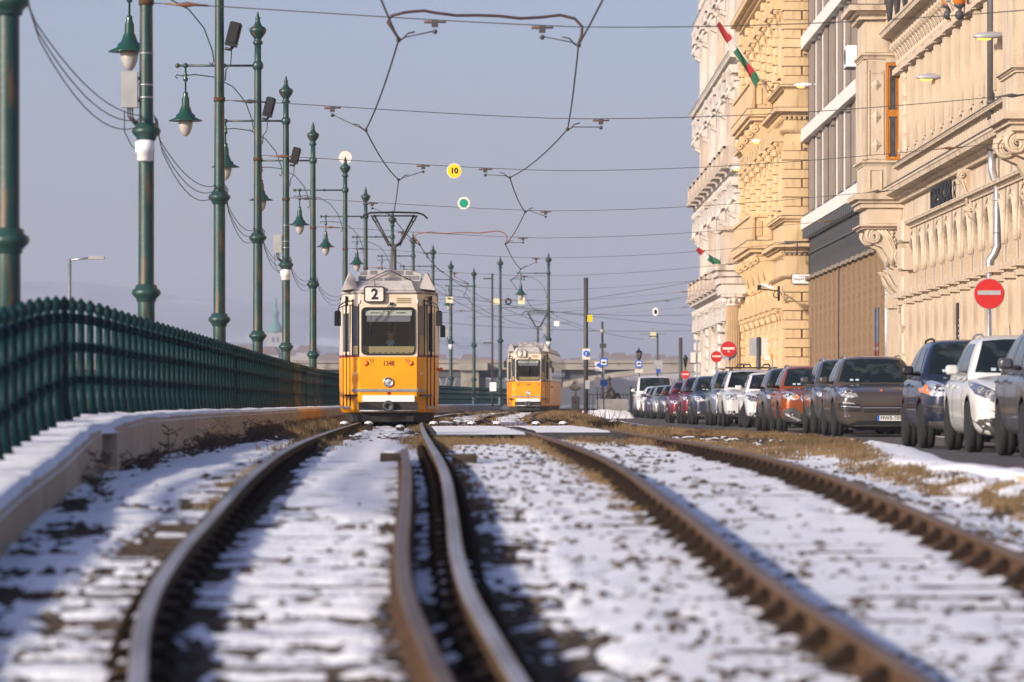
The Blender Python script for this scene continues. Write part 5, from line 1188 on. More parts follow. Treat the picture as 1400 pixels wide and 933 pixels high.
if 'dent' not in MC: q = MB(); q.box(-.22, .0, -.13, .13, 0, .30); q.box(-.16, 0, -.09, .09, -.14, 0); MC['dent'] = q.mesh('dentil', M['beige'])
while y < 134.2: Bg.put('dentil', MC['dent'], 12.0, y, 6.78); y += .62
for j, h in enumerate(np.arange(7.55, 10.0, .56)):      # quoins by the bay
    Bg.box('quoin', 11.80, 12.02, 132.2, 133.5, h, h + .44, bev=.05); Bg.box('quoin', 11.80, 12.02, 132.2, 133.5, h - 7.55 + .6, h - 7.55 + 1.04, bev=.05)
for h in np.arange(.6, 5.2, .85): Bg.box('quoin', 11.72, 12.36, 131.9, 133.6, h, h + .66, bev=.06)
# corner bay
yb0, yb1, xb = 134.62, 137.4, 10.82
Bg.box('bay_wall', xb + .06, 12.1, yb0, yb1, 5.42, 11.0)
Bg.box('bay_corner', xb - .06, xb + .06, yb0 - .05, yb1, 7.46, 10.5); 
for (z, d, t) in ((5.98, .32, .42), (7.27, .14, .16), (10.55, .12, .18), (11.75, .5, .42), (5.34, .16, .12)):
    q = MB(); x0, x1 = xb - d, 12.05
    for f0, f1, e in ((0, .35, d*.35), (.35, .6, d*.6), (.6, 1.0, d)): q.box(xb - e, 12.02, yb0 - e, yb1 + e*.5, z + t*f0 + .002, z + t*f1)
    Bg.raw(q, 'bay_cornice')
Bg.box('bay_flashing', xb - .5, 12.02, yb0 - .5, yb1 + .25, 12.175, 12.2, M['slate']); Bg.box('bay_frieze', xb + .0, 12.06, yb0 - .03, yb1, 10.75, 11.74)
Bg.box('bay_frieze', xb - .02, 12.03, yb0 - .04, yb1, 6.42, 7.26); Bg.box('bay_attic', xb + .1, 12.05, yb0 + .1, yb1, 12.2, 14.5); Bg.box('attic_pier', xb + .0, xb + .7, yb0 + .04, yb1, 12.2, 14.4)
q = MB()
for s in (0, 1): q.box(xb + .14 + .0, xb + .17, yb0 - .075, yb0 - .03, 6.55, 7.15); q.box(xb + .5, xb + .53, yb0 - .075, yb0 - .03, 6.551, 7.149); q.box(xb + .14, xb + .53, yb0 - .07, yb0 - .03, 6.53, 6.56); q.box(xb + .14, xb + .53, yb0 - .07, yb0 - .03, 7.13, 7.16)
q.box(xb - .02, xb + .68, yb0 - .045, yb0 - .02, 6.44, 7.24); Bg.raw(q, 'pedestal_panel')
q = MB(); q.box(xb + .06, xb + .64, yb0 - .03, yb0 + .02, 7.48, 10.48)
x0 = xb + .18; x1 = xb + .52; xm = (x0+x1)/2
for (za, zb_) in ((9.55, 9.95), (8.55, 9.0), (7.7, 8.1)):
    zc = (za+zb_)/2; q.add([(x0, yb0-.035, zc), (xm, yb0-.035, za), (x1, yb0-.035, zc), (xm, yb0-.035, zb_), (xm, yb0-.11, zc)], [(0,1,4), (1,2,4), (2,3,4), (3,0,4)])
q.box(x0 - .06, x0 - .03, yb0-.055, yb0-.02, 7.6, 10.2); q.box(x1 + .03, x1 + .06, yb0-.055, yb0-.02, 7.6, 10.2); q.box(x0, x1, yb0-.05, yb0-.02, 10.1, 10.16); Bg.raw(q, 'relief_pilaster')
q = MB(); q.box(xb + .66, 12.08, yb0 - .06, yb0 - .01, 10.44, 10.56); q.box(11.9, 12.08, yb0 - .04, yb0 + .0, 7.44, 10.44); q.box(xb + .64, xb + .70, yb0 - .04, yb0 + .0, 7.44, 10.44); Bg.raw(q, 'window_surround')
def owindow():
    q = MB(); xa, xb_ = 11.46, 11.9; f = .085
    q.box(xa, xa + f, -.03, .03, 7.46, 10.43); q.box(xb_ - f, xb_, -.03, .03, 7.46, 10.43)
    for z in (7.46, 8.78, 10.34, 8.9): q.box(xa + f, xb_ - f, -.028, .028, z, z + .09)
    q.box(xa + f, xb_ - f, -.02, .02, 8.87, 8.9)
    o = q.build('bay_window', M['orangewood'], Bg.r, Vector((0, yb0 - .02, CZ)) - Bg.o)
    q = MB(); q.box(xa + f, xb_ - f, -.008, .005, 7.5, 10.4); q.build('pane', M['winglass'], o)
    q = MB()
    for z0, z1 in ((7.62, 8.72), (9.05, 10.28)): q.box(xa + f + .02, xa + f + .05, -.024, 0, z0, z1); q.box(xb_ - f - .05, xb_ - f - .02, -.024, 0, z0, z1)
    q.build('casement', M['orangewood'], o)
owindow()
q = MB(); q.box(xb + .1, 11.95, yb0 - .02, yb0 + .02, 5.5, 5.95); Bg.raw(q, 'bay_panel')
# big scroll brackets under the bay
def big_bracket(y, x, dep, htop, hgt, w_=.55):
    if 'bigscr' not in MC:
        q = MB(); D, H = 1.35, 1.9
        def spiral(cx, cz, r, a0, turns, sg):
            return [(cx + r*(1 - .78*k/22)*math.cos(a0 + sg*2*math.pi*turns*k/22), -.3, cz + r*(1 - .78*k/22)*math.sin(a0 + sg*2*math.pi*turns*k/22)) for k in range(23)]
        q.prism([(0, 0), (-D*.98, 0), (-D*1.0, -.22), (-D*.86, -.46), (-D*.62, -.6), (-D*.5, -.85), (-D*.38, -1.1), (-D*.16, -1.25), (0, -1.3)], -.28, .28, 'y')
        for dr in (0, .09): q.tube(spiral(-D*.80, -.24, .26 - dr, math.pi*.5, 1.5, 1), .05, 6)
        for dr in (0, .1): q.tube(spiral(-D*.16, -.9, .32 - dr, 0, 1.4, 1), .055, 6)
        for dz in (0, .12, .24): q.tube([(-D*.72 + dz*.9, -.3, -.0 - .05), (-D*.5 + dz*.6, -.31, -.32), (-D*.36 + dz*.3, -.3, -.72), (-D*.42 + dz*.2, -.29, -1.12)][:4], .04, 6)
        q.prism([(-D*.60, -1.28), (-D*.5, -1.42), (-D*.45, -1.7), (-D*.30, -1.95), (-D*.12, -2.0), (0, -2.0), (0, -1.28)], -.2, .2, 'y')
        q.tube([(-D*.5, -.22, -1.42), (-D*.36, -.22, -1.75), (-D*.16, -.22, -1.92)], .04, 6)
        for k in range(14): q.sphere((-.55 + .5*random.random(), -.28, -.12 - .4*random.random()), .06, 5)
        MC['bigscr'] = q.mesh('scroll_bracket', M['beige'])
    return Bg.put('scroll_bracket', MC['bigscr'], x, y, htop)
big_bracket(yb0 + .35, 12.2, 1.3, 5.36, 1.9); big_bracket(yb1 - .4, 12.2, 1.3, 5.36, 1.9)
Bg.box('bay_soffit', xb + .05, 12.3, yb0 + .02, yb1, 5.3, 5.36)
for zz in (2.9,): Bg.box('bracket_pilaster', 11.6, 12.36, yb0 + .1, yb0 + .6, -.6, zz)
Bg.box('capital', 11.5, 12.36, yb0 + .02, yb0 + .68, 2.9, 3.25)
Bg.box('end_pier', 11.97, 12.4, 137.6, 140.38, -.6, 5.29)
# second bay at the right edge
ys_ = 96.5
for (z, d, t) in ((5.98, .32, .42), (7.27, .14, .16)):
    q = MB()
    for f0, f1, e in ((0, .35, d*.35), (.35, .6, d*.6), (.6, 1.0, d)): q.box(11.1 - e, 12.02, ys_ - e, ys_ + 3 + e*.5, z + t*f0 + .002, z + t*f1)
    Bg.raw(q, 'bay_cornice')
Bg.box('bay_wall', 11.1, 12.1, ys_, ys_ + 2.8, 5.8, 11.5); Bg.box('bay_pier', 11.0, 11.5, ys_ - .05, ys_ + .5, 7.4, 11)
for yy in (ys_ + .4, ys_ + 2.4): big_bracket(yy, 12.2, 1.1, 5.96, 1.9)
Bg.put('console', scroll_mesh('console', .4, 1.3, .35, M['beige']), 12.0, 114.6, 6.1)
for Yc, tx in ((122.0, None),):
    pass
# lettering on the frieze, banners
lt = text_mesh('DESKAR', .86, .03, .012, 1.9)
for v in lt.vertices: v.co = Vector((v.co.y, -v.co.x, v.co.z))
lt.materials.append(M['black'])
o = place('shop_lettering', lt, None, (11.86, 121.3, CZ + 5.72)); tag(o, 'row of dark cut out letters fixed to the frieze of the beige palace', 'lettering')
for (px, Y, lb) in ((1313, 116.3, 'narrow black vertical banner nearer the corner bay, with small white letters'), (1334, 112.4, 'narrow black vertical banner half hidden by the big no entry sign, small white letters')):
    x = PX(px, Y); t = thing('shop_banner', lb, 'banner', (x, Y, CZ + 1.0), group='black banners on the beige palace')
    q = MB(); q.box(-.09, .11, -.25, .25, 0, 1.65); q.build('panel', M['black'], t)
    q = MB(); q.box(.08, .5, -.02, .02, .1, .13); q.box(.08, .5, -.02, .02, 1.5, 1.53); q.build('bracket', M['dark'], t)
    for k, c in enumerate('LOUNGE'[:5]): text(c, .09, M['white'], t, (-.05, -.256, 1.18 - .14*k), .002, .002)
# pipes
def pipe(label, pts, r, m, **k):
    q = MB(); q.tube(pts, r, 10)
    t = thing('downpipe', label, 'downpipe', (pts[0][0], pts[0][1], 0)); o = q.build('pipe', m, t, (-pts[0][0], -pts[0][1], 0))
    q = MB()
    for a in k.get('clips', []): q.lathe([(r*1.15, -.03), (r*1.15, .03)], 12, (pts[0][0] if len(a) < 2 else a[1], pts[0][1], CZ + a[0]))
    if k.get('clips'): q.build('pipe_clip', m, t, (-pts[0][0], -pts[0][1], 0))
    return t
Yp = 108.0; x = PX(1356, Yp)
pipe('tall dark upper downpipe on the beige palace above the bent zinc one', [(x, Yp, CZ + 14), (x, Yp, CZ + 6.2)], .115, M['darkpipe'], clips=[(9,), (7.4,)])
q = MB(); q.tube([(x, Yp, CZ + 6.2), (x, Yp, CZ + 5.75), (x + .05, Yp, CZ + 5.55), (x + .14, Yp, CZ + 5.35), (x + .14, Yp, CZ + 3.85), (x + .06, Yp, CZ + 3.65), (x - .05, Yp, CZ + 3.5), (x - .06, Yp, CZ + 3.1), (x + .02, Yp, CZ + 2.9), (x + .03, Yp, CZ - .6)], .10, 12)
lp = thing('downpipe', 'bare zinc lower downpipe with two bends beside the big no entry sign', 'downpipe', (0, 0, 0)); q.build('pipe', M['zinc'], lp)
q = MB()
for z in (5.0, 4.2, 2.4, 1.0): q.lathe([(.115, -.03), (.115, .03)], 12, (x + (.14 if z > 3.6 else .03), Yp, CZ + z))
q.build('pipe_clip', M['zinc'], lp)
Yp = 140.6; x = PX(1212.5, Yp); pipe('slim zinc downpipe where the pebbled wall meets the corner bay', [(x, Yp, CZ + 4.9), (x, Yp, CZ - .6)], .085, M['zinc'], clips=[(3.5,), (2.2,), (.8,)])

# ---- modern block
Mo = Bd('modern_block', 'plain grey brown office block with white bands, tall windows and a pebbled ground floor wall', M['modern'])
ya, yb_ = 140.42, 177.78
Mo.box('wall', 12, 24, ya, yb_, -.6, 4.95, M['pebble'])
for i, y in enumerate(np.arange(ya + 1.2, yb_ - 1, 2.35)):
    Mo.box('wall_rib', 11.9, 12.02, y, y + 1.05, -.6, 4.92, M['pebble'])
    q = MB(); key = 'cap_m'
    if key not in MC: q.box(-.25, .05, -.4, .4, 0, .12); MC[key] = q.mesh('coping', M['modern'])
    Mo.put('coping', MC[key], 11.98, y + .5, 4.93)
Mo.box('coping_ledge', 11.84, 12.1, ya, yb_, 4.95, 5.06)
Mo.box('recess_wall', 12.5, 24, ya, yb_, 5.06, 7.0, M['dark'])
for y in np.arange(ya + .4, yb_, .86): Mo.box('fin', 12.0, 12.45, y, y + .10, 5.06, 6.98, M['fin'])
for y in np.arange(ya + .4, yb_, .86): Mo.box('fin_bracket', 11.72, 12.0, y - .12, y + .22, 6.62, 6.98, M['fin'])
Mo.box('louvre_rail', 11.95, 12.46, ya, yb_, 6.0, 6.06, M['fin'])
Mo.box('core', 12.4, 24, ya, yb_, 7.0, 21, M['modern'])
for h0, h1 in ((7.0, 7.46), (10.55, 11.05), (14.3, 14.82), (18.0, 18.5)): Mo.box('white_band', 11.7, 12.45, ya, yb_, h0, h1, M['whiteband'])
for (h0, h1) in ((7.46, 10.55), (11.05, 14.3), (14.82, 18.0)):
    y = ya + .1; i = 0
    while y < yb_ - 1.4:
        Mo.box('pier', 11.93, 12.45, y, y + 1.9, h0, h1); Mo.box('pier_strip', 11.88, 11.94, y + .2, y + .5, h0, h1)
        y += 1.9
        Mo.box('window_casement', 11.97, 12.42, y + .55, y + 1.3, h0 + .1, h1, M['whiteband'] if i % 3 else M['modern'])
        o = Mo.box('window', 12.0, 12.06, y + .02, y + 1.76, h0 + .1, h1 - .05, M['winglass']); 
        Mo.box('window_mullion', 11.96, 12.06, y + 1.5, y + 1.6, h0 + .15, h1 - .06, M['dark']); Mo.box('sill', 11.8, 12.3, y + .1, y + 1.7, h0 + .02, h0 + .14, M['slate'])
        y += 1.78; i += 1
        if i % 2: Mo.box('pipe_stub', 11.6, 11.75, y + .8, y + .9, h1 - .5, h1 - .42, M['dark'])
Mo.box('slot_window', 11.87, 11.9, 142.2, 143.0, .6, 3.1, M['winglass']); Mo.box('slot_window', 11.87, 11.9, 143.4, 144.0, .6, 3.1, M['winglass'])
Mo.box('slot_window', 11.87, 12.01, 174.6, 175.3, -.3, 2.6, M['winglass'])
q = MB(); q.tube([(11.88, 159.5, 4.9), (11.86, 159.5, 3.2), (11.88, 159.6, -.5)], .025, 5); Mo.raw(q, 'wall_cable', M['wire'])
for k, (Y, h) in enumerate(((177.0, 5.1), )):
    q = MB()
    for e in (0, .42): q.tube([(12.0, Y, 6.5), (11.0, Y, 6.5), (11.0, Y, 6.05), (12.0, Y, 6.05)], .03, 5); 
    q.tube([(11.5, Y, 6.5), (11.5, Y, 6.05)], .03, 5); t = thing('lattice_bracket', 'small dark metal frame sticking out above the pebbled wall beside the yellow palace', 'bracket', (0, 0, CZ)); q.build('frame', M['dark'], t)
# air conditioner
Y = 148.5; t = thing('air_conditioner', 'white air conditioning unit hung on the grey brown office block', 'air conditioner', (PX(1163, Y), Y, CZ + 11.35))
q = MB(); q.cbox(-.18, .18, -.4, .4, 0, .72, .03); q.build('casing', M['white'], t)
q = MB(); q.lathe([(.26, -.02), (.26, .02), (.2, .03), (.05, .02)], 18, (-.18, .05, .36), Matrix.Rotation(R(-90), 3, 'Y')); q.build('fan_grille', M['dark'], t)
q = MB(); q.box(-.2, .5, -.35, -.3, -.06, 0); q.box(-.2, .5, .3, .35, -.06, 0); q.box(.3, .36, -.35, -.3, -.5, 0); q.build('bracket', M['dark'], t)

# ---- yellow palace
Ye = Bd('yellow_palace', 'yellow palace with rusticated corner blocks, deep cornices and two balconies', M['yellowp'])
xs, ya, yz = 11.04, 177.8, 210.0
Ye.box('wall', xs + .06, 24, ya + .06, yz, -.6, 27)
def rust(h0, h1):
    h = h0; k = 0
    while h < h1 - .3:
        if k % 2: Ye.box('stone_block', xs - .03, xs + .66, ya - .06, ya + .5, h, h + .34); Ye.box('stone_block', xs + .74, 12.0, ya - .06, ya + .3, h, h + .34)
        else: Ye.box('stone_block', xs - .09, 12.0, ya - .12, ya + .8, h, h + .34)
        for j, y in enumerate((ya + 4.2, ya + 8.4, ya + 12.6, ya + 16.8, ya + 21, ya + 25.4, yz - 1.0)):
            Ye.box('stone_block', xs - (.22 if k % 2 else .14), xs + .1, y, y + (.9 if k % 2 else .6), h, h + .34, bev=.04)
        h += .375; k += 1
rust(.0, 5.05); rust(7.6, 10.9); rust(12.9, 17.5); Ye.box('plinth', xs - .15, 12, ya - .15, yz, -.6, .0)
for z, d, t in ((6.1, .42, .36), (7.36, .2, .2), (11.6, .42, .34), (12.72, .2, .16), (17.6, .6, .5), (5.05, .1, .08), (10.95, .1, .08)):
    q = MB()
    for f0, f1, e in ((0, .3, d*.3), (.3, .55, d*.6), (.55, 1.0, d)): q.box(xs - e, 12.02, ya - e, yz, z + t*f0 + .002, z + t*f1)
    Ye.raw(q, 'cornice'); Ye.box('flashing', xs - d - .01, 12.0, ya - d - .01, yz, z + t, z + t + .022, M['slate'])
if 'yd' not in MC: q = MB(); q.box(-.06, .06, -.14, 0, 0, .12); MC['yd'] = q.mesh('dentil', M['yellowp'])
for hz in (6.0, 11.49):
    for x in np.arange(xs + .0, 12.0, .2): Ye.put('dentil', MC['yd'], x, ya + .02, hz)
    for y in np.arange(ya + .4, yz, .8):
        if 'yd2' not in MC: q = MB(); q.box(-.2, 0, -.12, .12, 0, .13); MC['yd2'] = q.mesh('dentil', M['yellowp'])
        Ye.put('dentil', MC['yd2'], xs, y, hz)
Ye.box('frieze_panel', xs - .0, 12.01, ya - .03, ya + .3, 5.15, 6.0); Ye.box('frieze_panel', xs - .0, 12.01, ya - .03, ya + .3, 11.05, 11.5); Ye.box('frieze_panel', xs, 12.01, ya - .03, ya + .3, 6.5, 7.3); Ye.box('frieze_panel', xs, 12.01, ya - .03, ya + .3, 11.96, 12.7)
MC['yscr'] = scroll_mesh('console', .5, 1.5, .95, M['yellowp']); MC['yscr2'] = scroll_mesh('console', .3, .7, .35, M['yellowp'])
for y0, y1, hf, hp in ((186.5, 200.5, 6.25, 7.9), (186.5, 200.5, 11.85, 13.55)):
    q = MB(); x0 = 10.02
    for f0, f1, e in ((0, .25, -.3), (.25, .5, -.12), (.5, 1, 0)): q.box(x0 - e, xs + .1, y0 - e, y1 + e, hf + .65*f0 + .002, hf + .65*f1)
    Ye.raw(q, 'balcony_slab')
    Ye.box('balcony_flashing', x0 - .02, xs, y0 - .02, y1, hf + .652, hf + .675, M['slate'])
    q = MB(); q.box(x0 + .12, xs, y0 + .1, y0 + .25, hf + .68, hp); q.box(x0 + .12, x0 + .27, y0 + .25, y1 - .1, hf + .68, hp); q.box(x0 + .04, xs, y0 + .03, y0 + .31, hp, hp + .12); q.box(x0 + .04, x0 + .34, y0 + .31, y1, hp + .001, hp + .119)
    q.box(x0 + .24, x0 + .6, y0 + .06, y0 + .1, hf + .85, hp - .15); q.box(x0 + .68, xs - .04, y0 + .06, y0 + .1, hf + .85, hp - .15)
    Ye.raw(q, 'balcony_parapet')
    for x in (x0 + .12, xs - .15): 
        Ye.box('parapet_pier', x - .02, x + .18, y0 + .0, y0 + .33, hf + .68, hp - .002)
    for y in (y0 + .6, y0 + 4.6, y0 + 9, y1 - .8): Ye.put('console', MC['yscr'], xs + .05, y, hf)
    if 'vol' not in MC:
        q = MB(); q.lathe([(.26, -.08), (.26, .08), (.18, .12), (.1, .08), (.001, .14)], 12, (0, 0, 0), Matrix.Rotation(R(90), 3, 'X')); MC['vol'] = q.mesh('volute', M['yellowp'])
    for y in (y0 + .5, y0 + 4.6, y0 + 9): Ye.put('volute', MC['vol'], xs - .22, y, hp - .55)
for h in (1.2, 8.0, 13.4, 18.6):
    for y in np.arange(ya + 2.2, yz - 1, 4.2):
        window_obj(Ye, xs, y, h, 1.2, 2.4, M['yellowp'], M['winglass']); q = MB(); q.prism([(-1.1, 0), (1.1, 0), (0, .6)], -.42, .05, 'x')
        if 'yped' not in MC: MC['yped'] = q.mesh('pediment', M['yellowp'])
        Ye.put('pediment', MC['yped'], xs, y, h + 2.65)
        for s in (-.95, .95): Ye.put('console', MC['yscr2'], xs, y + s, h + 2.62)
# ---- limestone palace (far)
Wh = Bd('limestone_palace', 'far pale limestone palace, richly carved, with a fluted column at its corner', M['greyst'])
ya, yz = 210.02, 256.0
Wh.box('wall', xs + .05, 26, ya, yz, -.6, 30)
MC['wscr'] = scroll_mesh('console', .6, 1.3, .6, M['greyst']); MC['wscr2'] = scroll_mesh('console', .5, .9, .35, M['greywarm'])
q = MB(); q.lathe([(.26, 0), (.26, .12), (.12, .18), (.2, .4), (.12, .62), (.24, .66), (.24, .74), (.08, .8), (.16, .98), (.001, 1.15)], 10); MC['urn'] = q.mesh('urn', M['greyst'])
def bust():
    q = MB(); q.prism([(-.1, 0), (-.32, .12), (-.3, .5), (-.42, .7), (-.3, .95), (0, 1.05), (0, 0)], -.32, .32, 'y'); q.prism([(-.05, .2), (-.4, .35), (-.36, .6), (-.05, .8)], -.5, .5, 'y'); q.sphere((-.3, 0, .62), .17, 7, (1, .8, 1.2)); q.tube([(-.25, -.5, .9), (-.42, -.3, .55), (-.45, 0, .42), (-.42, .3, .55), (-.25, .5, .9)], .09, 6); return q.mesh('carved_figure', M['greyst'])
MC['bust'] = bust()
floors = [(0, 5.6), (5.6, 11.2), (11.2, 16.6), (16.6, 21.8), (21.8, 27)]
for fi, (f0, f1) in enumerate(floors):
    d = (.75, .55, .7, .5, .9)[fi]
    Wh.prof('cornice', CORN(d, .55), ya - .3, yz + d*.4, f1 - .35, xs + .02, M['greyst']); Wh.box('flashing', xs - d - .01, xs, ya - .3, yz + .2, f1 + .20, f1 + .225, M['slate'])
    for j, y in enumerate(np.arange(ya + 1.2, yz - 1, 5.0)):
        m = M['greyst'] if (j + fi) % 3 else M['greywarm']
        dp = .45 if j % 2 else .28
        Wh.box('pilaster', xs - dp, xs + .1, y - .5, y + .5, f0 + .6, f1 - 1.1, m); Wh.box('pilaster_base', xs - dp - .12, xs + .1, y - .62, y + .62, f0 + .2, f0 + .6, m); Wh.box('capital', xs - dp - .1, xs + .1, y - .6, y + .6, f1 - 1.1, f1 - .95, m); Wh.box('capital', xs - dp - .22, xs + .1, y - .72, y + .72, f1 - .75, f1 - .36, m)
        window_obj(Wh, xs + .03, y + 2.5, f0 + 1.2, 1.3, 2.5, M['greyst'], M['winglass'])
        q = MB(); q.prism([(-1.3, 0), (1.3, 0), (1.3, .15), (.0, .75), (-1.3, .15)], -.6, .05, 'x')
        if 'wped' not in MC: MC['wped'] = q.mesh('pediment', M['greyst'])
        Wh.put('pediment', MC['wped'], xs, y + 2.5, f0 + 4.05)
        for s in (-1.1, 1.1): Wh.put('console', MC['wscr2'], xs, y + 2.5 + s, f0 + 4.05)
        for s in (0, 1.7, 3.4): Wh.put('console', MC['wscr'], xs, y + s, f1 - .33)
        if fi in (1, 2, 3) and j % 2 == 0: Wh.put('carved_figure', MC['bust'], xs - .25, y, f1 - 2.3)
        if fi in (1, 2): 
            q = MB(); q.box(-.9, 0, -1.5, 1.5, 0, .25); q.box(-.85, -.7, -1.45, 1.45, .95, 1.08); q.box(-.85, 0, -1.45, -1.3, .25, 1.08)
            for k in range(9): q.lathe([(.05, .25), (.09, .45), (.05, .6), (.08, .8), (.05, .95)], 7, (-.77, -1.2 + k*.3, 0))
            if 'wbal' not in MC: MC['wbal'] = q.mesh('balcony', M['greywarm'])
            Wh.put('balcony', MC['wbal'], xs, y + 2.5, f0 + .15)
for h in np.arange(-.1, 5.0, .62):
    Wh.box('stone_block', xs - .42, xs + .1, 214.2, 216.2, h, h + .5, bev=.07); Wh.box('stone_block', xs - .5, xs + .1, 224.2, 226.2, h, h + .5, bev=.07); Wh.box('stone_block', xs - .5, xs + .1, 238, 240.2, h, h + .5, bev=.07); Wh.box('stone_block', xs - .45, xs + .3, 254.0, 256.1, h, h + .5, bev=.07)
M['column'] = mat('tan column stone', (.42, .29, .16), (.36, .25, .14), sc=2, rough=.8)
def column():
    q = MB(); vs = []; n = 48; pr = [(.44, 0), (.44, 1.0), (.42, 2.6), (.37, 4.3)]
    rings = [[Vector(((r_ - .035*(k % 2))*math.cos(2*math.pi*k/n), (r_ - .035*(k % 2))*math.sin(2*math.pi*k/n), z)) for k in range(n)] for r_, z in pr]; q.loft(rings, smooth=False)
    return q.mesh('fluted_column', M['column'])
cx, cy = PX(1004, 209.0), 209.3
Wh.put('fluted_column', column(), cx, cy, .35); q = MB(); q.box(-.55, .55, -.55, .55, 0, .5); q.lathe([(.52, .5), (.56, .58), (.52, .66), (.46, .7), (.49, .76), (.45, .82)], 20); Wh.put('column_base', q.mesh('column_base', M['greyst']), cx, cy, -.45)
q = MB(); q.lathe([(.40, 0), (.42, .06), (.40, .1), (.50, .34), (.58, .42)], 20)
for k in range(12): a = k*math.pi/6; q.sphere((.47*math.cos(a), .47*math.sin(a), .26), .09, 6, (1, 1, 1.5))
q.box(-.6, .6, -.6, .6, .42, .55); Wh.put('column_capital', q.mesh('column_capital', M['greyst']), cx, cy, 4.62)
q = MB()
for f0, f1, e in ((0, .35, .0), (.35, .6, .12), (.6, .8, .25), (.8, 1, .4)): q.box(cx - .62 - e, 12, cy - .62 - e, cy + 4, 5.18 + 1.4*f0 + .002, 5.18 + 1.4*f1)
Wh.raw(q, 'entablature')
q = MB(); q.box(cx - .5, 12, cy - .4, cy + 4, 6.6, 8.2); q.box(cx - .62, 12, cy - .55, cy + 4, 8.2, 8.4); Wh.raw(q, 'pedestal', M['greywarm'])
Wh.put('carved_figure', MC['bust'], cx + .75, cy - .2, 3.4)
# ---- street sign, lamps, flags on the facades
c = P(1097, 381.5, 177.6); t = thing('street_sign', 'white enamel street name plate on the yellow palace corner, partly hidden by the ledge', 'street sign', (c.x, 177.62, c.z))
q = MB(); q.box(-.42, .42, -.03, .0, -.19, .19); q.build('panel', M['white'], t)
q = MB()
for b in ((-.43, .43, .185, .2), (-.43, .43, -.2, -.185), (-.44, -.42, -.2, .2), (.42, .44, -.2, .2)): q.box(b[0], b[1], -.04, .0, b[2], b[3])
q.build('rim', M['dark'], t); text('V. kerület', .08, M['dark'], t, (0, -.034, .10), .002); text('Belgrád rkp.', .13, M['dark'], t, (-.02, -.034, -.01), .002); text('2', .07, M['dark'], t, (.1, -.034, -.12), .002)
def cobra(label, px, py, Y, L, wallx, white=False, up=False, m='signgrey'):
    c = P(px, py, Y); t = thing('street_lamp', label, 'street lamp', c, group='street lamps on the facades')
    hm = M['white'] if white else M[m]
    q = MB(); rings = []
    for f, w_, h0, h1 in ((0, .05, -.01, .05), (.12, .13, -.03, .07), (.35, .17, -.05, .11), (.62, .15, -.04, .12), (.85, .10, -.01, .10), (1.0, .06, .02, .08)):
        rings.append([Vector((f*L, y_, z_)) for y_, z_ in ((-w_, h0), (-w_*1.05, lerp(h0, h1, .5)), (-w_*.6, h1), (w_*.6, h1), (w_*1.05, lerp(h0, h1, .5)), (w_, h0))])
    q.loft(rings); q.build('lamp_head', hm, t)
    q = MB(); q.sphere((.34*L, -.02, -.045), 1, 8, (.22*L, .13, .05)); q.build('lamp_lens', M['glowwarm'] if not white or True else M['globe'], t)
    q = MB(); xw = wallx - c.x; q.tube([(L*.95, 0, .05), (L*1.15, 0, .06), (xw - .04, 0, -.05)], .03, 7); q.box(xw - .08, xw, -.06, .06, -.45, .1); q.build('bracket', M['offwhite'] if white else M['zinc'], t)
    return t
cobra('grey street lamp lit amber, low over the pilasters of the beige palace', 1252, 106.5, 122, .85, 11.98)
cobra('grey street lamp lit amber crossing in front of the dark downpipe', 1330, 50.5, 106, .80, 11.98)
cobra('street lamp with amber lens on a white bracket beside the yellow palace corner', 1086, 117.5, 172, .75, 12.0, True)
cobra('pale street lamp under the upper balcony of the yellow palace', 1027, 194, 190, .7, 11.0, True)
cobra('palest street lamp, farthest along, beside the limestone palace', 1000, 231, 205, .7, 11.0, True)
M['fred'] = mat('flag red', (.30, .012, .012), rough=.8); M['fwhite'] = mat('flag white', (.5, .47, .45), rough=.8); M['fgreen'] = mat('flag green', (.012, .10, .045), rough=.8)
def flag(label, p0, p1, Y, cols, drop):
    a, b = P(*p0, Y), P(*p1, Y); t = thing('flag', label, 'flag', b, group='flags leaning out from the facades')
    q = MB(); q.tube([(0, 0, 0), a - b], .025, 7); q.sphere(a - b, .06, 6); q.build('flagpole', M['offwhite'], t)
    d = (a - b); n = len(cols)
    for i, m in enumerate(cols):
        q = MB(); f0, f1 = .97 - .78*i/n, .97 - .78*(i+1)/n; rows = []
        for k in range(7):
            f = lerp(f0, f1, k/6); base = d * f; rows.append([base + Vector((-drop*s_*.5 + .04*math.sin(9*f+4*s_), .05*math.sin(14*f + 5*s_), -drop*s_*(.55 + .6*(1 - f)) )) for s_ in (0, .25, .5, .75, 1)])
        q.loft(rows, closed=False, caps=False); me = q.mesh('cloth', M[m]); place('cloth_band', me, t)
flag('red and green flag furled on a pole high on the yellow palace', (983, 26), (1052, 128), 186, ['fred', 'fred', 'fwhite', 'fgreen', 'fgreen', 'fred', 'fgreen'], .34)
flag('small red, white and green flag low on the limestone palace', (955, 337), (993, 363), 212, ['fred', 'fwhite', 'fgreen', 'fgreen'], .34)
Y = 176.0; c = P(1068, 400, Y); t = thing('wall_lantern_bracket', 'black wrought iron scroll bracket with a pale camera on the yellow palace', 'bracket', c)
q = MB(); q.tube([(0, 1.6, -.3), (0, 1.6, .3)], .05, 6); q.tube([(0, 1.6, .1), (-.3, .8, .1), (-.85, 0, .14)], .025, 6); q.tube([(-.1 + .2*math.cos(a)*(1 - a/9), 1.3, -.08 + .2*math.sin(a)*(1 - a/9)) for a in [j*.4 for j in range(20)]], .022, 5); q.build('scroll', M['black'], t)
q = MB(); M_ = Matrix.Translation((-.55, .2, .25)) @ Matrix.Rotation(R(15), 4, 'Y'); q.cbox(-.25, .25, -.08, .08, -.06, .06, .02, M_); q.build('camera_housing', M['white'], t)
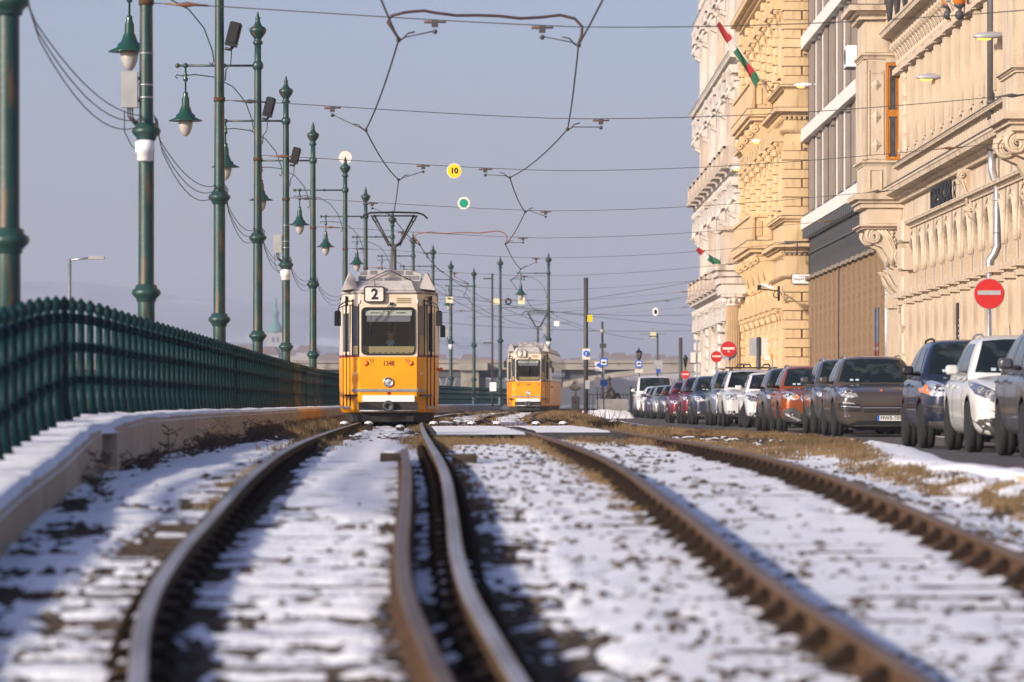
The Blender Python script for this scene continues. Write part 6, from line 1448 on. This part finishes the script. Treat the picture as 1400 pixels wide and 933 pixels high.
q = MB(); q.box(-.95, -.8, -.1, .1, .1, .3); q.build('floodlight', M['black'], t)
# hanging lanterns at the top of the picture
for k, (px, Y, lb) in enumerate(((1296, 118, 'dark iron lantern at the top edge, left of the pair, on the beige palace'), (1312, 113, 'dark iron lantern at the top edge, right of the pair, on the beige palace'))):
    c = P(px, 22, Y); t = thing('wall_lantern', lb, 'lantern', c, group='iron lanterns on the beige palace')
    q = MB(); q.lathe([(.001, -.12), (.08, -.08), (.13, 0), (.1, .1), (.05, .14), (.06, .2), (.14, .24), (.15, .3)], 12); q.build('bowl', M['dark'], t)
    q = MB(); q.lathe([(.15, .3), (.17, .6), (.15, .85)], 8); q.build('lantern_glass', M['amber'], t)
    q = MB(); q.lathe([(.19, .85), (.1, 1.0), (.001, 1.15)], 8); q.tube([(0, 0, 1.0), (.4, .2, 1.1), (12 - c.x, .3, .9)], .03, 6); q.build('canopy', M['dark'], t)
# ---------------------------------------------------------------- signs and street furniture
RX90 = Matrix.Rotation(R(90), 3, 'X')
def noentry(label, px, py, Y, d, back=False, red='red'):
    c = P(px, py, Y); t = thing('no_entry_sign', label, 'road sign', (c.x, Y, CZ + ROAD), group='no entry signs along the road')
    h = c.z - CZ - ROAD
    q = MB(); q.lathe([(d/2, -.012), (d/2, .008)], 32, (0, -.04, h), RX90, False); q.build('sign_plate', M['signgrey'], t)
    q = MB(); q.lathe([(d/2*.96, -.004), (d/2*.96, .004)], 32, (0, -.054, h), RX90, False); q.build('red_face', M[red], t)
    q = MB(); q.box(-d*.37, d*.37, -.066, -.058, h - d*.055 + d*.02, h + d*.085 + d*.02); q.build('white_bar', M['signgrey'] if d > .56 and Y < 100 else M['offwhite'], t)  # near sign's white bar coloured grey, standing in for the shade on it
    q = MB(); q.tube([(0, 0, .0), (0, 0, h + d*.45)], .035, 8); q.build('post', M['zinc'], t)
    q = MB(); q.box(-.05, .05, -.03, .04, h - .15, h - .11); q.box(-.05, .05, -.03, .04, h + .11, h + .15); q.build('post_clamp', M['zinc'], t)
    if back: q = MB(); q.lathe([(d/2, -.065), (d/2, -.05)], 28, (.01, .0, h - .14), RX90, False); q.build('second_plate', M['signgrey'], t); q = MB(); q.box(-.04, .04, -.075, -.06, h - .13, h - .06); q.build('sticker', M['shirt'], t)
    return t
noentry('big round red no entry sign in front of the beige palace and its zinc downpipe', 1352, 402, 82, .58)
noentry('round red no entry sign with small sticker, higher of the pair before the column', 996, 477.5, 178, .66, True)
noentry('round red no entry sign, lower left of the pair before the column', 979.5, 488, 190, .5)
noentry('smallest and farthest no entry sign, orange red, low over the parked cars', 937, 512.5, 226, .46)
def post_sign(name, label, px, Y, top, r, items, m='zinc', base=ROAD, cat='sign post'):
    X = PX(px, Y); t = thing(name, label, cat, (X, Y, CZ + base)); h = (551 - top) * Y / FP - base
    q = MB(); q.tube([(0, 0, 0), (0, 0, h)], r, 9); q.build('post', M[m], t)
    s = FP / Y
    for ii, (nm, x0, y0, x1, y1, mm) in enumerate(items):
        xa, xb, za, zb = (x0 - px)/s, (x1 - px)/s, (551 - y1)/s - base, (551 - y0)/s - base
        q = MB(); q.cbox(xa, xb, -r - .05 - .014*ii, -r - .02 - .014*ii, za, zb, .01); o = q.build(nm, M[mm], t)
    return t
def disc(t, px, py, Y, d, mm, base=ROAD, yo=-.2, x0=0):
    c = P(px, py, Y); q = MB(); q.lathe([(d/2, -.005), (d/2, .005)], 24, (c.x - t.location.x, yo, c.z - t.location.z), RX90, False); return q.build('disc', M[mm], t)
t = post_sign('dark_mast', 'tall dark mast with a blue round arrow sign, standing alone right of the far tram', 801, 180, 380, .095, [('sign_plate', 796, 477, 806.5, 492, 'offwhite'), ('small_box', 803, 431, 810, 440, 'yellow'), ('notice', 800, 520, 806, 532, 'signgrey')], 'dark')
disc(t, 801.3, 483.5, 180, .24, 'blue'); q = MB(); q.box(-.012, .012, -.225, -.206, 0, .12); q.prism([(-.05, .1), (.05, .1), (0, .16)], -.225, -.206, 'y'); c = P(801.3, 484, 180); q.build('arrow', M['offwhite'], t, (c.x - t.location.x, 0, c.z - t.location.z - .08))
q = MB(); q.tube([(-.3, 0, 0), (.3, 0, 0)], .02, 5); q.build('crossbar', M['dark'], t, (.15, 0, (551 - 501)*180/FP + .7))
t = post_sign('stop_pole', 'thin grey pole with a white framed blue tram stop square and a white notice', 825.5, 230, 488, .03, [('stop_plate', 820, 490, 831, 501, 'blue'), ('stop_face', 821.8, 492, 829.2, 499, 'white'), ('stop_symbol', 823.2, 494.5, 827.8, 497, 'dark'), ('blue_plate', 820.5, 520, 830.5, 528, 'blue')])
t2 = post_sign('info_pole', 'grey pole with white panel, blue disc and lower white board beside the stop pole', 817, 231, 495, .03, [('panel', 813, 495, 823, 508, 'white'), ('lower_board', 813.5, 516, 823.5, 529, 'white')]); disc(t2, 818.5, 499.5, 231, .22, 'blue')
t = post_sign('lamp_mast', 'slim dark mast with a pale lamp head rising behind the stop pole', 823.5, 262, 440, .07, [('bracket_box', 820, 470, 829, 476, 'dark')], 'dark')
c = P(824, 453, 262); q = MB(); q.sphere((0, 0, (551 - 453)*262/FP + .7), .14, 8); q.build('lamp_head', M['globe'], t)
t = post_sign('bus_stop_pole', 'thin pole with blue bus stop square under a black lantern, by the white van', 873, 262, 498, .035, [('stop_plate', 868.5, 493, 878.5, 503, 'blue'), ('stop_face', 870.3, 494.5, 876.7, 501, 'white'), ('stop_symbol', 871.3, 496.3, 875.7, 498.8, 'dark'), ('rider_plate', 868, 505, 879, 510, 'offwhite')])
t = thing('lantern', 'black old fashioned lantern on a post above the blue bus stop square', 'lantern', (PX(873.5, 264), 264, CZ + ROAD)); hz = (551 - 492)*264/FP + .7
q = MB(); q.lathe([(.12, 0), (.12, .5), (.05, .6), (.045, hz), (.1, hz + .02), (.13, hz + .08)], 10); q.build('post', M['black'], t)
q = MB(); q.lathe([(.10, hz + .08), (.19, hz + .42)], 6, smooth=False); q.build('lantern_glass', M['globe'], t)
q = MB(); q.lathe([(.22, hz + .42), (.16, hz + .52), (.06, hz + .58), (.04, hz + .66), (.001, hz + .72)], 6); 
for k in range(6): a = k*math.pi/3; q.tube([(.11*math.cos(a), .11*math.sin(a), hz + .08), (.2*math.cos(a), .2*math.sin(a), hz + .43)], .018, 4)
q.build('lantern_cap', M['black'], t)
t = post_sign('lamp_mast', 'dark lamp mast with one short left arm and pale board, above the white van', 899, 255, 456, .055, [('board', 894, 493, 905.5, 506, 'signgrey'), ('blue_plate', 897, 505, 903, 510, 'blue')], 'dark'); q = MB(); q.cbox(-.5, -.02, -.08, .08, 0, .07, .02); q.build('lamp_arm', M['dark'], t, (0, 0, (551 - 461)*255/FP + .7))
t = post_sign('lamp_post', 'dark stout post with a small lantern at its side, left of the lowest white facade', 930.5, 250, 462, .11, [], 'dark'); q = MB(); q.lathe([(.05, 0), (.14, .5), (.16, .52), (.02, .75)], 8, (.28, 0, (551 - 498)*250/FP + .5)); q.tube([(0, 0, 2.2), (.28, 0, 2.3), (.28, 0, 2.7)], .03, 5); q.build('side_lantern', M['black'], t)
t = post_sign('sign_post', 'grey post with two pale sign backs left of the limestone palace', 952.5, 246, 465, .05, [('sign_back', 944, 482, 951, 496, 'offwhite'), ('sign_back', 954, 482, 960, 496, 'offwhite')], 'grey')
t = post_sign('sign_post', 'dark rounded post with grey and white sign backs standing behind the white cars', 1037, 160, 461, .085, [], 'dark')
for (x0, x1, mm) in ((1024.5, 1035, 'signgrey'), (1039.5, 1049, 'offwhite')):
    s = FP/160; q = MB(); q.cbox((x0-1037)/s, (x1-1037)/s, -.02, .01, (551-487)/s + .7, (551-462.5)/s + .7, .01); q.build('sign_back', M[mm], t)
M['orangesign'] = mat('orange sign', (.75, .24, .05), rough=.5)
post_sign('notice_post', 'thin post with a small orange and white notice by the yellow palace', 1056, 166, 484, .012, [('notice', 1045, 487, 1053, 492, 'white'), ('notice', 1053.3, 484, 1057, 492, 'orangesign')], 'dark')
post_sign('notice_post', 'small orange and white notice on a thin post by the limestone palace', 978, 205, 502, .012, [('notice', 973, 506, 978, 511, 'white'), ('notice', 978.3, 505, 981, 511, 'orangesign')], 'dark')
t = post_sign('lattice_mast', 'slim dark mast with two short left arms and a white notice board between the trams', 673, 240, 374, .06, [('notice', 669.5, 523, 678.5, 535, 'white')], 'dark', -.2)
q = MB(); q.cbox(-.5, 0, -.06, .06, 0, .07, .02); M['_'] = M['dark']; me = q.mesh('lamp_arm', M['dark'])
for yy in (470, 382): place('lamp_arm', me, t, (0, 0, (551 - yy)*240/FP + .2))
def square_sign(px, py, Y, w_, lb, mm='offwhite', inner=None, ring=False):
    c = P(px, py, Y); t = thing('wire_plate', lb, 'sign', c, group='small plates hung in the far wires')
    if ring: q = MB(); q.tube([(w_/2*math.cos(a), 0, w_/2*math.sin(a)) for a in [j*2*math.pi/16 for j in range(17)]], .05, 6, False); q.build('ring', M[mm], t)
    else: q = MB(); q.cbox(-w_/2, w_/2, -.015, .015, -w_/2, w_/2, .01); q.build('plate', M[mm], t)
    q = MB(); q.tube([(-.8, 0, w_*.1), (.8, 0, w_*.12)], .012, 5); q.tube([(0, 0, w_/2), (0, 0, w_/2 + .25)], .01, 5); q.build('hanger', M['wire'], t)
    if inner: q = MB(); q.box(-w_*.3, w_*.3, -.03, -.02, w_*.1, w_*.3); q.build('mark', M[inner], t)
M['paleyellow'] = mat('pale yellow plate', (.72, .66, .42), rough=.5)
square_sign(614.5, 410.5, 262, .40, 'pale yellow square plate with a dark mark on the pole between the trams', 'paleyellow', 'black')
square_sign(678.5, 412.5, 258, .36, 'pale yellow square plate left of the black ring', 'paleyellow'); square_sign(713, 411.5, 258, .40, 'pale yellow square plate right of the black ring', 'paleyellow')
square_sign(695, 412.5, 258, .32, 'black ring hung between two pale yellow plates', 'black', None, True)
square_sign(761, 442.5, 250, .30, 'small white plate hung right of the far tram pantograph', 'white')
square_sign(893, 458, 262, .34, 'small yellow and white lit disc hung over the far road', 'paleyellow')
c = P(896, 426.5, 250); t = thing('wire_signal', 'white oval signal with a dark slot hung in the far wires', 'signal', c); q = MB(); q.lathe([(.17, -.02), (.17, .02)], 20, (0, 0, 0), Matrix.Diagonal((1, 1, 1.4)).to_3x3() @ RX90, False); q.build('plate', M['white'], t); q = MB(); q.lathe([(.08, -.02), (.08, .02)], 14, (0, -.03, 0), Matrix.Diagonal((1, 1, 1.7)).to_3x3() @ RX90, False); q.build('slot', M['black'], t)
# shop sign with lit squares, at the far facade
Y = 262; t = thing('projecting_sign', 'projecting sign of pale square panels in a dark stepped frame beyond the limestone palace', 'sign', P(962, 460, Y)); s = FP / Y; o = P(962, 460, Y)
for (x0, y0, x1, y1) in ((949, 448, 957, 456), (958, 448, 966, 456), (967, 448, 975, 456), (958, 457, 966, 464), (967, 457, 975, 464), (967, 465, 975, 473)):
    q = MB(); q.box((x0-962)/s, (x1-962)/s, -.06, -.03, (460-y1)/s, (460-y0)/s); q.build('panel', M['offwhite'], t)
q = MB(); q.box((947.5-962)/s, (976-962)/s, -.03, .1, (460-457)/s, (460-447)/s); q.box((957-962)/s, (976-962)/s, -.03, .1, (460-474)/s, (460-457)/s); q.box((974-962)/s, (977-962)/s, -.03, 1.2, (460-500)/s, (460-447)/s); q.build('frame', M['dark'], t)
# ground signal, statue, railing, snow bank, grey lamp on the quay
Y = 236; c = P(787, 555, Y); t = thing('track_signal', 'squat pale ground signal with round head beside the right track', 'signal', (c.x, Y, c.z - .2))
q = MB(); q.cbox(-.22, .22, -.2, .2, 0, .72, .03); q.box(-.05, .05, -.05, .05, .72, .95); q.build('base', M['grey'], t); q = MB(); q.sphere((0, 0, 1.2), .27, 10, (1.15, .7, .8)); q.sphere((-.22, -.1, 1.2), .12, 8); q.sphere((.22, -.1, 1.2), .12, 8); q.sphere((0, 0, 1.42), .16, 8); q.build('lamp_head', M['offwhite'], t)
q = MB(); q.lathe([(.05, 0), (.05, .02)], 10, (0, -.205, .4), RX90); q.build('red_mark', M['taillight'], t)
M['bronze'] = mat('dark bronze', (.05, .04, .035), (.09, .075, .06), sc=5, rough=.5, metal=.4)
Y = 262; sx = PX(838, Y); sy0 = CZ - (548 - 551)*Y/FP*1.0
st = thing('statue', 'dark bronze statue of a seated figure leaning on a railing, knees drawn up', 'statue', (sx, Y, CZ - .05))
sn = [(0, 0, .10, .2), (.02, 0, .35, .2), (-.06, 0, .62, .2), (-.16, 0, .78, .08), (-.2, 0, .88, .09), (-.24, 0, 1.0, .12), (-.22, 0, 1.1, .1), (-.12, .2, .70, .08), (-.35, .22, .48, .07), (-.55, .15, .35, .06), (-.12, -.2, .70, .08), (-.38, -.22, .48, .07), (-.6, -.12, .33, .06), (-.1, -.13, .12, .11), (-.38, -.18, .42, .1), (-.5, -.16, .05, .08), (-.65, -.16, .03, .06), (.1, .13, .12, .11), (.3, .2, .38, .1), (.45, .18, .02, .08), (.55, .18, .0, .06)]
se = [(0,1),(1,2),(2,3),(3,4),(4,5),(5,6),(2,7),(7,8),(8,9),(2,10),(10,11),(11,12),(0,13),(13,14),(14,15),(15,16),(0,17),(17,18),(18,19),(19,20)]
skin_body('body', sn, se, [M['bronze']], lambda c, n: 0, (0, 0, .25), st)
q = MB(); q.lathe([(.12, 1.12), (.1, 1.2), (.16, 1.24), (.05, 1.36), (.001, 1.4)], 8, (-.22, 0, .25)); q.build('hat', M['bronze'], st)
q = MB(); q.cbox(-1.0, .9, -.4, .4, -.65, .27, .06); q.build('plinth', M['pave'], st)
rt = thing('quay_railing', 'black bar railing of the square behind the statue, right of the far tram', 'railing', (PX(870, 275), 275, CZ - .7))
for k in range(26):
    q = MB() if k == 0 else None
    if q: q.tube([(0, 0, 0), (0, 0, 1.25)], .022, 5); rbar = q.mesh('railing_bar', M['black']); q = MB(); q.cbox(-.09, .09, -.09, .09, 0, 1.7, .03); rpost = q.mesh('railing_post', M['black'])
    x = -3.2 + k*.24
    place('railing_post' if k % 6 == 0 else 'railing_bar', rpost if k % 6 == 0 else rbar, rt, (x, 0, 0))
q = MB(); q.box(-3.2, 2.9, -.03, .03, 1.2, 1.25); q.box(-3.2, 2.9, -.03, .03, .15, .2); q.build('railing_rail', M['black'], rt)
yv = np.linspace(196, 220, 50); xx = np.linspace(0, 1, 60); a = np.full(50, 3.3); b = np.full(50, 5.5)
X = a[:, None] + (b-a)[:, None]*xx; Yv = np.repeat(yv[:, None], 60, 1); e = np.minimum(np.minimum(xx, 1-xx)[None]*12, 1) * np.minimum(np.minimum(np.linspace(0, 1, 50), np.linspace(1, 0, 50))[:, None]*9, 1)
o = grid_object('snow_bank', X, Yv, CZ - .56 + e**.5*(.20 + .4*(fbm(X*1.1, Yv*.3, 4)+.2)) - .15, [M['snow']]); o['kind'] = 'stuff'
t = thing('quay_lamp', 'bare grey steel lamp post with one right arm, beyond the teal fence', 'street lamp', (PX(95, 105), 105, CZ - 4.0)); s = FP/105
q = MB(); q.tube([(0, 0, 0), (0, 0, (551-354)/s + 4)], [.06, .045], 9); q.tube([(0, 0, (551-356)/s + 4), ((125-95)/s, 0, (551-352.5)/s + 4)], .028, 7); q.build('post', M['zinc'], t)
q = MB(); q.cbox((121-95)/s, (143-95)/s, -.1, .1, (551-355)/s + 4, (551-350)/s + 4, .02); q.build('lamp_head', M['grey'], t)

# ---------------------------------------------------------------- bridge, far town, hills
M['bridgest'] = mat('bridge stone', (.36, .32, .27), (.28, .25, .21), sc=.4, rough=.9, c3=(.2, .17, .14), sc3=.7)
M['bridgedk'] = mat('dark bridge steel', (.06, .065, .075), (.09, .09, .1), sc=.5, rough=.7)
br = thing('river_bridge', 'stone and steel road bridge crossing the background behind the trams', 'bridge', (0, 450, CZ)); s = FP/450
def bp(name, m, fn): q = MB(); fn(q); return q.build(name, m, br)
bp('deck', M['bridgest'], lambda q: q.box(-60, 40, -4, 12, (551-506)/s, (551-497)/s))
bp('parapet', M['bridgest'], lambda q: [q.box(-60, 40, -4.2, -3.9, (551-497)/s, (551-493.5)/s), q.box(-60, 40, -4.25, -3.85, (551-494)/s, (551-493)/s)])
bp('girder', M['bridgedk'], lambda q: q.box(-60, PX(772, 450), -3.5, 11, (551-516)/s, (551-506)/s - .01))
bp('pier', M['bridgest'], lambda q: [q.box(PX(631, 450), PX(655, 450), -5, 12, -7.5, (551-507)/s), q.box(PX(655.5, 450), PX(663, 450), -2, 12, -7.5, (551-507)/s), q.box(PX(627, 450), PX(667, 450), -5.5, 12, (551-507)/s, (551-497.5)/s)])
for x0, x1 in ((601, 613), (613, 625), (676, 690)): bp('lattice', M['bridgest'], lambda q: [q.tube([(PX(x0, 450), -3.4, 0), (PX(x1, 450), -3.4, (551-516)/s)], .07, 5), q.tube([(PX(x1, 450), -3.3, 0), (PX(x0, 450), -3.3, (551-516)/s)], .07, 5)])
ar = [(PX(769, 450), (551-530)/s), (PX(800, 450), (551-523)/s), (PX(840, 450), (551-516.5)/s), (PX(890, 450), (551-511.5)/s), (PX(960, 450), (551-508)/s), (PX(1060, 450), (551-508)/s)]
bp('arch_rib', M['bridgest'], lambda q: q.prism(ar + [(x, z + 7/s) for x, z in ar[::-1]], -4.1, 11, 'y'))
bp('spandrel', M['bridgedk'], lambda q: q.prism([(x, z + 7/s) for x, z in ar] + [(ar[-1][0], (551-505.9)/s), (ar[0][0], (551-505.9)/s)], -3, 10, 'y'))
M['town'] = mat('far plaster', (.40, .36, .32), (.30, .27, .25), sc=.02, rough=.9); M['townroof'] = mat('far roof', (.16, .11, .09), (.2, .15, .13), sc=.05, rough=.9); M['townwin'] = mat('far windows', (.06, .07, .08), rough=.5)
rs = random.Random(3); k = 0
spots = [(x, rs.uniform(1500, 2300), rs.uniform(470, 487)) for x in range(300, 470, 17)] + [(x, rs.uniform(1500, 2300), rs.uniform(484, 493)) for x in range(600, 700, 21)] + [(x, rs.uniform(1500, 2300), rs.uniform(480, 492)) for x in range(770, 960, 19)]
adj = ['broad', 'narrow', 'low', 'tall', 'stepped', 'plain']
for px, Y, top in spots:
    s = FP/Y; w_ = rs.uniform(14, 30)/s; h = (551-top)/s; X = PX(px, Y)
    grp = [p for p in spots if (p[0] < 500) == (px < 500) and (p[0] > 750) == (px > 750)]; n_ = [p[0] for p in grp].index(px)
    zone = 'left of the tram' if px < 500 else 'behind the parked cars' if px > 750 else 'between the two trams'
    t = thing('far_house', 'hazy far house, %s from the left in the town %s' % (['first', 'second', 'third', 'fourth', 'fifth', 'sixth', 'seventh', 'eighth', 'ninth', 'tenth', 'eleventh'][n_], zone), 'house', (X, Y, CZ - 7), group='hazy houses of the far town')
    q = MB(); q.box(-w_/2, w_/2, 0, 25, 0, h + 7 - 3); q.build('wall', M['town'], t)
    q = MB(); q.prism([(-w_/2 - .5, h + 4), (w_/2 + .5, h + 4), (w_*.3, h + 7), (-w_*.3, h + 7)], -.5, 25.5, 'y'); q.build('roof', M['townroof'], t)
    q = MB()
    for j in range(5): q.box(-w_*.4 + j*w_*.18, -w_*.32 + j*w_*.18, -.15, .05, h*.45 + 5, h*.62 + 5)
    q.build('window', M['townwin'], t)
t = thing('church', 'hazy church tower with a green copper spire across the river', 'church', (PX(376.5, 2500), 2500, CZ - 7)); s = FP/2500; Z = lambda y: (551-y)/s + 7
M['copperroof'] = mat('copper roof', (.06, .19, .15), rough=.7)
q = MB(); q.box(-4.6, 4.6, 0, 9, 0, Z(455)); q.build('tower', M['town'], t); q = MB(); q.lathe([(5, Z(455)), (4.4, Z(450)), (2.8, Z(444)), (1.7, Z(440)), (1.6, Z(430)), (2.2, Z(429)), (1.2, Z(425)), (.7, Z(415)), (.01, Z(404))], 8, (0, 4, 0)); q.build('spire', M['copperroof'], t)
q = MB(); q.box(-2, -.6, -.2, .1, Z(468), Z(461)); q.box(.6, 2, -.2, .1, Z(468), Z(461)); q.build('window', M['townwin'], t)
M['hill'] = mat('wooded snowy hill', (.10, .095, .085), (.2, .19, .18), sc=.012, rough=1, c3=(.5, .5, .52), sc3=.006, t3=(.52, .62))
M['bank'] = mat('bare trees of the far bank', (.045, .042, .04), (.09, .08, .07), sc=.05, rough=1)
xs = np.linspace(-420, 420, 400); zt_ = 8.5 + 5 * fbm(xs / 16, xs * 0 + 2, 4); tt = np.linspace(0, 1, 6)
X = np.repeat(xs[None], 6, 0); o = grid_object('far_bank', X, 1400 + 40 * tt[:, None] + 0 * X, CZ - 7.6 + (zt_[None] + 7) * np.sin(tt * math.pi / 2)[:, None], [M['bank']]); o['kind'] = 'structure'
def hills(name, Y, pts_, depth, z0=-7):
    xs = np.linspace(-60, 1500, 160); tops = np.interp(xs, [p[0] for p in pts_], [p[1] for p in pts_]); t = np.linspace(0, 1, 14)
    X = PX(xs, Y)[None, :] * np.ones((14, 1)); Yv = Y + depth*t[:, None] + 0*X; H = (551 - tops)*Y/FP
    Zv = np.minimum(1, (np.sin(t*math.pi/2)**.8))[:, None]*(H[None] + 7) + z0 + CZ + 5*fbm(X/90, Yv/90, 4)*np.sin(t*math.pi/2)[:, None]
    o = grid_object(name, X, Yv, Zv, [M['hill']]); o['kind'] = 'structure'
hills('hills', 6000, [(-60, 376), (60, 374), (110, 379), (160, 389), (220, 397), (300, 402), (400, 404), (460, 414), (560, 436), (700, 466), (800, 484), (950, 493), (1500, 494)], 400)
hills('near_hills', 4300, [(-60, 458), (200, 462), (330, 466), (420, 470), (480, 476), (600, 484), (700, 488), (900, 494), (1500, 496)], 200)

# ---------------------------------------------------------------- haze
hm = bpy.data.materials.new('haze'); hm.use_nodes = True; t = hm.node_tree; t.nodes.clear()
o_ = t.nodes.new('ShaderNodeOutputMaterial'); pv = t.nodes.new('ShaderNodeVolumePrincipled'); pv.inputs['Color'].default_value = (.74, .82, 1.0, 1); pv.inputs['Density'].default_value = HAZE; pv.inputs['Anisotropy'].default_value = 0.0
t.links.new(pv.outputs['Volume'], o_.inputs['Volume'])
q = MB(); q.box(-3700, 3700, -60, 6700, -9.0, CZ + 210); tag(q.build('haze', hm), kind='stuff')
